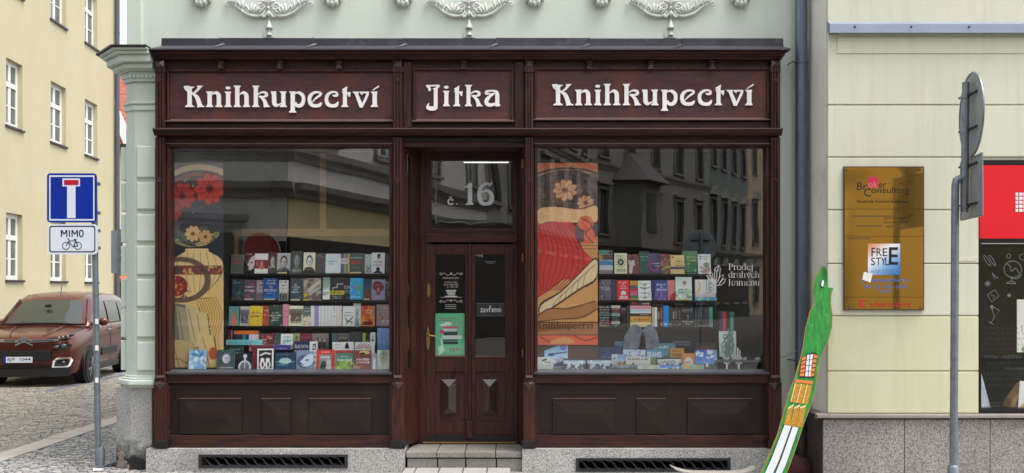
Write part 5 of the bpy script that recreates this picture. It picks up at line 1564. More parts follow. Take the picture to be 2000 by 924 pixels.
# display platforms, partition walls and shelf units behind each window
def platform(a, b, side):
    t = thing("window_platform", f"dark display platform along the bottom of the {side} shop window", "platform", (X((a + b) / 2, .3), .3, .2), group="window display platforms")
    MB().box(X(a, .1), X(b, .1), .012, .62, Z(723.5, .05) - .03, Z(723.5, .05)).build("platform_top", M['shelf_black'], t)
    MB().box(X(a, .1), X(b, .1), .58, .62, .2, Z(723.5, .05) - .031).build("platform_back", M['shelf_black'], t)
platform(334, 760, "left"); platform(1050, 1496, "right")
def shelves(a, b, rows, y, label, top):
    t = thing("book_shelf", label, "shelf", (X((a + b) / 2, y), y, Z(723, .1)))
    MB().box(X(a, y), X(b, y), y + .17, y + .185, Z(723, .1), Z(top, y)).build("back_panel", M['shelf_black'], t)
    for r_ in rows:
        MB().box(X(a, y), X(b, y), y - .012, y + .169, Z(r_, y) - .018, Z(r_, y)).build("shelf_board", M['shelf_black'], t, bevel=.002)
        MB().tube([(X(a, y), y - .010, Z(r_, y) + .018), (X(b, y), y - .010, Z(r_, y) + .018)], .003, 6).build("shelf_lip", M['zinc'], t)
    for q in (a, b - 4, ):
        MB().box(X(q, y), X(q + 4, y), y + .05, y + .168, Z(723, .1), Z(top, y)).build("shelf_upright", M['shelf_black'], t)
YS = .42
shelves(441, 768, (534.5, 587, 637.5, 690), YS, "black shelf unit full of books behind the left window", 500)
shelves(1166, 1402, (535, 587, 639), YS, "black shelf unit full of books behind the right window", 505)
# tan timber frame standing inside the left window
tf = thing("timber_frame", "tan timber frame standing inside behind the left shelves", "frame", (X(640, .9), .9, .2))
MB().box(X(455, .9), X(790, .9), .88, .93, Z(461, .9), Z(447, .9)).build("cross_rail", M['tan_wood'], tf)
MB().box(X(625, .9), X(637, .9), .885, .925, Z(446.8, .9), Z(300, .9)).build("upright", M['tan_wood'], tf)
for q in (458, 780):
    MB().box(X(q, .9), X(q + 8, .9), .885, .925, .2, Z(461.2, .9)).build("leg", M['tan_wood'], tf)

# ================================================================== BANNERS (generic ornament in the colours of the originals)
r1 = np.random.default_rng(21)
def flower(cv, u, v, r, c1, c2, c3):
    a = cv.asp
    for k in range(9):
        an = k * 2 * PI / 9 + .3
        cv.ell(u + math.cos(an) * r * .62, v + math.sin(an) * r * .62 / a, r * .46, r * .30 / a, c2, .95, an)
        cv.ell(u + math.cos(an) * r * .58, v + math.sin(an) * r * .58 / a, r * .40, r * .24 / a, c1, .95, an)
        cv.line([(u + math.cos(an) * r * .2, v + math.sin(an) * r * .2 / a), (u + math.cos(an) * r * .8, v + math.sin(an) * r * .8 / a)], .004, c2, .8)
    cv.ell(u, v, r * .26, r * .26 / a, c2); cv.ell(u, v, r * .18, r * .18 / a, c3)
def leaf(cv, u, v, ln, an, c, ol=(50, 44, 36)):
    a = cv.asp
    cu, cvv = u + math.cos(an) * ln / 2, v + math.sin(an) * ln / 2 / a
    cv.ell(cu, cvv, ln * .54, ln * .19 / a, ol, 1, an); cv.ell(cu, cvv, ln * .5, ln * .15 / a, c, 1, an)
    cv.line([(u, v), (u + math.cos(an) * ln, v + math.sin(an) * ln / a)], .005, ol, .6)
w1 = Canvas(104, 400, (226, 190, 120))
w1.rect(0, 0, 1, .30, (62, 62, 72)); w1.grad(0, .06, (120, 112, 110), (70, 70, 80))
w1.ring(.55, .30, 1.05, .28, .05, (205, 180, 140)); w1.ring(.55, .30, .93, .245, .03, (150, 70, 56))
w1.ell(.55, .30, .84, .215, (44, 46, 58))
w1.blotch([(190, 160, 90), (70, 90, 70), (150, 130, 90)], r1, 46, .016, 0, .06, 1, .26)
flower(w1, .22, .16, .26, (196, 52, 46), (120, 24, 28), (70, 20, 24)); flower(w1, .74, .125, .30, (206, 60, 50), (124, 24, 28), (74, 20, 24)); flower(w1, .02, .235, .2, (186, 50, 46), (110, 24, 28), (70, 20, 24))
# urn with a spray of leaves on a draped plinth: plain ornament
for k in range(15):
    leaf(w1, .5 + r1.uniform(-.12, .12), .40, r1.uniform(.26, .46), -PI / 2 + (k - 7) * .2, [(150, 150, 110), (98, 118, 96), (190, 170, 120), (84, 100, 92)][k % 4])
flower(w1, .42, .345, .15, (232, 200, 150), (170, 110, 70), (120, 70, 40)); flower(w1, .66, .36, .13, (222, 180, 130), (160, 100, 60), (110, 64, 40))
urn = crom([(.30, .415), (.70, .415), (.74, .43), (.98, .47), (.99, .53), (.80, .60), (.66, .635), (.74, .66), (.28, .66), (.36, .635), (.22, .60), (.03, .53), (.04, .47), (.26, .43)], 5, True)
w1.poly(urn, (60, 46, 34)); w1.poly([(.5 + (u - .5) * .96, .54 + (v - .54) * .975) for u, v in urn], (232, 200, 142))
for k in range(6): w1.line(crom([(.2 + k * .12, .435), (.12 + k * .15, .52), (.3 + k * .08, .63)], 4), .005, (120, 88, 54), .8)
w1.rect(0.03, .50, .97, .545, (120, 70, 56)); w1.blotch([(190, 60, 50), (220, 180, 110), (60, 70, 90)], r1, 40, .03, .05, .505, .95, .54)
w1.ell(.12, .60, .2, .05, (150, 46, 40)); w1.blotch([(190, 60, 50), (60, 60, 70), (210, 170, 90)], r1, 40, .03, 0, .56, .3, .66)
w1.ring(.2, .57, .5, .10, .12, (84, 62, 60), .8)
for k in range(9):
    u0 = .55 + k * .05
    w1.line(crom([(u0 - .1, .655), (u0 + .03, .75), (u0 - .06, .86), (u0 + .04, 1.0)], 5), .008, (168, 120, 56), .9)
for k, (a, b, c, d, cc) in enumerate(((-.05, .68, .42, 1.02, (120, 116, 104)), (.1, .70, .5, .98, (168, 156, 126)), (.28, .69, .62, .90, (204, 186, 140)), (.45, .72, .78, 1.0, (214, 192, 136)), (0, .86, .5, 1.05, (196, 168, 116)), (.55, .83, .9, 1.03, (222, 194, 130)))):
    q = [(a, b), (c - .08, b + .015), (c + .05, d), (a + .12, d)]
    w1.poly(q, (58, 50, 42)); w1.poly([(u * .97 + .005, v * .996 + .002) for u, v in q], cc)
    w1.line([(a + .05, b + .02), (a + .18, d - .03)], .006, (80, 66, 50), .7)
w1.ell(.8, .93, .09, .03, (190, 90, 50)); w1.line(crom([(.04, .965), (.15, .955), (.28, .975), (.45, .96)], 4), .006, (96, 60, 30))
w1.speck(4, r1)
kq = lambda y: (D + y) / F
yb1 = .10
o = sheet("flower_banner", w1, 103 * kq(yb1), 400 * kq(yb1), (X(384.5, yb1), yb1, Z(718.5, yb1)), mat_=M['print_matt'], bend=lambda u, v: .02 * np.sin(u * 2.4) * v, smooth=True)
tag(o, "tall gold banner with red flowers and an urn in the left window", "banner")
w2 = Canvas(110, 372, (214, 150, 96))
w2.grad(0, 1, (206, 138, 96), (216, 164, 100))
w2.ring(.5, .22, 1.02, .215, .06, (226, 118, 76)); w2.ring(.5, .22, .92, .19, .03, (70, 50, 48))
w2.ell(.5, .24, .86, .2, (78, 62, 66)); w2.blotch([(104, 84, 84), (60, 50, 56), (126, 96, 84)], r1, 60, .05, .02, .05, .98, .2)
for k in range(14):
    leaf(w2, .45 + r1.uniform(-.1, .1), .235, r1.uniform(.25, .5), -PI / 2 + (k - 6.5) * .24, [(110, 60, 54), (92, 66, 60), (130, 84, 66), (70, 54, 56)][k % 4])
flower(w2, .46, .15, .2, (236, 184, 136), (150, 90, 66), (120, 60, 46)); flower(w2, .8, .22, .14, (230, 176, 128), (150, 90, 66), (120, 60, 46))
w2.poly(crom([(.02, .25), (.3, .235), (.7, .25), (.98, .23), (.98, .33), (.6, .335), (.2, .33), (.02, .34)], 4, True), (70, 44, 40)); w2.poly(crom([(.02, .256), (.3, .242), (.7, .256), (.98, .237), (.98, .322), (.6, .328), (.2, .322), (.02, .334)], 4, True), (236, 188, 134))
# red drape falling in folds
dr_ = crom([(.02, .335), (.42, .325), (.62, .34), (.66, .42), (.82, .50), (.98, .545), (.95, .62), (.7, .66), (.45, .64), (.2, .70), (.0, .74)], 5)
w2.poly([(0, .33)] + dr_ + [(0, .75)], (90, 26, 30)); w2.poly([(0, .334)] + [(u * .98, v * .996) for u, v in dr_] + [(0, .742)], (204, 58, 54))
for k in range(9): w2.line(crom([(.03 + k * .06, .345), (.10 + k * .08, .47), (.02 + k * .09, .60), (.06 + k * .04, .70)], 5), .007, (128, 30, 34), .85)
for k in range(5): w2.line([(.66, .40 + k * .018), (.99, .40 + k * .018)], .005, (96, 66, 44), .8)
w2.ell(.80, .33, .13, .04, (226, 110, 72)); w2.ell(.86, .40, .09, .045, (222, 96, 62)); w2.line(crom([(.72, .30), (.9, .34), (.8, .39), (.92, .44)], 4), .008, (80, 36, 30))
w2.poly(crom([(.98, .52), (.98, .64), (.7, .70), (.3, .79), (.05, .84), (.05, .77), (.4, .70), (.7, .60)], 4, True), (66, 46, 38)); w2.poly(crom([(.97, .53), (.97, .63), (.7, .688), (.3, .778), (.07, .828), (.07, .78), (.4, .71), (.7, .61)], 4, True), (232, 208, 168))
for k in range(6): w2.line(crom([(.95 - k * .1, .56 + k * .03), (.8 - k * .1, .61 + k * .03), (.75 - k * .1, .69 + k * .02)], 4), .005, (110, 84, 62), .8)
w2.poly(crom([(0, .84), (.2, .80), (.5, .80), (.95, .76), (1, .8), (.7, .86), (.3, .862), (0, .875)], 4, True), (176, 122, 74))
w2.line(crom([(0, .84), (.2, .80), (.5, .80), (.95, .76)], 4), .01, (70, 44, 34)); w2.line(crom([(.0, .872), (.4, .858), (.75, .845), (1, .80)], 4), .008, (70, 44, 34))
w2.rect(0, .875, 1, .945, (166, 110, 62)); w2.rect(0, .872, 1, .877, (90, 50, 34)); w2.rect(0, .943, 1, .948, (80, 40, 30)); w2.rect(0, .948, 1, 1, (224, 92, 56))
w2.poly(crom([(.18, .99), (.45, .955), (.62, .99)], 3, True), (216, 150, 88)); w2.line(crom([(.62, .95), (.8, .975), (.98, .957)], 4), .01, (110, 36, 28)); w2.line(crom([(.05, .955), (.2, .985)], 3), .012, (110, 36, 28))
w2.speck(4, r1)
o = sheet("drapery_banner", w2, 118 * kq(yb1), 356 * kq(yb1), (X(1108.5, yb1), yb1, Z(674, yb1)), mat_=M['print_matt'], bend=lambda u, v: .015 * np.sin(u * 3.0) * v, smooth=True)
tag(o, "tall orange banner with red drapery and shop name in the right window", "banner")
M['banner_brown'] = PM("dark_banner_print", L(84, 50, 34), rough=.6)
rb = o
letters_at(rb, "Knihkupectví", 1047, 642, U1 * .30, .98, yb1 - .003, yb1 - .002, M['banner_brown'], absolute=[q - 84 for q in ABS])
# sheet under the right banner: dark reddish board
tag(MB().pbox(1049, 1168, 675, 722, .13, .14).build("brown_board", PM("brown_card", L(96, 66, 56), rough=.7, c2=L(78, 54, 46), vscale=6), None), "brown board standing behind the cards under the orange banner", "board")

# ================================================================== BOOKS
used = set()
BOOKS = []
def design(cv, kind, base, c2, c3, r):
    if kind == 'face':
        cv.ell(.5, 1.02, .52, .34, c3); cv.ell(.52, .40, .27, .27, c3); cv.ell(.52, .45, .215, .235, c2)
        dk = tuple(v * .45 for v in c2)
        cv.rect(.38, .41, .48, .435, dk); cv.rect(.56, .41, .66, .435, dk); cv.line([(.52, .43), (.50, .53), (.54, .53)], .015, dk, .7); cv.rect(.44, .585, .6, .605, dk)
        cv.ell(.62, .5, .1, .18, tuple(v * .75 for v in c2), .5)
    elif kind == 'profile':
        cv.ell(.45, .55, .42, .36, c3); cv.poly(crom([(.95, .15), (.55, .25), (.35, .45), (.22, .58), (.34, .64), (.32, .76), (.52, .84), (.72, .80), (.95, .6)], 4, True), c2)
        cv.ell(.62, .48, .11, .035, (20, 20, 22)); cv.rect(.33, .70, .46, .73, (60, 30, 34))
    elif kind == 'bandmid':
        cv.rect(0, .33, 1, .76, c2); cv.ell(.52, .50, .12, .11, c3); cv.ell(.52, .68, .22, .12, c3, .8); cv.ell(.2, .52, .05, .12, (220, 200, 180), .8)
    elif kind == 'land':
        cv.grad(0, .6, c2, tuple(min(255, v * 1.25 + 10) for v in c2)); cv.poly([(0, .62), (.25, .5), (.45, .6), (.7, .46), (1, .6), (1, 1.01), (0, 1.01)], c3)
        cv.blotch([tuple(v * .7 for v in c3), tuple(min(255, v * 1.3) for v in c3)], r, 16, .1, 0, .65, 1, 1)
    elif kind == 'blot':
        cv.blotch([c2, c3, base], r, 34, .12)
    elif kind == 'floral':
        cv.blotch([c2, c3], r, 40, .06); cv.blotch([(230, 226, 210)], r, 7, .05)
    elif kind == 'stripes':
        cl_ = [(206, 170, 50), (226, 140, 60), (60, 110, 120), (190, 50, 70), (206, 90, 130), (200, 110, 150), (40, 120, 90), (150, 140, 60)]
        for k, c in enumerate(cl_): cv.rect(0, k / 8, 1, (k + 1) / 8, c)
    elif kind == 'vstripes':
        for k, c in enumerate([(120, 100, 150), (90, 120, 160), (190, 170, 90), (70, 140, 150), (206, 180, 110)]): cv.rect(k / 5, 0, (k + 1) / 5, 1, c)
        cv.rect(0, .25, .8, .5, (220, 220, 216)); cv.words(.05, .28, .75, .32, (60, 60, 70), r); cv.words(.05, .38, .75, .42, (60, 60, 70), r)
    elif kind == 'figure':
        cv.ell(.5, .3, .09, .07, c2); cv.poly(crom([(.4, .36), (.6, .36), (.68, .6), (.72, .95), (.28, .95), (.32, .6)], 3, True), c2); cv.ell(.5, .62, .1, .12, c3, .6)
    elif kind == 'torso':
        cv.ell(.5, .18, .13, .13, c2); cv.rect(.44, .2, .56, .5, c2); cv.ell(.5, .82, .44, .38, c2); cv.ell(.5, .86, .32, .34, c3)
        for k in range(5): cv.line(crom([(.2, .62 + k * .08), (.5, .58 + k * .08), (.8, .62 + k * .08)], 3), .018, c2, .8)
        cv.line([(.5, .3), (.5, 1)], .03, c2)
    elif kind == 'framed':
        cv.rect(.10, .06, .9, .94, c2)
        for k, u in enumerate((.32, .66)):
            cv.ell(u, .52, .12, .09, c3); cv.ell(u, .74, .17, .2, c3); cv.ell(u + .02, .75, .06, .12, c2)
        cv.line([(.2, .3), (.5, .2), (.8, .25)], .05, c3)
    elif kind == 'planet':
        cv.grad(0, 1, base, c2); cv.ell(.5, .5, .3, .17, (190, 220, 226)); cv.ell(.5, .52, .2, .12, c3); cv.ell(.5, .55, .46, .03, (200, 226, 232)); cv.ell(.35, .72, .25, .025, (120, 190, 210)); cv.ell(.6, .8, .2, .03, (60, 110, 140))
    elif kind == 'splash':
        cv.ell(.4, .32, .34, .24, c2); cv.ell(.62, .36, .3, .22, c2); cv.ell(.5, .55, .16, .22, c2); cv.ell(.5, .5, .07, .12, c3)
    elif kind == 'flame':
        cv.grad(0, 1, c2, c3); cv.blotch([(226, 110, 40), (236, 160, 60), (180, 40, 36)], r, 26, .13, .1, 0, 1, .85); cv.rect(.85, 0, 1, .5, (120, 150, 170), .8); cv.ell(.5, .86, .4, .1, (110, 24, 26))
    elif kind == 'dial':
        cv.ell(.5, .44, .25, .17, c2); cv.ell(.5, .44, .1, .07, c3)
        for k in range(12): cv.ell(.5 + .37 * math.cos(k * PI / 6), .44 + .25 * math.sin(k * PI / 6), .035, .024, c2)
        cv.words(.12, .13, .88, .16, c2, r)
    elif kind == 'swash':
        cv.line(crom([(.25, .6), (.4, .75), (.7, .66), (.85, .55)], 4), .04, c2); cv.line(crom([(.3, .9), (.45, .8), (.75, .78), (.8, .9)], 4), .035, c2); cv.words(.15, .28, .85, .34, c3, r); cv.words(.12, .44, .88, .5, c3, r)
    elif kind == 'moon':
        cv.ell(.3, .25, .5, .2, c2, .6); cv.line(crom([(.15, .3), (.1, .6), (.3, .82), (.6, .85), (.8, .7)], 4), .05, c3); cv.rect(.3, .5, .9, .53, (210, 200, 180)); cv.rect(.55, .6, .95, .63, (210, 200, 180))
    elif kind == 'elephant':
        cv.ell(.5, .62, .2, .1, (236, 232, 226)); cv.ell(.66, .66, .08, .08, (236, 232, 226)); cv.rect(.36, .64, .44, .76, (236, 232, 226)); cv.rect(.56, .64, .64, .74, (236, 232, 226)); cv.rect(.2, .8, .85, .84, (230, 226, 220)); cv.rect(.15, .88, .9, .92, (230, 226, 220))
    elif kind == 'lines':
        for k in range(4): cv.line(crom([(.1, .12 + k * .24), (.45, .2 + k * .22), (.9, .1 + k * .24)], 3), .012, c2, .8); cv.ell(.5, .2 + k * .22, .14, .03, c2, .7)
        cv.line([(.5, .1), (.5, .95)], .01, c2); cv.ell(.8, .7, .1, .06, c3, .6)
    elif kind == 'banana':
        cv.line(crom([(.32, .15), (.42, .45), (.38, .75), (.2, .9)], 4), .07, c2)
    elif kind == 'circle':
        cv.ell(.5, .6, .34, .36, c2); cv.words(.3, .5, .7, .62, c3, r)
    elif kind == 'church':
        cv.grad(0, .7, c2, tuple(min(255, v + 60) for v in c2)); cv.blotch([(230, 236, 244)], r, 8, .12, 0, .1, 1, .4); cv.rect(0, .72, 1, 1, c3); cv.poly([(.55, .72), (.62, .62), (.69, .72), (.69, .85), (.55, .85)], (230, 228, 220)); cv.ell(.3, .3, .12, .05, (236, 240, 246))
    elif kind == 'photo':
        cv.rect(.11, .15, .89, .88, c2); cv.grad(.15, .45, tuple(min(255, v + 50) for v in c2), c2, .8); cv.blotch([c3, tuple(v * .6 for v in c3), (210, 214, 220)], r, 36, .06, .14, .5, .86, .85)
    elif kind == 'sketch':
        for k in range(7): cv.line(crom([(r.uniform(.1, .9), r.uniform(.1, .9)) for _ in range(4)], 4), .012, c2, .8)
        cv.ring(.35, .2, .1, .08, .2, c2); cv.ring(.7, .55, .15, .12, .15, c2)
    elif kind == 'cityroofs':
        for k in range(7): cv.poly([(k / 7, .7), (k / 7 + .07, .6 - r.uniform(0, .1)), (k / 7 + .14, .7), (k / 7 + .14, 1), (k / 7, 1)], c2 if k % 2 else c3)
        cv.rect(.2, .06, .34, .12, c2); cv.rect(.6, .05, .8, .11, c2); cv.rect(.35, .22, .55, .28, c2); cv.rect(.65, .22, .8, .28, c2); cv.words(.3, .38, .9, .42, c2, r)
    elif kind == 'stairs':
        cv.line([(.2, .6), (.2, .45), (.5, .45), (.5, .3), (.9, .3)], .03, (220, 220, 220)); cv.rect(0, .6, 1, .76, (222, 206, 40)); cv.words(.06, .64, .94, .72, (40, 40, 36), r); cv.words(.2, .82, .8, .86, (206, 206, 200), r); cv.words(.2, .9, .8, .94, (206, 206, 200), r)
    elif kind == 'diag':
        cv.blotch([c2, c3, (110, 96, 88)], r, 30, .14); cv.poly([(.2, .5), (.95, .05), (1, .2), (.3, .65)], (206, 200, 190)); cv.poly([(.3, .62), (1, .32), (1, .45), (.4, .75)], (190, 184, 174)); cv.ell(.1, .75, .14, .08, (196, 180, 40)); cv.rect(0, .94, .3, 1, (200, 190, 50))
    elif kind == 'collage':
        cv.rect(0, 0, .7, .17, (90, 160, 140)); cv.rect(.7, 0, 1, .17, (90, 90, 90)); cv.rect(0, .2, .28, .4, (206, 160, 100)); cv.rect(.28, .2, 1, .4, (86, 70, 66)); cv.rect(.05, .45, 1, .64, (80, 150, 196)); cv.rect(.05, .64, 1, .84, (220, 224, 226)); cv.rect(0, .86, 1, 1, (150, 136, 140)); cv.words(.3, .26, .95, .32, (190, 120, 90), r)
    elif kind == 'people':
        cv.blotch([c2, c3], r, 20, .14, 0, .3, 1, 1)
        for k in range(3): cv.ell(.25 + k * .25, .45, .07, .08, (190, 160, 140)); cv.ell(.25 + k * .25, .75, .12, .22, (40, 36, 36))
    elif kind == 'spot':
        cv.ell(.5, .5, .32, .3, c2); cv.ell(.45, .45, .15, .14, c3)
    if kind not in ('plain',): cv.speck(5, r)

def book(side, row, desc, px0, px1, py0, py1, y, base, kind='plain', c2=(128, 128, 128), c3=(60, 60, 60), titles=(), words=(), depth=.025, tilt=6.0, yaw=0.0, strip=None, cat="book", grp=None, spine=False):
    k = (D + y) / F
    w, h = (px1 - px0) * k * .985, (py1 - py0) * k
    cw, chh = max(4, int((px1 - px0) * .95)), max(5, int((py1 - py0) * .95))
    r = np.random.default_rng(abs(hash((round(px0), round(py0)))) % 100000)
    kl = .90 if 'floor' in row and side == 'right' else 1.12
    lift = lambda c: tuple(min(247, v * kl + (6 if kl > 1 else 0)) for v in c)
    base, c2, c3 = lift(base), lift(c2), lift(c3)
    words = [(q[0], q[1], q[2], q[3], lift(q[4])) for q in words]
    cv = Canvas(cw, chh, base)
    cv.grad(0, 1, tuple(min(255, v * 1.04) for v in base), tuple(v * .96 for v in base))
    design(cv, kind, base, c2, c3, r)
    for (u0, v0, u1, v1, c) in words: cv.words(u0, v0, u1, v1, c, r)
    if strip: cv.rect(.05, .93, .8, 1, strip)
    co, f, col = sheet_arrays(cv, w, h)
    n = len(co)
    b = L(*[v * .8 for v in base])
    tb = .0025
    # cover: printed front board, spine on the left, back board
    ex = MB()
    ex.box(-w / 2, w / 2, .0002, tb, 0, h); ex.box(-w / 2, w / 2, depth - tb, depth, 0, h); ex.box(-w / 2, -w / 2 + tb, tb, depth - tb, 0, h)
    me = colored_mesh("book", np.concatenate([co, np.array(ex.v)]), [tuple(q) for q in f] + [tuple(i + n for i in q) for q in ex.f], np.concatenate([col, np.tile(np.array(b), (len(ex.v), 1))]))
    o = bpy.data.objects.new(cat, me); COL.objects.link(o); me.materials.append(M['print'])
    LOCAL.add(o.name)
    o.location = (X((px0 + px1) / 2, y), y, Z(py1, y))
    if not spine:
        yaw += r.uniform(-5, 5); tilt += r.uniform(-2, 4)
    o.rotation_euler = (math.radians(-tilt), 0 if spine else math.radians(r.uniform(-.9, .9)), math.radians(yaw))
    if not spine:
        MB().box(-w / 2 + tb * 1.2, w / 2 - .004, tb + .0003, depth - tb - .0003, .003, h - .004).build("page_block", M['pages'], o)
    else:
        MB().box(-w / 2 + tb * 1.2, w / 2 - .002, tb + .0003, depth - tb - .0003, .003, h - .004).build("page_block", M['pages'], o)
    for (s_, u0, v0, u1, v1, c, *rt) in titles:
        key = "ink_%d_%d_%d" % c
        if key not in M: M[key] = PM(key, L(*c), rough=.5)
        text("title", s_, -w / 2 + u0 * w, -w / 2 + u1 * w, (1 - v1) * h, (1 - v0) * h, -.0008, M[key], o, .012, rt[0] if rt else 0)
    lab = f"{desc} {row}"
    base_l = lab
    assert lab not in used, lab
    used.add(lab)
    BOOKS.append(o)
    tag(o, lab, cat, grp or f"books in the {side} shop window")
    return o
WH, BK, RD = (232, 230, 226), (22, 22, 26), (190, 40, 46)
LW = "left"; RW = "right"
B = lambda *a, **k: book(*a, **k)
R1 = "on the top shelf, left window"
B(LW, R1, "grey book with pink title", 449, 475, 496, 534, .40, (84, 88, 84), titles=[("Paulo\nCoelho", .18, .2, .9, .5, (214, 84, 96))], words=[(.5, .6, .85, .62, (150, 150, 146)), (.1, .94, .8, .97, (150, 150, 140))])
B(LW, R1, "black book with pale woman's profile", 478, 497.5, 493, 534, .40, (26, 24, 26), 'profile', (196, 186, 178), (44, 40, 42), words=[(.05, .06, .7, .09, WH)])
B(LW, R1, "white book with maroon picture band", 497, 523, 495, 534, .395, (228, 230, 228), 'bandmid', (96, 34, 36), (180, 120, 106))
B(LW, R1, "dark brown book with white title Listy", 523, 540, 492, 534, .40, (52, 42, 42), 'face', (176, 174, 160), (70, 66, 64), titles=[("Listy", .06, .62, .9, .76, WH)])
B(LW, R1, "grey book with portrait of man in black", 540, 566, 494, 534, .40, (168, 168, 172), 'face', (190, 180, 174), (24, 24, 26), words=[(.1, .72, .9, .77, WH), (.15, .82, .8, .86, WH)], strip=(216, 210, 140))
B(LW, R1, "dark olive book with helmeted head", 568, 590, 490, 534, .41, (62, 66, 62), 'face', (140, 142, 132), (96, 100, 94), words=[(.15, .86, .9, .9, (190, 186, 170))])
B(LW, R1, "cream book with tilted face", 592, 615, 493, 534, .40, (226, 220, 180), 'face', (238, 232, 206), (40, 34, 30), words=[(.1, .7, .85, .75, (120, 110, 80)), (.1, .8, .85, .85, (120, 110, 80))])
B(LW, R1, "charcoal book with small red figure", 616, 636, 494, 534, .41, (72, 70, 70), 'blot', (86, 84, 82), (110, 60, 56), words=[(.1, .08, .6, .13, (200, 200, 196)), (.1, .18, .8, .21, (170, 170, 166))])
B(LW, R1, "pale blue book with watercolour cover", 635, 665, 495, 533.5, .395, (206, 222, 232), 'blot', (186, 206, 224), (236, 240, 238), words=[(.15, .36, .8, .44, (110, 140, 190)), (.2, .5, .6, .57, (110, 140, 190))])
B(LW, R1, "book with coloured vertical bands", 665, 683, 495, 534, .40, (120, 130, 150), 'vstripes')
B(LW, R1, "dark green book with red title", 682, 712, 494, 534, .40, (70, 80, 76), 'plain', words=[(.1, .2, .85, .25, (190, 200, 190)), (.12, .38, .85, .56, (206, 50, 48)), (.15, .68, .7, .71, (140, 150, 146)), (.3, .84, .55, .86, (200, 200, 190))], strip=(216, 210, 160))
B(LW, R1, "pale grey book with black curve", 712, 727, 496, 534, .41, (176, 180, 182), 'swash', (30, 30, 34), (176, 180, 182))
B(LW, R1, "white book with two black portraits and red title", 725, 751, 493, 534, .395, (234, 236, 238), 'plain', titles=[("SATAN", .15, .40, .82, .49, (206, 60, 60)), ("SOROS", .15, .55, .82, .64, (206, 60, 60))])
b13 = BOOKS[-1]
def dab(o, name, pts, c, off=-.0012):
    """small printed shape on a cover, in cover fractions"""
    key = "ink_%d_%d_%d" % c
    if key not in M: M[key] = PM(key, L(*c), rough=.5)
    xs_ = [v.co.x for v in o.data.vertices]; zs_ = [v.co.z for v in o.data.vertices]
    w, h = max(xs_) - min(xs_), max(zs_)
    return MB().prism([(-w / 2 + u * w, (1 - v) * h) for u, v in pts], off, off + .0006).build(name, M[key], o)
el = lambda cu, cv_, ru, rv, n=12: [(cu + ru * math.cos(2 * PI * k / n), cv_ + rv * math.sin(2 * PI * k / n)) for k in range(n)]
dab(b13, "portrait", el(.55, .15, .13, .11), BK); dab(b13, "portrait", el(.55, .24, .09, .08), (120, 96, 90), -.0018); dab(b13, "portrait", el(.5, .80, .15, .11), BK); dab(b13, "portrait", [(.1, .99), (.3, .9), (.5, .86), (.7, .9), (.9, .99)], BK)
B(LW, R1, "narrow dark spine beside the window post", 752.5, 763, 495, 534, .41, (44, 52, 50), 'blot', (60, 70, 66), (34, 40, 40))
R2 = "on the second shelf, left window"
B(LW, R2, "black teal book with misty picture", 452, 475.5, 545, 586, .40, (30, 38, 40), 'blot', (48, 60, 60), (80, 96, 96), words=[(.2, .15, .9, .18, (200, 206, 204))])
B(LW, R2, "dark book with slanted white title", 476, 500, 546, 586, .40, (70, 62, 72), 'blot', (150, 60, 76), (50, 62, 84), words=[(.1, .3, .85, .4, WH), (.05, .48, .85, .58, WH)], strip=(206, 200, 190))
B(LW, R2, "mauve grey book with gabled houses", 500, 515, 547, 586, .40, (150, 140, 146), 'cityroofs', (90, 66, 76), (120, 100, 108))
B(LW, R2, "blue book with bold white title", 514, 543, 543, 586, .395, (26, 62, 124), 'plain', titles=[("CO JSTE", .2, .2, .82, .32, WH), ("TO", .4, .36, .62, .46, WH), ("PROVEDLI?", .08, .5, .92, .62, WH)], words=[(.2, .08, .85, .13, (190, 200, 150)), (.2, .68, .8, .72, (150, 190, 230))], strip=(206, 196, 150))
dab(BOOKS[-1], "blue_wave", [(.02, .75), (.4, .82), (.98, .72), (.98, .93), (.02, .93)], (20, 110, 190))
B(LW, R2, "pale grey book with black rooftops", 544, 562.5, 547, 587, .40, (186, 186, 178), 'cityroofs', (40, 40, 42), (110, 110, 108))
B(LW, R2, "dark teal book with white title", 566, 591, 543, 587, .40, (48, 62, 70), 'blot', (58, 104, 110), (44, 54, 62), titles=[("NIC\nZ TOHO\nNENÍ\nPRAVDA", .1, .25, .72, .66, WH)], strip=(214, 206, 160))
B(LW, R2, "mottled brown book with slanted banners", 592.5, 627, 543, 587, .40, (132, 118, 110), 'diag', (90, 70, 62), (160, 146, 134))
B(LW, R2, "pale green book with large letters", 630, 644, 541, 585, .40, (196, 208, 196), 'land', (120, 140, 128), (214, 218, 210), titles=[("EST", .08, .66, .9, .8, (50, 54, 54))])
B(LW, R2, "black book with yellow band", 644, 672, 541, 586, .40, (40, 40, 44), 'stairs')
B(LW, R2, "black book with white and red lettering", 671, 684.5, 543, 586, .405, (30, 26, 32), 'plain', titles=[("ROM", .1, .34, .9, .5, (190, 186, 190)), ("ISTV", .05, .56, .9, .7, (190, 186, 190))], words=[(.1, .88, .8, .92, (200, 180, 180))])
B(LW, R2, "bright blue book with white rim", 683, 709, 543, 585, .395, (40, 150, 206), 'blot', (70, 180, 220), (60, 160, 90), words=[(.15, .38, .8, .48, (200, 70, 80)), (.15, .86, .8, .9, WH)])
B(LW, R2, "dark book with red dusk landscape", 709.5, 725, 545, 586, .40, (34, 48, 58), 'land', (34, 52, 66), (96, 44, 40), strip=(206, 196, 150))
B(LW, R2, "lilac grey book with dark red splash", 725, 752, 545, 586, .40, (136, 134, 158), 'splash', (104, 32, 40), (190, 120, 120), words=[(.15, .25, .85, .3, (180, 100, 106)), (.3, .85, .8, .88, (190, 188, 200))])
B(LW, R2, "narrow black and white spine by the post", 752.5, 763, 546, 586, .41, (44, 48, 52), 'blot', (190, 194, 194), (40, 44, 46))
R3 = "on the third shelf, left window"
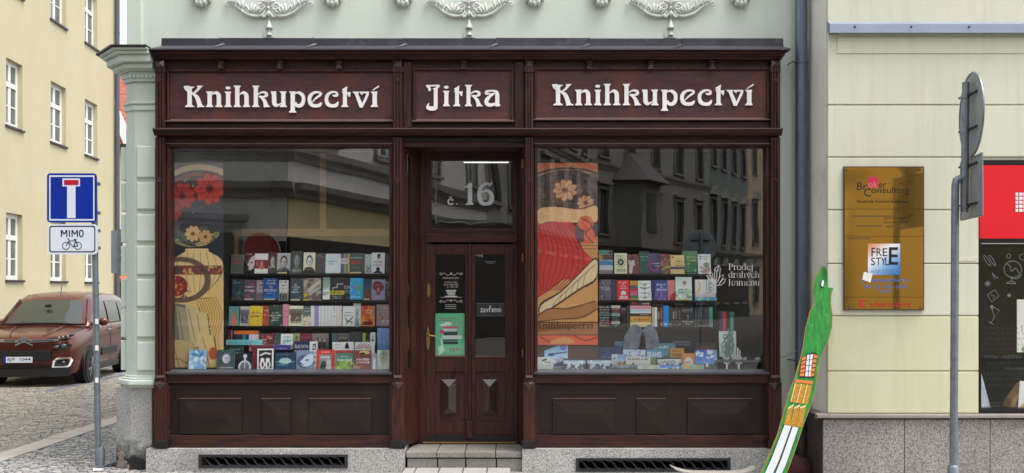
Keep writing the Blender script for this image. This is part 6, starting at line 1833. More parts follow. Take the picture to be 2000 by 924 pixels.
B(LW, R3, "teal book with orange standing figure", 446, 466, 598, 636.5, .40, (90, 140, 140), 'figure', (196, 104, 76), (206, 130, 96))
B(LW, R3, "grey book with dark etched cover", 467.5, 486, 598.5, 636.5, .40, (180, 180, 172), 'photo', (90, 88, 96), (60, 56, 66))
B(LW, R3, "golden yellow book with dark lettering", 486, 512, 597, 636.5, .395, (230, 178, 44), 'floral', (200, 144, 30), (240, 196, 80), words=[(.15, .3, .85, .4, (70, 50, 24)), (.12, .46, .85, .56, (70, 50, 24))])
B(LW, R3, "rust red book with white title", 512, 525, 597, 636, .40, (168, 74, 56), 'blot', (140, 56, 44), (110, 50, 42), words=[(.1, .2, .85, .25, WH), (.1, .42, .85, .48, WH)])
B(LW, R3, "dark green floral book with white title", 525, 552, 596, 637, .395, (44, 68, 58), 'floral', (70, 100, 76), (34, 52, 50), words=[(.2, .35, .8, .4, WH), (.1, .46, .9, .53, WH), (.25, .58, .75, .64, WH), (.2, .7, .8, .74, WH)])
B(LW, R3, "pink spine", 552.5, 564, 594.5, 637, .40, (220, 130, 158), 'plain', words=[(.2, .3, .8, .34, (190, 60, 100)), (.2, .55, .8, .6, (190, 60, 100))], spine=True, depth=.12, tilt=0)
B(LW, R3, "cream framed book with dark portrait", 563.5, 591, 597, 636.5, .395, (224, 214, 180), 'photo', (84, 74, 62), (120, 84, 70), words=[(.14, .76, .86, .88, (224, 214, 180))])
B(LW, R3, "beige book with dark green top", 591.5, 607, 597, 637, .40, (206, 196, 176), 'land', (70, 90, 80), (214, 200, 178), words=[(.1, .1, .85, .16, WH), (.1, .22, .85, .28, WH)])
for k, (a, b, c, d_) in enumerate(((607, 614, (228, 226, 222), "first plain white spine"), (614.3, 622, (150, 136, 190), "lilac spine"), (622.3, 626.5, (224, 226, 228), "thin white spine"), (627, 633.6, (226, 228, 232), "second plain white spine"), (633.9, 640.3, (228, 230, 234), "third plain white spine"), (640.6, 646.8, (226, 228, 232), "fourth plain white spine"))):
    B(LW, R3, d_, a, b, 597.5, 637, .40, c, 'plain', words=[(.2, .85, .7, .88, (110, 110, 120))], spine=True, depth=.13, tilt=0)
B(LW, R3, "white spine with bold black vertical title", 647, 656.8, 597.5, 637, .40, (230, 230, 234), 'plain', words=[(.3, .08 + .1 * q, .72, .15 + .1 * q, (40, 40, 60)) for q in range(5)], spine=True, depth=.13, tilt=0)
B(LW, R3, "pale pink spine", 657, 667.5, 597.5, 637, .40, (234, 206, 200), 'blot', (226, 186, 180), (240, 220, 214), spine=True, depth=.13, tilt=0)
B(LW, R3, "white book with black brush swash", 668.5, 692, 598, 637, .395, (226, 230, 228), 'swash', (34, 36, 40), (90, 94, 96))
B(LW, R3, "tall pale grey green book", 690, 705, 592, 637, .41, (196, 208, 202), 'figure', (110, 130, 130), (206, 212, 208), words=[(.1, .3, .8, .35, (140, 150, 146))])
B(LW, R3, "orange red book with flames", 704.5, 732, 597, 637, .395, (196, 60, 40), 'flame', (176, 40, 34), (206, 120, 60), words=[(.2, .2, .8, .25, (240, 220, 180)), (.3, .33, .75, .38, (240, 220, 180))])
B(LW, R3, "mauve brown book with white title", 735, 763, 595, 637, .40, (146, 122, 124), 'blot', (160, 134, 136), (120, 100, 104), words=[(.4, .15, .9, .18, WH), (.35, .72, .95, .8, WH), (.35, .84, .95, .87, WH)])
R4 = "on the lowest shelf, left window"
B(LW, R4, "dark red spine at the left end", 445, 452, 644, 664, .40, (92, 30, 42), spine=True, depth=.1, tilt=0)
B(LW, R4, "orange book lying flat on the spines", 457, 503, 646, 653, .40, (226, 120, 50), 'blot', (226, 120, 50), (214, 100, 40), spine=True, depth=.12, tilt=0)
for k, (a, b, c, d_) in enumerate(((457, 465, (40, 44, 60), "small navy spine"), (465.3, 474, (46, 40, 52), "small black spine"), (474.3, 480, (30, 130, 150), "small teal spine"), (480.3, 486, (44, 50, 80), "small dark blue spine"), (486.3, 492, (196, 190, 214), "small lilac spine"), (492.3, 499, (206, 206, 222), "small pale spine"), (499.3, 505, (200, 180, 190), "small pinkish spine"))):
    B(LW, R4, d_ + " under the orange book", a, b, 653.4, 664, .40, c, spine=True, depth=.1, tilt=0)
B(LW, R4, "pale blue and teal book lying flat", 441, 513, 663.5, 674, .38, (120, 190, 200), 'plain', words=[(.1, .4, .3, .6, (60, 120, 140)), (.5, .4, .85, .6, (60, 140, 130))], spine=True, depth=.14, tilt=0)
B(LW, R4, "dark red book with pink flower", 505, 534, 651, 676, .40, (92, 34, 44), 'floral', (190, 84, 90), (60, 80, 60))
B(LW, R4, "dark grey book beside framed card", 535, 548, 650, 674, .40, (70, 76, 82), 'blot', (96, 100, 106), (50, 54, 60))
B(LW, R4, "white framed card", 548, 572, 652, 674, .39, (226, 230, 230), 'photo', (170, 210, 210), (190, 220, 220), words=[(.2, .22, .8, .34, (150, 60, 80)), (.2, .6, .8, .68, (40, 60, 70))], cat="card")
B(LW, R4, "small olive book", 572.5, 585, 651, 672, .40, (140, 140, 90), 'figure', (70, 66, 60), (160, 150, 110))
B(LW, R4, "small dark red book", 586, 607.5, 651, 672, .40, (110, 32, 46), words=[(.1, .3, .85, .4, (170, 90, 96))])
B(LW, R4, "brown photo book with a crowd", 608, 641, 651, 682, .40, (120, 110, 106), 'people', (90, 76, 72), (60, 54, 52))
B(LW, R4, "small teal book", 648, 657, 651, 672, .40, (60, 100, 104), 'blot', (80, 130, 130), (50, 76, 80))
B(LW, R4, "dark photo book with pale figure", 657.3, 682.5, 651, 672, .40, (84, 88, 84), 'people', (100, 104, 96), (64, 66, 64))
B(LW, R4, "black book with fine grey lines", 683, 708, 648, 672, .40, (40, 44, 52), 'blot', (50, 54, 62), (36, 40, 46), words=[(.1, .4, .9, .44, (96, 100, 110)), (.1, .6, .9, .64, (96, 100, 110))])
B(LW, R4, "lime green spine", 708.5, 714, 650.5, 672, .40, (156, 176, 40), spine=True, depth=.1, tilt=0)
B(LW, R4, "black spine with white label", 715.5, 721, 653, 672, .40, (36, 34, 40), words=[(.1, .6, .9, .9, WH)], spine=True, depth=.1, tilt=0)
B(LW, R4, "white spine with black initials", 723, 733, 649.5, 674, .40, (228, 228, 230), words=[(.3, .25, .7, .4, BK), (.3, .5, .7, .7, BK)], spine=True, depth=.1, tilt=0)
for k, (a, b, d_) in enumerate(((737, 745, "first denim blue box"), (745.4, 754, "second denim blue box"), (754.4, 763, "third denim blue box"))):
    B(LW, R4, d_, a, b, 641, 676, .40, (120, 156, 206), 'blot', (100, 136, 190), (150, 180, 220), spine=True, depth=.1, tilt=0)
R5 = "in the second row, left window floor"
B(LW, R5, "dark green book with pale lettering", 440, 474, 676, 722, .28, (34, 46, 44), words=[(.2, .1, .9, .18, (120, 160, 130)), (.45, .24, .9, .32, (120, 160, 130))])
B(LW, R5, "maroon book lying in a stack", 486, 534.5, 674, 688, .28, (120, 48, 60), 'plain', words=[(.02, .3, .12, .8, WH)], spine=True, depth=.14, tilt=0)
B(LW, R5, "violet blue book lying in a stack", 535, 568, 673.5, 684, .28, (70, 66, 140), 'plain', words=[(.15, .55, .8, .85, (170, 170, 210))], spine=True, depth=.14, tilt=0)
B(LW, R5, "navy book titled ŠLECHTA", 573, 604, 666.5, 722, .28, (30, 42, 84), titles=[("ŠLECHTA", .05, .1, .95, .24, WH)], words=[(.05, .3, .95, .38, (190, 196, 210)), (.05, .42, .9, .47, (120, 130, 160))])
B(LW, R5, "white book with vertical black lettering", 603.5, 619, 667, 722, .26, (228, 228, 228), titles=[("ta", .3, .06, .85, .32, (30, 30, 34), 90)], words=[(.3, .36, .8, .44, (30, 30, 34)), (.3, .5, .8, .6, (30, 30, 34)), (.3, .68, .8, .8, (30, 30, 34))])
B(LW, R5, "white book with black and red figures", 649, 691, 668, 722, .28, (230, 230, 232), titles=[], words=[(.1, .08, .4, .11, (60, 60, 64)), (.1, .18, .5, .22, (150, 160, 180))])
lastb = lambda: BOOKS[-1]
bk = [o for o in COL.objects if o.get("label", "").startswith("white book with black and red")][0]
dab(bk, "tree_shape", [(.58, .24), (.62, .06), (.68, .02), (.74, .06), (.8, .24)], BK)
B(LW, R5, "white book with red sunburst", 691.5, 731, 668, 722, .275, (230, 228, 230))
bk = [o for o in COL.objects if o.get("label", "").startswith("white book with red sunburst")][0]
for k in range(9):
    an = PI * (k + .5) / 9
    dab(bk, "ray", [(.45 + .1 * math.cos(an - .1), .26 - .05 * math.sin(an - .1)), (.45 + .42 * math.cos(an - .07), .26 - .22 * math.sin(an - .07)), (.45 + .42 * math.cos(an + .07), .26 - .22 * math.sin(an + .07)), (.45 + .1 * math.cos(an + .1), .26 - .05 * math.sin(an + .1))], (190, 44, 50))
R6 = "in the front row, left window floor"
B(LW, R6, "blue and white photo booklet before the banner", 368, 402, 683, 722, .06, (120, 160, 200), 'blot', (60, 100, 150), (190, 210, 230), words=[(0, .38, 1, .62, (228, 232, 236))])
B(LW, R6, "dark teal book with grey man's head", 423, 458, 683, 722, .07, (50, 72, 78), 'face', (180, 182, 184), (70, 74, 80), words=[(.1, .88, .9, .92, WH)])
B(LW, R6, "black book with x-ray torso", 463, 492, 690, 722, .07, (22, 24, 30), 'torso', (190, 200, 210), (40, 46, 56))
B(LW, R6, "thin dark red book", 492.5, 502, 688, 722, .09, (100, 30, 44), words=[(.2, .08, .9, .14, WH)])
B(LW, R6, "black book in white frame with two figures", 502, 533.5, 681, 722.5, .06, (236, 236, 238), 'framed', (20, 20, 24), (230, 230, 232))
B(LW, R6, "dark blue book with glowing planet", 537, 577, 688, 722, .07, (26, 44, 70), 'planet', (30, 70, 96), (150, 190, 160), words=[(.1, .1, .75, .15, (140, 160, 170))])
B(LW, R6, "blue grey book with veiled face", 578, 612, 686, 722, .07, (110, 126, 156), 'profile', (180, 196, 220), (70, 80, 104))
B(LW, R6, "red framed book with grey photograph", 617, 653, 683, 722, .065, (186, 48, 52), 'plain', words=[(.3, .1, .75, .15, (230, 200, 190))])
bk = lastb
def find(s): return [o for o in COL.objects if o.get("label", "").startswith(s)][0]
dab(find("red framed book"), "photograph", [(.16, .24), (.84, .24), (.84, .97), (.16, .97)], (150, 154, 156)); dab(find("red framed book"), "photo_figure", [(.2, .97), (.3, .6), (.45, .55), (.55, .7), (.5, .97)], (60, 64, 66), -.002); dab(find("red framed book"), "photo_figure", [(.55, .97), (.6, .5), (.75, .45), (.82, .6), (.82, .97)], (206, 208, 206), -.002); dab(find("red framed book"), "title_bar", [(.24, .34), (.76, .34), (.76, .42), (.24, .42)], (226, 228, 226), -.002)
B(LW, R6, "green meadow book with white title", 654, 690, 684, 722, .065, (70, 100, 80), 'land', (60, 96, 84), (120, 150, 60), words=[(.15, .45, .9, .55, WH), (.3, .3, .7, .34, WH)])
dab(find("green meadow book"), "red_band", [(0, 0), (1, 0), (1, .14), (0, .14)], (176, 46, 56))
B(LW, R6, "brown red book with explosion and white text", 690.5, 725, 684, 722, .06, (110, 60, 52), 'blot', (150, 70, 50), (90, 60, 60), words=[(.15, .42, .9, .52, WH), (.15, .58, .9, .68, WH), (.0, .82, .35, .95, (226, 206, 190))])
dab(find("brown red book with explosion"), "blast", el(.6, .12, .3, .1), (236, 206, 130)); dab(find("brown red book with explosion"), "blast_core", el(.5, .18, .16, .06), (70, 44, 40), -.002)
B(LW, R6, "narrow grey book with standing figure", 725.5, 736, 690, 722, .07, (140, 146, 156), 'figure', (220, 222, 224), (170, 176, 184))
B(LW, R6, "pale green book with blue top and cyclist", 736, 762, 673, 722, .085, (196, 208, 192), 'spot', (150, 160, 140), (120, 126, 112), words=[(.15, .4, .9, .5, (170, 190, 150))])
dab(find("pale green book with blue top"), "blue_band", [(0, 0), (1, 0), (1, .22), (0, .22)], (84, 136, 190))

# right window ---------------------------------------------------------------
Q1 = "on the top shelf, right window"
B(RW, Q1, "collage book in teal, tan and blue", 1170, 1198, 488, 534.5, .40, (130, 140, 146), 'collage')
B(RW, Q1, "cream almanac with round dial and year 2026", 1200, 1225, 494, 534.5, .395, (222, 216, 180), 'dial', (60, 64, 58), (190, 186, 150), titles=[("2026", .14, .76, .88, .9, (60, 62, 58))])
B(RW, Q1, "brown red book with seated woman in white", 1225, 1249, 496, 534.5, .40, (112, 58, 52), 'plain')
bk = find("brown red book with seated"); dab(bk, "woman_dress", crom([(.38, .32), (.6, .32), (.62, .5), (.7, .58), (.5, .62), (.4, .95), (.16, .95), (.2, .6), (.12, .35), (.25, .3), (.34, .5)], 3, True), (226, 210, 204)); dab(bk, "woman_head", el(.46, .2, .1, .09), (70, 40, 36))
B(RW, Q1, "dark green book with faint title", 1249, 1268, 491, 534.5, .41, (56, 84, 76), 'blot', (70, 100, 90), (44, 66, 62), words=[(.1, .22, .9, .27, (170, 190, 180)), (.15, .36, .5, .39, WH)])
B(RW, Q1, "purple book with pink crescent", 1267.5, 1290, 494, 534.5, .40, (66, 60, 96), 'moon', (90, 80, 120), (176, 40, 110))
B(RW, Q1, "colourful patterned book in red and green", 1290.5, 1311, 496, 535, .405, (110, 70, 70), 'blot', (190, 60, 60), (110, 150, 90), words=[(.3, .6, .9, .7, (206, 206, 60))])
B(RW, Q1, "tan book with purple band", 1310, 1337, 498, 535, .395, (210, 184, 124), 'plain', words=[(.4, .3, .85, .36, (60, 50, 30)), (.4, .42, .9, .47, (60, 50, 30)), (.35, .52, .9, .57, (60, 50, 30)), (.08, .06, .25, .16, (90, 70, 40))])
dab(find("tan book with purple band"), "purple_band", [(0, .62), (1, .62), (1, .75), (0, .75)], (96, 80, 130))
B(RW, Q1, "green leafy book with yellow title", 1333, 1363, 490, 535, .415, (56, 110, 66), 'floral', (80, 140, 84), (40, 80, 56), words=[(.3, .22, .95, .3, (206, 206, 80)), (.35, .36, .9, .44, (206, 206, 80))])
B(RW, Q1, "white book with cupped hands", 1363.5, 1389, 496, 535, .395, (230, 230, 230), 'plain', words=[(.12, .08, .85, .14, (70, 72, 76)), (.12, .19, .7, .27, (60, 62, 66)), (.12, .33, .75, .36, (140, 142, 146))])
bk = find("white book with cupped hands"); dab(bk, "hand", crom([(.1, .85), (.4, .8), (.7, .62), (.95, .7), (.8, .95), (.4, .98)], 3, True), (206, 170, 160)); dab(bk, "stone_print", el(.65, .55, .24, .13), (170, 160, 160), -.002); dab(bk, "hand", crom([(.2, .6), (.35, .68), (.5, .75), (.3, .76), (.16, .68)], 3, True), (196, 156, 148), -.0025)
Q2 = "on the second shelf, right window"
B(RW, Q2, "grey violet book with rocky pattern", 1170, 1193.5, 546, 586.5, .40, (106, 100, 116), 'blot', (150, 140, 170), (60, 56, 66), words=[(.3, .35, .9, .39, WH), (.3, .45, .9, .49, WH)])
B(RW, Q2, "narrow black violet book", 1194, 1205.5, 546, 586.5, .40, (56, 50, 62), 'blot', (70, 60, 76), (44, 40, 50))
B(RW, Q2, "red book with white elephant", 1205.5, 1230, 547, 586.5, .395, (200, 32, 44), 'elephant', words=[(.18, .08, .84, .14, WH), (.4, .19, .6, .24, WH), (.28, .27, .74, .32, WH), (.24, .36, .78, .42, WH)])
B(RW, Q2, "book with bright horizontal stripes", 1230.5, 1247, 548, 586.5, .40, (180, 120, 80), 'stripes')
B(RW, Q2, "white book with line drawn figures", 1247, 1273, 548, 586.5, .395, (232, 236, 232), 'lines', (60, 66, 66), (120, 126, 126), words=[(.1, .32, .9, .38, (90, 96, 96))])
B(RW, Q2, "narrow navy spine", 1273.5, 1279.5, 547, 586.5, .40, (44, 56, 84), spine=True, depth=.1, tilt=0)
B(RW, Q2, "navy book with white title over violet hills", 1280, 1304, 547, 586.5, .395, (44, 52, 104), 'land', (50, 60, 120), (96, 76, 140), words=[(.12, .16, .88, .26, WH), (.4, .3, .6, .37, WH), (.12, .42, .88, .51, WH)])
B(RW, Q2, "dusty pink book with red corner", 1304.5, 1319, 547, 586.5, .40, (196, 120, 126), 'blot', (206, 136, 140), (176, 90, 96))
dab(find("dusty pink book"), "red_corner", [(1, .55), (1, 1), (.25, 1), (.4, .75)], (190, 40, 44))
B(RW, Q2, "pale mint book with balloon", 1319.5, 1352, 541, 586.5, .39, (188, 208, 198), 'land', (190, 208, 198), (170, 196, 178), words=[(.2, .5, .66, .57, (50, 60, 60)), (.2, .62, .7, .69, (50, 60, 60))], strip=(206, 206, 120))
bk = find("pale mint book with balloon"); dab(bk, "balloon", el(.55, .26, .11, .11), (206, 190, 180)); dab(bk, "balloon_stripe", [(.44, .22), (.66, .22), (.66, .27), (.44, .27)], (176, 70, 66), -.002)
B(RW, Q2, "white book with yellow banana", 1357.5, 1380, 546, 573, .395, (226, 228, 230), 'banana', (222, 176, 60), tilt=2)
B(RW, Q2, "white book with vertical title HLAD", 1380.3, 1399, 546, 573, .39, (228, 230, 232), titles=[("HLAD", .18, .08, .5, .92, (60, 62, 66), -90)], words=[(.65, .1, .8, .8, (150, 154, 160))], tilt=2)
B(RW, Q2, "pinkish book lying under the banana book", 1357.5, 1398, 573.5, 580.5, .39, (206, 190, 196), words=[(.05, .45, .95, .6, (170, 150, 160))], spine=True, depth=.14, tilt=0)
B(RW, Q2, "green blue book at the bottom of a stack", 1357.5, 1400, 580.8, 587, .39, (130, 196, 190), 'blot', (150, 200, 150), (60, 150, 200), spine=True, depth=.14, tilt=0)
Q3 = "on the third shelf, right window"
stA = [(44, 44, 46), (40, 46, 44), (52, 50, 50), (86, 120, 112), (38, 40, 44), (34, 34, 36), (128, 36, 44), (56, 64, 58)]
nms = ["topmost", "second", "third", "teal fourth", "fifth", "sixth", "red seventh", "lowest"]
for k in range(8):
    p0, p1 = 597 + k * 5.15, 597 + (k + 1) * 5.15 - .25
    B(RW, Q3, f"{nms[k]} book lying in the leftmost stack", 1169.5, 1192.5, p0, p1, .40, stA[k], 'plain', words=[(.1, .3, .85, .75, (210, 208, 204))] if k != 3 else (), spine=True, depth=.14, tilt=0)
    B(RW, Q3, f"{nms[k]} book lying in the second stack", 1194, 1211.5, p0, p1, .40, (stA[(k + 5) % 8] if k not in (0, 3, 6) else ((196, 196, 190), (150, 166, 160), (190, 186, 178))[k // 3]), 'plain', words=[(.15, .3, .8, .7, (200, 200, 196))] if k not in (0, 3, 6) else [(.4, .3, .9, .6, (60, 60, 60))], spine=True, depth=.14, tilt=0)
B(RW, Q3, "black upright spine with red lettering", 1212.5, 1223, 599, 638.5, .40, (34, 32, 36), words=[(.1, .1, .9, .16, (180, 180, 180)), (.1, .22, .9, .32, (170, 50, 60))], spine=True, depth=.12, tilt=0)
B(RW, Q3, "thin dark upright spine", 1224, 1229.5, 599, 638.5, .40, (66, 60, 52), 'blot', (90, 80, 60), (50, 46, 44), spine=True, depth=.12, tilt=0)
stB = [(589.5, 596.8, (48, 26, 30), "black and red", [(.1, .2, .5, .7, (206, 60, 60)), (.55, .2, .95, .7, WH)]), (597, 603.6, (214, 140, 150), "pink", ()), (603.8, 608.6, (176, 196, 210), "pale blue", ()), (608.8, 612, (230, 228, 222), "white", ()), (612.2, 617.5, (66, 56, 50), "dark brown", [(.5, .3, .9, .7, WH)]), (618, 629, (206, 150, 70), "glow-tinted golden", [(.2, .3, .9, .7, (120, 70, 30))]), (629.2, 638.5, (230, 196, 120), "glow-tinted cream", [(0, .1, 1, .4, (250, 236, 206))])]  # gold glow of the light painted into the last two cover colours
for (a, b, c, nm_, wds) in stB:
    B(RW, Q3, f"{nm_} book lying in the tall middle stack", 1230.5, 1272, a, b, .395, c, 'plain', words=wds, spine=True, depth=.14, tilt=0)
for (a, b, c, nm_, tp_) in ((1273, 1278.8, (176, 166, 146), "beige", 600), (1279, 1283.4, (222, 222, 216), "white and black", 600), (1283.8, 1288.6, (52, 46, 46), "dark brown", 601), (1289, 1295.4, (110, 52, 46), "brick red", 600), (1295.8, 1306, (30, 130, 214), "bright blue", 597), (1306.4, 1313, (60, 66, 56), "dark olive", 600), (1313.3, 1318.5, (58, 50, 48), "dull brown", 601), (1318.8, 1324, (72, 60, 54), "brown", 600), (1324.3, 1330, (54, 50, 50), "dark grey", 600)):
    B(RW, Q3, f"{nm_} upright spine before the black FEIST book", a, b, tp_, 638.5, .40, c, 'plain', words=[(.3, .15, .7, .6, tuple(min(255, v + 110) for v in c)), (.25, .85, .75, .9, WH)], spine=True, depth=.13, tilt=0)
B(RW, Q3, "black book titled FEIST", 1330.5, 1357, 599.5, 639, .39, (34, 36, 36), 'plain', titles=[("FEIST", .1, .1, .9, .27, (150, 158, 150)), ("Královská\nkrev", .1, .68, .9, .88, (190, 194, 186))])
dab(find("black book titled FEIST"), "emblem", crom([(.5, .35), (.6, .45), (.55, .55), (.62, .6), (.45, .62), (.5, .5), (.42, .42)], 3, True), (130, 136, 130))
for (a, b, c, nm_) in ((1357.5, 1362, (40, 42, 46), "charcoal"), (1362.3, 1367, (50, 54, 60), "slate"), (1367.3, 1372, (34, 34, 38), "black"), (1372.3, 1378.5, (46, 48, 54), "dark blue grey"), (1378.8, 1385, (60, 62, 66), "mid grey"), (1385.4, 1392, (60, 150, 128), "teal green")):
    B(RW, Q3, f"{nm_} upright spine after the black FEIST book", a, b, 600, 639, .40, c, 'plain', words=[(.3, .12, .65, .7, tuple(min(255, v + 90) for v in c)), (.2, .9, .8, .95, WH)], spine=True, depth=.13, tilt=0)
Q4 = "by the crystals, right window"
for (a, b, c, nm_) in ((1404.5, 1410.5, (40, 50, 76), "navy"), (1410.8, 1418, (176, 44, 60), "crimson"), (1418.3, 1424.6, (38, 40, 40), "black"), (1425, 1434, (50, 110, 90), "bottle green")):
    B(RW, Q4, f"{nm_} tall upright spine", a, b, 609, 698, .36, c, 'plain', words=[(.3, .1, .7, .4, tuple(min(255, v + 80) for v in c))], spine=True, depth=.13, tilt=0)
B(RW, Q4, "pale mint book with black sketches", 1405, 1439, 647, 697, .26, (196, 218, 208), 'sketch', (50, 60, 60), (120, 130, 130))
Q5 = "in the back row, right window floor"
B(RW, Q5, "dark blue book with small white title", 1170, 1217, 678, 722, .30, (26, 50, 100), 'land', (30, 56, 110), (24, 44, 90), words=[(.15, .42, .75, .47, (170, 190, 220))])
B(RW, Q5, "blue book lying flat behind the floral one", 1200, 1248, 668, 676.5, .34, (54, 116, 160), spine=True, depth=.14, tilt=0)
B(RW, Q5, "white and blue floral book", 1217, 1262, 683, 722, .25, (206, 216, 236), 'floral', (70, 90, 180), (140, 160, 220))
B(RW, Q5, "blue green travel book with script title", 1254, 1320, 670, 722, .29, (70, 120, 140), 'land', (76, 130, 150), (70, 110, 110), titles=[("Miluji svět", .08, .08, .8, .24, (206, 226, 226))])
B(RW, Q5, "light blue book titled ISLAND", 1263, 1294, 684, 722, .24, (110, 166, 206), 'plain', titles=[("ISLAND", .06, .1, .94, .34, (240, 244, 246))])
B(RW, Q5, "ochre book with two dark words", 1309, 1337, 680, 722, .24, (206, 150, 64), titles=[("JEDEN", .12, .1, .6, .2, (70, 44, 20)), ("VÁNEC", .12, .26, .75, .36, (70, 44, 20))])
B(RW, Q5, "dark navy book lying flat", 1314, 1352, 668, 677, .34, (44, 54, 76), words=[(.1, .4, .9, .6, (110, 124, 150))], spine=True, depth=.14, tilt=0)
B(RW, Q5, "charcoal book with red title", 1360, 1401, 670, 722, .30, (52, 50, 54), words=[(.15, .1, .85, .24, (150, 60, 66))])
B(RW, Q5, "blue book with pale sky edge", 1363, 1401, 683.5, 722, .25, (190, 208, 226), 'land', (150, 186, 226), (120, 140, 150))
Q6 = "in the front row, right window floor"
B(RW, Q6, "white notice with camera symbol", 1048.5, 1080, 697.5, 724.5, .03, (226, 232, 228), 'plain', words=[(.12, .62, .88, .66, (60, 66, 66)), (.2, .86, .8, .89, (200, 120, 130)), (.08, .73, .92, .75, (206, 150, 160))], cat="notice", depth=.008, tilt=2)
bk = find("white notice with camera"); dab(bk, "camera_symbol", [(.3, .2), (.6, .1), (.62, .22), (.36, .3)], BK); dab(bk, "camera_symbol", [(.5, .26), (.54, .36), (.76, .36), (.76, .3), (.8, .3), (.8, .46), (.76, .46), (.76, .4), (.5, .4)], (70, 74, 74))
B(RW, Q6, "blue watercolour town print", 1062.5, 1109, 670, 723, .10, (150, 186, 226), 'land', (150, 190, 230), (196, 206, 226), cat="print", depth=.006)
bk = find("blue watercolour town"); dab(bk, "violet_roof", [(.35, .38), (.98, .3), (.98, .34), (.4, .43)], (70, 70, 150)); dab(bk, "violet_tree", el(.8, .16, .14, .12), (110, 120, 200)); dab(bk, "violet_house", [(.15, .4), (.4, .36), (.42, .48), (.15, .48)], (60, 80, 150)); dab(bk, "dark_foot", [(.4, .78), (.8, .66), (.86, .85), (.42, .88)], (60, 70, 140)); dab(bk, "green_strip", [(.3, .9), (.98, .9), (.98, .98), (.3, .98)], (110, 130, 120))
for (a, b, nm_, s_) in ((1100, 1144, "dark framed picture titled JIHLAVA", "JIHLAVA"), (1147, 1196, "dark framed picture titled JIHLAVA with a star", "JIHLAVA ★")):
    B(RW, Q6, nm_, a, b, 700, 724.5, .05, (52, 60, 74), 'photo', (190, 206, 220), (84, 96, 112), titles=[("JIHLAVA" if "star" not in nm_ else "JIHLAVA *", .2, .16, .68, .3, (50, 54, 62))], cat="picture", depth=.012, tilt=10)
B(RW, Q6, "sunset postcard", 1207, 1226, 692, 718, .12, (120, 150, 190), 'land', (130, 166, 206), (196, 140, 90), cat="postcard", depth=.004)
B(RW, Q6, "small white booklet", 1195, 1208, 692, 722, .13, (206, 212, 218), words=[(.3, .2, .9, .35, (60, 60, 66))])
B(RW, Q6, "pale booklet with ink drawing and heading", 1222, 1271, 697, 722, .10, (214, 214, 204), 'plain', words=[(.08, .12, .9, .24, (60, 56, 52))])
bk = find("pale booklet with ink drawing"); dab(bk, "ink_drawing", [(.18, .75), (.3, .42), (.36, .6), (.42, .75)], (60, 60, 60)); dab(bk, "ink_drawing", [(.4, .7), (.55, .62), (.75, .68), (.9, .75)], (110, 110, 108))
B(RW, Q6, "small green garden booklet", 1271.5, 1283, 698, 722, .12, (120, 136, 90), 'floral', (150, 160, 110), (80, 100, 60))
B(RW, Q6, "dark framed booklet titled SLAVONICE", 1283.5, 1332, 699, 722, .10, (54, 56, 64), 'photo', (206, 210, 212), (170, 176, 180), titles=[("SLAVONICE", .14, .2, .74, .4, (40, 42, 48))])
B(RW, Q6, "orange booklet with white round label", 1332.5, 1358, 690, 722, .11, (224, 136, 76), 'circle', (236, 232, 226), (70, 60, 56))
B(RW, Q6, "sky blue book with white church", 1358.5, 1395, 683, 723, .10, (70, 120, 190), 'church', (60, 110, 190), (84, 104, 76))
B(RW, Q6, "low dark landscape card", 1196, 1246, 712.5, 724.5, .05, (84, 90, 96), 'land', (120, 136, 150), (70, 80, 74), cat="card", depth=.004)
B(RW, Q6, "low pale cliff card", 1246.5, 1289, 713, 724.5, .045, (196, 206, 200), 'blot', (170, 190, 180), (214, 214, 196), cat="card", depth=.004)
B(RW, Q6, "low blue sea card", 1289.5, 1330, 713, 724.5, .045, (90, 140, 206), 'land', (80, 130, 206), (196, 196, 180), cat="card", depth=.004)
B(RW, Q6, "low turquoise coast card", 1330.5, 1376, 712, 724.5, .045, (110, 190, 196), 'blot', (130, 200, 206), (206, 176, 110), cat="card", depth=.004)

# crystals, figurine and mineral slabs -----------------------------------------
M['mineral'] = PM("milky_mineral", L(196, 202, 208), rough=.3, c2=L(150, 156, 164), vscale=20, var=.8)
M['clear_acr'] = glass("clear_shelf_glass", ior=1.6)
gsx = thing("glass_shelf", "small clear glass shelf holding crystals in the right window", "shelf", (X(1446, .2), .2, Z(706, .2)))
MB().box(X(1394, .2), X(1494, .2), .10, .30, Z(705.5, .2), Z(702.5, .2)).build("glass_board", M['clear_acr'], gsx)
MB().box(X(1394, .2), X(1494, .2), .098, .0995, Z(706, .2), Z(702, .2)).build("glass_edge", PM("shelf_edge", L(90, 100, 104), rough=.2), gsx)
for q in (1420, 1443):
    m = MB(); m.pbox(q - 6, q + 6, 708, 711, .11, .13); m.pbox(q - 1.6, q + 1.6, 711, 721, .11, .13); m.build("shelf_bracket", M['white'], gsx)
def crystal(px, py, s, seed, lab):
    r = np.random.default_rng(seed); m = MB()
    for k in range(7):
        cx_, cy_ = X(px, .18) + r.uniform(-1, 1) * s, .18 + r.uniform(-.03, .03)
        h = s * r.uniform(.5, 1.1); rr2 = s * r.uniform(.25, .5)
        n = 6; z0 = Z(702.4, .18)
        vs = [(cx_ + rr2 * math.cos(2 * PI * j / n), cy_ + rr2 * math.sin(2 * PI * j / n) * .7, z0) for j in range(n)] + [(cx_ + rr2 * .8 * math.cos(2 * PI * j / n) + r.uniform(-.2, .2) * s, cy_ + rr2 * .6 * math.sin(2 * PI * j / n), z0 + h * .7) for j in range(n)] + [(cx_ + r.uniform(-.3, .3) * s, cy_, z0 + h)]
        fs = [(j, (j + 1) % n, n + (j + 1) % n, n + j) for j in range(n)] + [(n + j, n + (j + 1) % n, 2 * n) for j in range(n)]
        m.add(vs, fs)
    tag(m.build("crystal", M['mineral'], None), lab, "crystal", "crystals on the glass shelf")
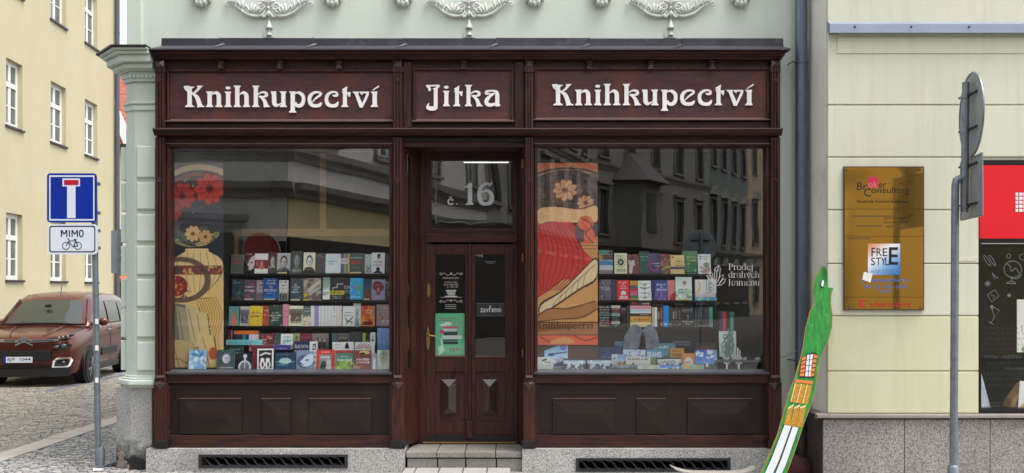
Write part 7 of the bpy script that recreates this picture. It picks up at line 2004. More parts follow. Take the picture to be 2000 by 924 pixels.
crystal(1419, 700, .035, 4, "milky crystal cluster under the mint sketch book"); crystal(1436, 700, .04, 5, "larger white crystal cluster beside thin white rods"); crystal(1451, 700, .028, 6, "low white crystal right of the white rods"); crystal(1481, 700, .03, 7, "long white crystal lump by the window post")
m = MB(); m.box(X(1440, .16), X(1442, .16), .15, .17, Z(702, .16), Z(679, .16)); m.box(X(1444.5, .16), X(1446, .16), .15, .17, Z(702, .16), Z(684, .16)); tag(m.build("white_rods", M['white'], None), "two thin white upright rods beside the crystals", "rods")
M['wire_mint'] = PM("mint_wire", L(150, 176, 168), rough=.4, metal=.3)
m = MB(); r = np.random.default_rng(3)
for k in range(12):
    a0 = 1416 + r.uniform(0, 14)
    m.tube([W(a, b, .17 + r.uniform(-.02, .02)) for a, b in crom([(1421 + r.uniform(-4, 6), 701), (a0, 690), (a0 + r.uniform(-6, 9), 668), (a0 + r.uniform(-4, 10), 640 + r.uniform(0, 16))], 4)], .0035, 5)
for k in range(16): m.ball(W(1418 + r.uniform(-4, 16), 642 + r.uniform(0, 50), .17), .011, .008, .009, 6, 4)
tag(m.build("wire_tree", M['wire_mint'], None, smooth='all'), "mint wire gemstone tree before the sketch book", "figurine")
M['slab_grey'] = PM("grey_translucent_slab", L(128, 136, 150), rough=.25, c2=L(86, 92, 104), vscale=14, var=.8)
for (cx_, t, wd, lab, rt) in ((1240, 633, 23, "left pointed grey mineral slab", .12), (1268, 634, 20, "right pointed grey mineral slab", -.10)):
    pts = crom([(cx_ - wd, 672), (cx_ - wd * .75, 650), (cx_, t), (cx_ + wd * .75, 648), (cx_ + wd * .95, 676), (cx_ + wd * .8, 700), (cx_ - wd * .85, 700)], 4, True)
    m = MB(); m.prism([(X(a, .33), Z(b, .33)) for a, b in pts], .325, .34)
    tag(m.build("mineral_slab", M['slab_grey'], None, bevel=.004), lab + " standing behind the travel books", "mineral", "pair of pointed mineral slabs")

# posters and card on the door -------------------------------------------------
cvp = Canvas(56, 82, (110, 196, 152)); rp2 = np.random.default_rng(9)
cvp.words(.12, .10, .68, .13, (190, 50, 110), rp2); cvp.words(.12, .155, .58, .185, (190, 50, 110), rp2)
cvp.rect(.24, .31, .78, .36, (206, 90, 110)); cvp.rect(.24, .37, .74, .43, (206, 214, 214)); cvp.rect(.28, .44, .76, .52, (60, 64, 70)); cvp.rect(.24, .53, .9, .61, (212, 222, 222)); cvp.rect(.26, .62, .76, .66, (70, 74, 80)); cvp.rect(.26, .67, .78, .74, (50, 60, 60))
cvp.ell(.22, .44, .08, .05, (206, 70, 130)); cvp.ell(.42, .25, .14, .045, (226, 236, 232)); cvp.ell(.28, .28, .14, .03, (226, 236, 232)); cvp.ell(.2, .86, .1, .09, (210, 232, 222)); cvp.line([(.2, .62), (.24, .8), (.14, .98)], .03, (210, 232, 222)); cvp.words(.48, .83, .86, .87, (200, 50, 100), rp2); cvp.words(.48, .89, .7, .92, (200, 50, 100), rp2)
yp_ = YD + .04
o = sheet("green_poster", cvp, 57 * kq(yp_), 82 * kq(yp_), (X(879, yp_), yp_, Z(694, yp_)), mat_=M['print_matt']); tag(o, "mint green poster with stacked books behind the left door glass", "poster")
cs2 = thing("closed_card", "dark card reading zavřeno hanging in the right door leaf", "card", (X(958, yp_), yp_, Z(618, yp_)))
MB().pbox(930.5, 986, 592, 617.5, yp_, yp_ + .004).build("card_board", PM("dark_card", L(52, 54, 56), rough=.5), cs2)
MB().pbox(930.5, 986, 592, 592.8, yp_ - .001, yp_).build("card_edge", M['chalk'], cs2); MB().pbox(930.5, 986, 616.8, 617.5, yp_ - .001, yp_).build("card_edge", M['chalk'], cs2)
text("lettering", "zavřeno", X(938, yp_), X(979, yp_), Z(610, yp_), Z(597.5, yp_), yp_ - .0012, M["white"], cs2, .004)
# ================================================================== HOUSES: walls with real openings
def wall_holes(mb, u0, u1, v0, v1, holes, depth, y=0.0):
    us = sorted(set([u0, u1] + [h[0] for h in holes] + [h[1] for h in holes]))
    vs = sorted(set([v0, v1] + [h[2] for h in holes] + [h[3] for h in holes]))
    for i in range(len(us) - 1):
        for j in range(len(vs) - 1):
            cu, cv_ = (us[i] + us[i + 1]) / 2, (vs[j] + vs[j + 1]) / 2
            if any(h[0] < cu < h[1] and h[2] < cv_ < h[3] for h in holes): continue
            mb.add([(us[i], y, vs[j]), (us[i + 1], y, vs[j]), (us[i + 1], y, vs[j + 1]), (us[i], y, vs[j + 1])], [(0, 1, 2, 3)])
    for (a, b, c, d) in holes:
        mb.add([(a, y, c), (b, y, c), (b, y, d), (a, y, d), (a, y + depth, c), (b, y + depth, c), (b, y + depth, d), (a, y + depth, d)],
               [(0, 1, 5, 4), (1, 2, 6, 5), (2, 3, 7, 6), (3, 0, 4, 7)])
def window(parent, a, b, c, d, y, frame, pane, cols=2, split=.66, sill=None, name="window"):
    m = MB(); t = .11
    m.box(a, a + t, y, y + .05, c, d); m.box(b - t, b, y, y + .05, c, d); m.box(a + t, b - t, y, y + .05, c, c + t); m.box(a + t, b - t, y, y + .05, d - t, d)
    zs = c + (d - c) * split
    if split < 1: m.box(a + t, b - t, y - .012, y + .05, zs - .06, zs + .06)
    for k in range(1, cols):
        q = a + (b - a) * k / cols
        m.box(q - .07, q + .07, y + .002, y + .05, c + t, d - t)
    if cols > 1:
        m.box(a + t, b - t, y + .004, y + .05, c + (zs - c) * .5 - .015, c + (zs - c) * .5 + .015)
    w = m.build(name, frame, parent)
    zr = [(c + t, zs - .035), (zs + .035, d - t)] if split < 1 else [(c + t, d - t)]
    for (p, q) in zr:
        for k in range(cols):
            x0 = a + (b - a) * k / cols + .045; x1 = a + (b - a) * (k + 1) / cols - .045
            MB().box(x0, x1, y + .02, y + .035, p, q).build("pane", pane, w)
    if sill: MB().box(a - .06, b + .06, y - sill, y - .002, c - .05, c).build("window_sill", M['zinc_dark'], w)
    return w

# ---- ochre house along the side street
A0, BS = -10.6, -.062
def wall_pt(zc): return (A0 + BS * zc, zc - D)
rot = math.atan2(1, BS)
o0 = wall_pt(24.0)
oh = thing("ochre_house", "ochre plastered house with white casement windows along the side street", "building", (o0[0], o0[1], 0), rot, local=True)
cosb = 1 / math.hypot(1, BS)
def uz(px): return (F * A0 / (px - 876.0) - 24.0) / cosb      # distance along the wall for a photo column
cols_ = [(uz(12), uz(44)), (uz(99), uz(129)), (uz(166), uz(190)), (uz(12) - 4.2, uz(44) - 4.2)]
rows_ = [(2.1, 3.72), (5.82, 7.44), (9.1, 10.72)]
holes = []
for ci, (a, b) in enumerate(cols_):
    for ri, (c, d) in enumerate(rows_): holes.append((a, b, c, d))
m = MB(); wall_holes(m, -9.0, uz(224), 0, 13.5, holes, .20)
uE = uz(224)
m.add([(uE, 0, 0), (uE, 6, 0), (uE, 6, 13.5), (uE, 0, 13.5)], [(0, 1, 2, 3)])
m.add([(-9, 0, 13.5), (uE, 0, 13.5), (uE, 6, 13.5), (-9, 6, 13.5)], [(0, 1, 2, 3)])
m.build("wall", M['ochre'], oh)
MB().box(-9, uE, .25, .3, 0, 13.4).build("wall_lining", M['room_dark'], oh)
MB().box(-9, uE + .01, -.03, 0.001, -.02, .55).build("wall_base", M['pavement'], oh)
for (a, b, c, d) in holes: window(oh, a, b, c, d, .12, M['win_frame'], M['win_glass'], 2, .64, .17)
for (u, v) in ((uz(60), 4.6), (uz(150), 8.6)):
    MB().box(u - .05, u + .05, -.004, .002, v - .18, v + .2).build("plaster_patch", PM("grey_plaster_patch", L(190, 184, 170), rough=.9), oh)
ddp = thing("house_drainpipe", "dark drainpipe at the far corner of the ochre house", "drainpipe", (wall_pt(24)[0], wall_pt(24)[1], 0), rot, local=True)
MB().lathe((uE - .06, -.10, 0), [(.075, 0), (.075, 13.5)], 14).build("pipe", M['pipe_dark'], ddp, smooth=True)
for v in (3.4, 6.7, 10): MB().lathe((uE - .06, -.10, v), [(.082, -.03), (.082, .03)], 14).build("pipe_clamp", M['pipe_dark'], ddp)
# pavement along it
MB().box(-9, uE, -1.0, -.031, -.02, .10).build("house_pavement", M['slab'], oh)

# ---- house with a red tiled roof at the end of the street
fh_y = 36.0
fh = thing("red_roofed_house", "far cream house with steep red tiled roof beyond the side street", "building", (X(240, fh_y), fh_y, 0))
M['far_cream'] = PM("far_cream_plaster", L(232, 222, 206), rough=.9)
M['tile_red'] = PM("red_roof_tile", L(164, 96, 80), rough=.85, c2=L(132, 68, 56), vscale=6, var=.8)
M['tile_orange'] = PM("orange_coping_tile", L(216, 110, 66), rough=.8, c2=L(190, 88, 50), vscale=6)
zE = Z(284, fh_y)
MB().box(X(150, fh_y), X(420, fh_y), fh_y, fh_y + 6, 0, zE).build("wall", M['far_cream'], fh)
nrow = 18
for k in range(nrow):
    t0, t1 = k / nrow, (k + 1) / nrow
    z0, z1 = zE + (Z(135, fh_y + 3) - zE) * t0, zE + (Z(135, fh_y + 3) - zE) * t1
    ya, yb2 = fh_y - .4 + 4 * t0, fh_y - .4 + 4 * t1
    MB().add([(X(130, fh_y), ya - .05, z0), (X(430, fh_y), ya - .05, z0), (X(430, fh_y), yb2, z1 + .03), (X(130, fh_y), yb2, z1 + .03), (X(130, fh_y), ya - .05, z0 - .07), (X(430, fh_y), ya - .05, z0 - .07)], [(0, 1, 2, 3), (4, 5, 1, 0)]).build("tile_course", M['tile_red'], fh)
MB().box(X(130, fh_y), X(430, fh_y), fh_y - .62, fh_y - .42, zE - .16, zE - .02).build("gutter", M['zinc_dark'], fh)
va, vb = W(219, 190, fh_y - .5), W(250, 262, fh_y - .5)
MB().add([(va[0], va[1], va[2]), (vb[0], vb[1], vb[2]), (vb[0], vb[1], vb[2] - .95), (va[0], va[1], va[2] - .8), (va[0], va[1] + .3, va[2]), (vb[0], vb[1] + .3, vb[2]), (vb[0], vb[1] + .3, vb[2] - .95), (va[0], va[1] + .3, va[2] - .8)],
         [(3, 2, 1, 0), (4, 5, 6, 7), (0, 1, 5, 4), (2, 3, 7, 6)]).build("white_verge_board", M['white'], fh)
# low wall with tiled coping and a dark gateway in front
lw_y = 28.0
lw = thing("tile_topped_wall", "low wall with orange tile coping behind the parked car", "wall", (X(235, lw_y), lw_y, 0))
MB().box(X(160, lw_y), X(330, lw_y), lw_y, lw_y + .4, 0, Z(548, lw_y)).build("wall_body", PM("brown_gateway", L(92, 78, 66), rough=.9, c2=L(66, 56, 50), vscale=2), lw)
for k in range(22):
    q = 160 + k * 7.6
    MB().tube([(X(q + 3.8, lw_y), lw_y - .25, Z(548, lw_y) + .02), (X(q + 3.8, lw_y), lw_y + .5, Z(541, lw_y) + .06)], .075, 8).build("coping_tile", M['tile_orange'], lw, smooth=True)
# back of a sign board by the corner
sb_y = 8.5
sbk = thing("sign_board_back", "grey back of a sign board fixed to tubes near the ochre house", "sign", (X(231, sb_y), sb_y, 0))
MB().prism(rrect(217, 239, 450, 534, 2.5, sb_y), sb_y, sb_y + .02).build("board", M['sign_back'], sbk)
MB().tube([(X(235, sb_y), sb_y - .05, Z(540, sb_y)), (X(235, sb_y), sb_y - .05, Z(448, sb_y))], .035, 10).build("tube", M['galv'], sbk, smooth=True)
MB().tube([(X(235, sb_y), sb_y - .05, Z(500, sb_y)), (X(262, sb_y), sb_y - .05, Z(500, sb_y))], .03, 8).build("wall_arm", M['galv'], sbk)
for py_ in (462, 485, 503, 524): MB().pbox(228, 241, py_, py_ + 2.5, sb_y - .09, sb_y - .001).build("clamp", M['galv'], sbk)

# ================================================================== STREET BEHIND THE CAMERA (it is what the panes mirror)
M['opp_grey'] = PM("grey_street_plaster", L(210, 208, 203), rough=.9, c2=L(190, 188, 184), vscale=.8, bump=.2, bscale=20, c3=L(165, 162, 158), c3scale=.7, c3lo=.55, c3hi=.8)
M['opp_mid'] = PM('shaded_street_plaster', L(150, 148, 143), rough=.9, c2=L(126, 124, 120), vscale=.8, c3=L(104, 102, 99), c3scale=.7)  # darker plaster: shade of the narrow street put into its colour
M['opp_cream'] = PM("cream_street_plaster", L(214, 202, 156), rough=.9, c2=L(198, 184, 140), vscale=.8)
M['opp_white'] = PM('white_street_plaster', L(232, 228, 214), rough=.9, c2=L(222, 217, 200), vscale=.8)
M['opp_green'] = PM("grey_green_plaster", L(120, 126, 122), rough=.9, c2=L(98, 104, 102), vscale=.8)
M['opp_warm'] = PM("warm_brown_plaster", L(196, 176, 150), rough=.9, c2=L(160, 140, 116), vscale=.8)
M['opp_trim'] = PM("street_stone_trim", L(150, 146, 140), rough=.85, c2=L(110, 106, 102), vscale=3)
M['dark_shop'] = PM('dark_shop_timber', L(44, 38, 34), rough=.6, c2=L(28, 26, 25), vscale=1.5)
M['dark_roof'] = PM("dark_tin_roof", L(66, 62, 60), rough=.6)
M['dark_frame'] = PM("dark_window_frame", L(70, 60, 52), rough=.6)
def mirror_pt(px, zc): return ((px - CX) * zc / F, D - zc)      # plan point seen at photo column px, zc metres along the mirrored ray
def opposite(name, label, p, q, h, storeys, nwin, wall_m, pitch=None, pediment=False, base_m=None, base_h=4.2, winw=1.1, frame=None, cornices=(), shop_h=0.0):
    """facade from plan point p to q; its street side is on the right hand when walking p->q reversed"""
    dx, dy = q[0] - p[0], q[1] - p[1]
    ln = math.hypot(dx, dy)
    t = thing(name, label, "building", (p[0], p[1], 0), math.atan2(dy, dx), local=True, group="houses across the street seen in the panes")
    holes = []
    for (z0, z1) in storeys:
        for k in range(nwin):
            c = ln * (k + .5) / nwin
            holes.append((c - winw / 2, c + winw / 2, z0, z1))
    m = MB()
    wall_holes(m, 0, ln, base_h, h, [x for x in holes if x[2] > base_h], .25)
    m.add([(0, 0, base_h), (0, 5, base_h), (0, 5, h), (0, 0, h)], [(3, 2, 1, 0)]); m.add([(ln, 0, base_h), (ln, 5, base_h), (ln, 5, h), (ln, 0, h)], [(0, 1, 2, 3)])
    m.add([(0, 0, h), (ln, 0, h), (ln, 6, h), (0, 6, h)], [(0, 1, 2, 3)])
    m.build("wall", wall_m, t)
    m = MB(); wall_holes(m, 0, ln, 0, base_h, [x for x in holes if x[3] < base_h], .25); m.add([(0, 0, 0), (0, 5, 0), (0, 5, base_h), (0, 0, base_h)], [(3, 2, 1, 0)]); m.build("ground_storey", base_m or wall_m, t)
    if shop_h: MB().box(0, ln, -.07, .012, 0, shop_h).build("shop_cladding", M['dark_shop'], t)
    MB().box(.1, ln - .1, .3, .4, 0, h).build("wall_lining", M['room_dark'], t)
    for (z0, dep) in cornices:
        MB().mould(-.2, ln + .02, [(.01, z0 + .35), (-dep, z0 + .35), (-dep * .9, z0 + .2), (-dep * .4, z0 + .1), (-dep * .3, z0), (.01, z0)]).build("string_course", M['opp_trim'], t)
    MB().mould(-.3, ln + .02, [(.01, h + .1), (-.7, h + .1), (-.65, h - .15), (-.3, h - .35), (-.2, h - .6), (.01, h - .6)]).build("eaves_cornice", M['opp_trim'], t)
    for hl in holes:
        w = window(t, *hl, .14, frame or M['dark_frame'], M['win_glass'], 2, .68, .2)
        sur = MB()
        a, b, c, d = hl
        sur.box(a - .16, a, -.06, .01, c, d + .16); sur.box(b, b + .16, -.06, .01, c, d + .16); sur.box(a, b, -.06, .01, d, d + .16); sur.box(a - .22, b + .22, -.14, .01, c - .16, c - .052)
        if pediment: sur.prism([(a - .35, d + .3), (b + .35, d + .3), ((a + b) / 2, d + .95)], -.3, .01)
        else: sur.box(a - .3, b + .3, -.22, .01, d + .28, d + .42)
        sur.build("window_surround", M['opp_trim'], t)
    return t, ln
# facades run so that local -y looks into the street: walk p -> q with the house on the left hand
c0 = mirror_pt(560, 23.7)
e1 = (c0[0] + 4.2, c0[1] - 14.0)
e2 = mirror_pt(1150, 54.7)
e3 = mirror_pt(1385, 68.7)
e4 = mirror_pt(1460, 78.3)
e5 = mirror_pt(1560, 92.0)
opposite("street_house", "grey front of the corner house mirrored at the left of the left pane", c0, (c0[0] - 14, c0[1]), 10.5, [(1.2, 3.2), (5.6, 7.6), (8.4, 9.6)], 4, M['opp_grey'], cornices=((4.0, .35), (4.85, .12)), shop_h=3.0)
opposite("street_house", "grey house with cream ground storey mirrored in the left pane", e1, (c0[0] + .02, c0[1] - .02), 11.0, [(5.6, 7.6), (8.6, 10)], 4, M['opp_grey'], base_m=M['opp_cream'], cornices=((4.0, .4), (4.9, .2)), frame=M['win_frame'], shop_h=3.1)
opposite("street_house", "grey rusticated house mirrored in the door transom", e2, e1, 12.5, [(1.2, 3.2), (5.4, 7.6), (9, 11.2)], 7, M['opp_mid'], cornices=((4.1, .4), (8.3, .2)), shop_h=3.9)
oh2, ln2 = opposite("street_house", "pale house with a roofed oriel mirrored in the right pane", e3, e2, 15.5, [(1.0, 3.2), (5.0, 7.4), (9.2, 11.4), (12.6, 14.4)], 5, M['opp_mid'], pediment=False, cornices=((4.1, .35), (8.5, .15)), shop_h=4.0)
opposite("street_house", "dark green grey house with pointed window gables mirrored in the right pane", e4, e3, 17, [(1.0, 3.2), (5.2, 8.0), (10.4, 12.8)], 4, M['opp_green'], pediment=True, cornices=((4.3, .3),), shop_h=4.1)
opposite("street_house", "warm brown house with pointed gables mirrored at the right pane edge", e5, e4, 18, [(1.0, 3.4), (5.6, 8.6), (11, 13.8)], 4, M['opp_warm'], pediment=True, cornices=((4.4, .3),))
# oriel on the pale house
oc = ln2 - 5.2
m = MB()
plan = [(oc - 2.0, -.01), (oc - 1.2, -1.2), (oc + 1.2, -1.2), (oc + 2.0, -.01)]
def pl_(mb, pts, z0, z1):
    n = len(pts); mb.add([(p[0], p[1], z0) for p in pts] + [(p[0], p[1], z1) for p in pts], [tuple(range(n - 1, -1, -1)), tuple(range(n, 2 * n))] + [(i, (i + 1) % n, n + (i + 1) % n, n + i) for i in range(n)])
pl_(m, plan, 4.3, 8.0)
m.build("oriel", M['opp_mid'], oh2)
m = MB(); ap_ = (oc, -.02, 9.8)
q = [(oc - 2.5, .0, 8.0), (oc - 1.5, -1.7, 8.0), (oc + 1.5, -1.7, 8.0), (oc + 2.5, .0, 8.0), (oc - .4, -.05, 9.8), (oc + .4, -.05, 9.8)]
m.add(q, [(0, 1, 4), (1, 2, 5, 4), (2, 3, 5), (3, 2, 1, 0)]); m.build("oriel_roof", M['dark_roof'], oh2)
MB().box(oc - .6, oc + .6, -1.23, -1.19, 5.2, 7.4).build("oriel_window", M['win_glass'], oh2)
# right-hand side of that street: wall with an archway, mirrored in the gilt plate
hb = opposite("street_house", "cream house with a dark archway mirrored in the golden plate", (22.0, -20.0), (9.6, -20.0), 12, [(5.4, 7.4), (8.8, 10.6)], 5, M['opp_white'], cornices=((4.9, .25),))[0]
ar = [(11.86 + x_ * .95, z_ + .45 if z_ > 1 else z_) for x_, z_ in [(-.68, .02), (.68, .02), (.68, 3.4)] + [(.68 * math.cos(t), 3.4 + .68 * math.sin(t)) for t in [PI * k / 10 for k in range(1, 10)]] + [(-.68, 3.4)]]
MB().prism(ar, -.02, .02).build("archway", M['hole'], hb)
opposite("street_house", "cream side wall receding along the street behind the camera", (9.6, -20.02), (26, -60), 12, [(5.4, 7.4), (8.8, 10.6)], 8, M['opp_cream'], cornices=((4.9, .25),))
# round sign seen from behind, pub disc and red board, all mirrored in the panes
mp_ = mirror_pt(1368, 22.2)
t = thing("round_street_sign", "back of a round street sign mirrored in the right pane", "road sign", (mp_[0], mp_[1], 0))
MB().lathe((mp_[0], mp_[1], 2.8), [(.35, 0), (.355, .006), (.35, .012)], 36, 'y').build("sign_plate", M['sign_back'], t)
MB().tube([(mp_[0], mp_[1] + .05, 0), (mp_[0], mp_[1] + .05, 3.1)], .03, 10).build("post", M['galv'], t, smooth=True)
MB().box(mp_[0] - .2, mp_[0] + .2, mp_[1] + .014, mp_[1] + .045, 2.93, 2.96).build("sign_brace", M['iron'], t)
M['maroon'] = PM("maroon_paint", L(150, 30, 40), rough=.5)
mp_ = mirror_pt(510, 23.5)
t = thing("pub_disc", "round maroon wall sign opposite, mirrored in the left pane", "sign", (mp_[0], c0[1], 2.4))
MB().lathe((mp_[0], c0[1] + .09, 2.75), [(.42, 0), (.43, .03), (.42, .06)], 36, 'y').build("disc", M['maroon'], t)
M['pale_rim'] = PM("pale_rim", L(190, 180, 170), rough=.5)
MB().tube([(mp_[0] + .43 * math.cos(2 * PI * k / 36), c0[1] + .16, 2.75 + .43 * math.sin(2 * PI * k / 36)) for k in range(37)], .012, 6).build("disc_rim", M['pale_rim'], t)
# ================================================================== PARKED CAR
car = thing("parked_car", "copper brown family van parked facing us by the ochre house", "car", (-9.29, 9.02, 0.0), math.radians(6.8), local=True)
M['copper'] = PM("copper_metallic_paint", L(100, 45, 36), rough=.26, metal=.5, c2=L(99, 44, 35), vscale=2, coat=.6)
M['car_glass'] = PM("car_glass", L(52, 58, 54), rough=.03, c2=L(50, 56, 52), vscale=1.5, spec=.9)
M['car_black'] = PM("black_trim", L(30, 30, 32), rough=.45, c2=L(22, 22, 24), vscale=4)
M['chrome'] = PM("chrome", L(214, 216, 220), rough=.15, metal=.9)
M['lamp'] = PM("head_lamp", L(120, 124, 126), rough=.08, metal=.4, c2=L(60, 62, 64), vscale=9)
M['tyre'] = PM("tyre_rubber", L(28, 28, 29), rough=.8)
M['rim'] = PM("alloy_rim", L(120, 122, 126), rough=.35, metal=.7)
def loft(stations, closed_ends=True):
    """stations: list of (y, [(x,z)...half profile bottom centre to top centre]); mirrored to both sides"""
    mb = MB()
    rings = []
    for (y, pr) in stations:
        full = [(x, z) for x, z in pr] + [(-x, z) for x, z in pr[::-1] if x > 1e-6]
        rings.append([(x, y, z) for x, z in full])
    n = len(rings[0])
    vs = [p for r_ in rings for p in r_]
    fs = []
    for i in range(len(rings) - 1):
        for k in range(n):
            q = (k + 1) % n
            fs.append((i * n + k, i * n + q, (i + 1) * n + q, (i + 1) * n + k))
    if closed_ends:
        fs.append(tuple(range(n - 1, -1, -1))); fs.append(tuple((len(rings) - 1) * n + k for k in range(n)))
    return mb.add(vs, fs)
def half(zb, wl, wm, zt, wt, zc):
    return [(0, zb), (wl * .9, zb), (wl, zb + .08), (wm, zb + (zt - zb) * .45), (wm + .005, zb + (zt - zb) * .68), (wm - .03, zt - .06), (wt, zt), (wt * .55, zt + (zc - zt) * .8), (0, zc)]
st_ = [(-.02, half(.30, .50, .54, .84, .50, .90)), (.02, half(.26, .66, .70, .90, .62, .94)), (.10, half(.20, .78, .82, .945, .72, .985)), (.28, half(.18, .86, .89, .985, .79, 1.03)), (.6, half(.18, .90, .915, 1.04, .82, 1.09)), (.95, half(.18, .905, .925, 1.10, .84, 1.14)), (1.2, half(.2, .91, .925, 1.15, .87, 1.16)),
       (2.0, half(.2, .91, .925, 1.17, .88, 1.18)), (3.2, half(.2, .91, .925, 1.17, .88, 1.18)), (4.1, half(.22, .905, .92, 1.17, .87, 1.18)), (4.36, half(.26, .86, .88, 1.15, .82, 1.16)), (4.40, half(.32, .78, .80, 1.1, .74, 1.12))]
body = loft(st_).build("body", M['copper'], car, smooth='all')
sub = body.modifiers.new("round", 'SUBSURF'); sub.levels = sub.render_levels = 2
def roofz(y): return float(np.interp(y, [1.02, 1.35, 1.72, 2.05, 2.8, 3.8, 4.2, 4.38], [1.13, 1.40, 1.665, 1.76, 1.80, 1.77, 1.70, 1.15]))
def cab(y, o=0.0):
    zr = roofz(y); k = min(1, max(0, (zr - 1.13) / .6)); wt = .875 - .155 * k
    return [(0, 1.05), (.87 + o, 1.05), (.875 + o, 1.12), ((.875 + wt) / 2 + .01 + o, 1.1 + (zr - 1.1) * .5), (wt + o, zr - .055 * k - .005), (wt - .09, zr - .008 + o), (wt * .5, zr + .018 * k + o), (0, zr + .026 * k + o)]
cb_ = loft([(y, cab(y)) for y in (1.02, 1.18, 1.35, 1.54, 1.72, 1.88, 2.05, 2.4, 2.8, 3.3, 3.8, 4.05, 4.2, 4.31, 4.38)]).build("cabin", M['copper'], car, smooth='all')
# windscreen following the rake of the cabin
g = MB(); nu, nv = 10, 8
for j in range(nv + 1):
    t = j / nv; y = 1.07 + (1.66 - 1.07) * t
    w_ = .80 - .14 * t
    for i in range(nu + 1):
        s_ = i / nu * 2 - 1
        g.v.append((s_ * w_, y + .03 * s_ * s_ - .014, roofz(y) + .022 * (1 - s_ * s_) + .012 - .02 * abs(s_) ** 4))
for j in range(nv):
    for i in range(nu):
        g.f.append((j * (nu + 1) + i, j * (nu + 1) + i + 1, (j + 1) * (nu + 1) + i + 1, (j + 1) * (nu + 1) + i))
ws = g.build("windscreen", M['car_glass'], car, smooth='all')
MB().box(-.055, .055, 1.30, 1.36, 1.50, 1.56).build("rear_view_mirror", M['car_black'], ws)
for sg in (-1, 1):
    MB().tube([(sg * .70, 1.00, 1.165), (sg * .1, 1.03, 1.20)], .010, 6).build("wiper", M['car_black'], car)
    def sx_(z, e=.008): return sg * (float(np.interp(z, [1.1, 1.42, 1.70], [.878, .812, .728])) + e + .012)
    def side(name, poly, mt, e=.008):
        vs = [(sx_(z, e), y, z) for (y, z) in poly]
        f = tuple(range(len(poly)))
        o = MB().add(vs, [f if sg > 0 else f[::-1]]).build(name, M[mt], car)
        return o
    def dens(poly, n=5):
        out = []
        for i in range(len(poly)):
            a, b = poly[i], poly[(i + 1) % len(poly)]
            out += [(a[0] + (b[0] - a[0]) * k / n, a[1] + (b[1] - a[1]) * k / n) for k in range(n)]
        return out
    for (nm_, poly) in (("front_door_window", [(1.45, 1.19), (2.38, 1.17), (2.42, 1.63), (1.88, 1.63), (1.62, 1.45)]), ("rear_door_window", [(2.50, 1.17), (3.36, 1.17), (3.40, 1.64), (2.52, 1.64)]), ("quarter_window", [(3.48, 1.17), (4.12, 1.24), (4.02, 1.60), (3.50, 1.63)])):
        # horizontal strips so the glass follows the tumblehome
        zs = np.linspace(min(p[1] for p in poly), max(p[1] for p in poly), 6)
        mb = MB()
        def span(z):
            xs_ = []
            for i in range(len(poly)):
                (y0, z0), (y1, z1) = poly[i], poly[(i + 1) % len(poly)]
                if (z0 - z) * (z1 - z) <= 0 and abs(z1 - z0) > 1e-6: xs_.append(y0 + (y1 - y0) * (z - z0) / (z1 - z0))
            return (min(xs_), max(xs_)) if xs_ else None
        sp = [span(min(max(z, zs[0] + .012), zs[-1] - .012)) for z in zs]
        for i in range(len(zs) - 1):
            v_ = [(sx_(zs[i]), sp[i][0], zs[i]), (sx_(zs[i]), sp[i][1], zs[i]), (sx_(zs[i + 1]), sp[i + 1][1], zs[i + 1]), (sx_(zs[i + 1]), sp[i + 1][0], zs[i + 1])]
            mb.add(v_, [(0, 1, 2, 3) if sg > 0 else (3, 2, 1, 0)])
        mb.build(nm_, M['car_glass'], car)
    # door seams, handles, sill and lower guard
    for y in (1.30, 2.45, 3.45):
        MB().box(sg * .9295, sg * .935, y, y + .012, .32, 1.14).build("door_seam", M['car_black'], car)
    for y in (2.2, 3.2):
        MB().box(sg * .925, sg * .955, y, y + .2, 1.0, 1.03).build("door_handle", M['chrome'] if y < 3 else M['copper'], car, bevel=.008)
    MB().box(sg * .90, sg * .935, 1.4, 3.1, .22, .34).build("sill_guard", M['car_black'], car, bevel=.01)
    MB().box(sg * .92, sg * .942, 1.75, 2.95, .50, .66).build("side_bump_guard", M['car_black'], car, bevel=.01)
    # mirror
    m = MB(); m.ball((sg * 1.03, 1.50, 1.20), .10, .07, .085, 12, 8); mr = m.build("door_mirror", M['copper'], car, smooth='all')
    MB().tube([(sg * .88, 1.50, 1.16), (sg * .98, 1.50, 1.17)], .025, 8).build("mirror_arm", M['car_black'], mr)
    MB().lathe((sg * 1.03, 1.565, 1.20), [(.075, 0), (.072, .006)], 14, 'y').build("mirror_glass", M['chrome'], mr)
    # wheels with arches
    for yw in (.88, 3.66):
        MB().lathe((sg * .905 if sg > 0 else sg * .937, yw, .36), [(.40, 0), (.40, .032)], 28, 'x').build("wheel_arch", M['car_black'], car)
        ty = MB().lathe((sg * .94 if sg > 0 else -.955, yw, .325), [(.20, 0), (.31, .0), (.325, .01), (.325, .012), (.30, .018), (.215, .018)], 28, 'x').build("wheel", M['tyre'], car, smooth=True)
        MB().lathe((sg * .80 - (.0 if sg > 0 else .0), yw, .325), [(.325, -.09), (.325, .09)], 24, 'x').build("tyre", M['tyre'], ty)
        MB().lathe((sg * .957 if sg > 0 else -.962, yw, .325), [(.22, 0), (.215, .003), (.05, .004)], 24, 'x').build("rim", M['car_black'], ty)
        for k in range(8):
            a = 2 * PI * k / 8 + .2
            c_, s2 = math.cos(a), math.sin(a); xw = sg * .968
            MB().tube([(xw, yw + .03 * c_, .325 + .03 * s2), (xw, yw + .21 * math.cos(a + .12), .325 + .21 * math.sin(a + .12))], .014, 5).build("spoke", M['rim'], ty)
    # head lamps, light strips, fog lamp rings: follow the rounded front
    def fx(x, z, e=.0): return float(np.interp(abs(x), [0, .35, .55, .70, .80, .87], [-.04, -.025, .0, .045, .12, .27])) - e
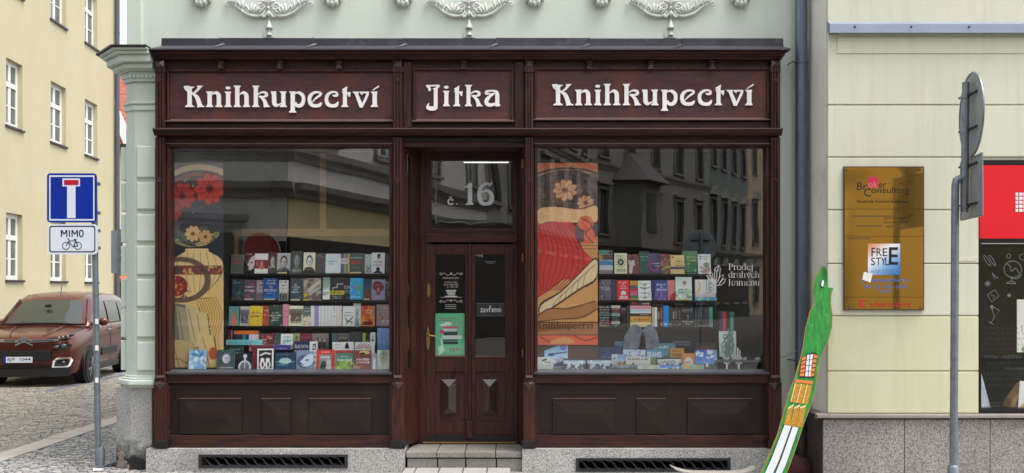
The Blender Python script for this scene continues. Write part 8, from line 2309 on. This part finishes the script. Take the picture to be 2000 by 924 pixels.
    def patch(name, poly, mt, e, th=.03):
        p = dens([(sg * a, b) for a, b in poly], 3)
        n = len(p)
        vs = [(a, fx(a, b, e), b) for a, b in p] + [(a, fx(a, b, e) + th, b) for a, b in p]
        f0 = tuple(range(n)) if sg > 0 else tuple(range(n - 1, -1, -1))
        return MB().add(vs, [f0, tuple(n + k for k in f0[::-1])] + [(k, n + k, n + (k + 1) % n, (k + 1) % n) for k in range(n)]).build(name, M[mt], car)
    hl = patch("head_lamp", [(.50, .72), (.80, .74), (.82, .80), (.72, .84), (.52, .80)], 'car_black', .035, .05)
    m = MB(); m.ball((sg * .70, fx(.70, .78, .055), .782), .055, .03, .045, 12, 8); m.build("lamp_lens", M['lamp'], hl, smooth='all')
    m = MB(); m.ball((sg * .58, fx(.58, .77, .045), .765), .05, .02, .03, 12, 8); m.build("lamp_lens", M['lamp'], hl, smooth='all')
    ls = patch("light_strip", [(.40, .90), (.80, .95), (.86, 1.0), (.60, .955), (.40, .93)], 'car_black', .03, .05)
    for k in range(3):
        m = MB(); m.ball((sg * (.62 + k * .07), fx(.62 + k * .07, .94, .045), .945 + k * .012), .02, .015, .014, 8, 6); m.build("strip_lamp", M['chrome'], ls)
    patch("fog_surround", [(.50, .37), (.52, .50), (.58, .555), (.80, .555), (.83, .50), (.80, .40), (.76, .37)], 'white', .050, .04)
    patch("fog_recess", [(.545, .40), (.56, .49), (.60, .52), (.78, .52), (.795, .49), (.77, .42), (.74, .40)], 'car_black', .062, .04)
    m = MB(); m.ball((sg * .70, fx(.70, .46, .07), .465), .035, .02, .035, 10, 6); m.build("fog_lamp", M['lamp'], car, smooth='all')
# grille, bars, plate, badge
def front_strip(name, pts_top, pts_bot, mt, e, th=.03):
    n = len(pts_top)
    def fx0(x): return float(np.interp(abs(x), [0, .35, .55, .70, .80, .87], [-.04, -.025, .0, .045, .12, .27])) - e
    vs = [(a, fx0(a), b) for a, b in pts_bot] + [(a, fx0(a), b) for a, b in pts_top] + [(a, fx0(a) + th, b) for a, b in pts_bot] + [(a, fx0(a) + th, b) for a, b in pts_top]
    fs = []
    for i in range(n - 1):
        fs += [(i, i + 1, n + i + 1, n + i), (n + i, n + i + 1, 3 * n + i + 1, 3 * n + i), (2 * n + i, i, 0 + i + 1, 2 * n + i + 1)]
    return MB().add(vs, fs).build(name, M[mt], car)
xs_ = np.linspace(-.62, .62, 15)
front_strip("chrome_bar", [(x, .905 + .03 * abs(x)) for x in xs_], [(x, .885 + .03 * abs(x)) for x in xs_], 'chrome', .045)
front_strip("chrome_bar", [(x, .865 + .05 * abs(x)) for x in xs_], [(x, .848 + .05 * abs(x)) for x in xs_], 'chrome', .045)
front_strip("badge_bar_fill", [(x, .884 + .03 * abs(x)) for x in xs_], [(x, .866 + .05 * abs(x)) for x in xs_], 'car_black', .036)
xs_ = np.linspace(-.48, .48, 11)
front_strip("upper_grille", [(x, .70) for x in xs_], [(x, .50 + .03 * (abs(x) > .45)) for x in xs_], 'car_black', .035, .05)
for k in range(4):
    front_strip("grille_slat", [(x, .685 - k * .045) for x in xs_], [(x, .668 - k * .045) for x in xs_], 'iron', .045, .02)
xs_ = np.linspace(-.80, .80, 17)
front_strip("lower_bumper", [(x, .36) for x in xs_], [(x, .20) for x in xs_], 'car_black', .045, .06)
xs2 = np.linspace(-.5, .5, 11)
for k in range(3):
    front_strip("bumper_slat", [(x, .43 - k * .035) for x in xs2], [(x, .415 - k * .035) for x in xs2], 'car_black', .05, .03)
for k, zt in enumerate((.965, .90)):
    m = MB()
    for sg in (-1, 1):
        m.add([(0, -.10, zt + .0), (sg * .16, -.085, zt - .085), (sg * .16, -.085, zt - .115), (0, -.10, zt - .035), (0, -.06, zt), (sg * .16, -.05, zt - .085), (sg * .16, -.05, zt - .115), (0, -.06, zt - .035)],
              [(0, 1, 2, 3), (3, 2, 1, 0), (0, 4, 5, 1), (3, 2, 6, 7)])
    m.build("chevron_badge", M['chrome'], car)
pt = MB().box(-.36, .16, -.105, -.09, .475, .585).build("number_plate", M['sign_white'], car)
MB().box(-.36, -.315, -.107, -.1052, .475, .585).build("plate_blue_band", M['sign_blue'], pt)
text("lettering", "6J9  1044", -.29, .13, .495, .568, -.107, M['black'], pt, .01)
MB().tube([(.05, 1.95, 1.765), (.04, 2.05, 1.95)], .008, 6).build("aerial", M['car_black'], car)
for sg in (-1, 1):
    MB().tube([(sg * a, y, z) for a, y, z in crom([(.70, .13, .965), (.745, .35, 1.012), (.775, .65, 1.062), (.80, .98, 1.125)], 4)], .006, 5).build("bonnet_shut_line", M['car_black'], car)
    MB().tube([(sg * a, y, z) for a, y, z in crom([(.30, .06, .985), (.40, .4, 1.063), (.46, .9, 1.147)], 4)], .012, 6).build("bonnet_crease", M['copper'], car, smooth='all')
    MB().tube([(sg * .815, 1.05, 1.155), (sg * .665, 1.68, 1.655)], .020, 8).build("screen_pillar_trim", M['car_black'], car, smooth='all')
MB().tube([(-.80, 1.06, 1.165), (-.4, 1.035, 1.185), (0, 1.03, 1.19), (.4, 1.035, 1.185), (.80, 1.06, 1.165)], .018, 8).build("scuttle_trim", M['car_black'], car, smooth='all')
# ================================================================== finish
flush_texts()
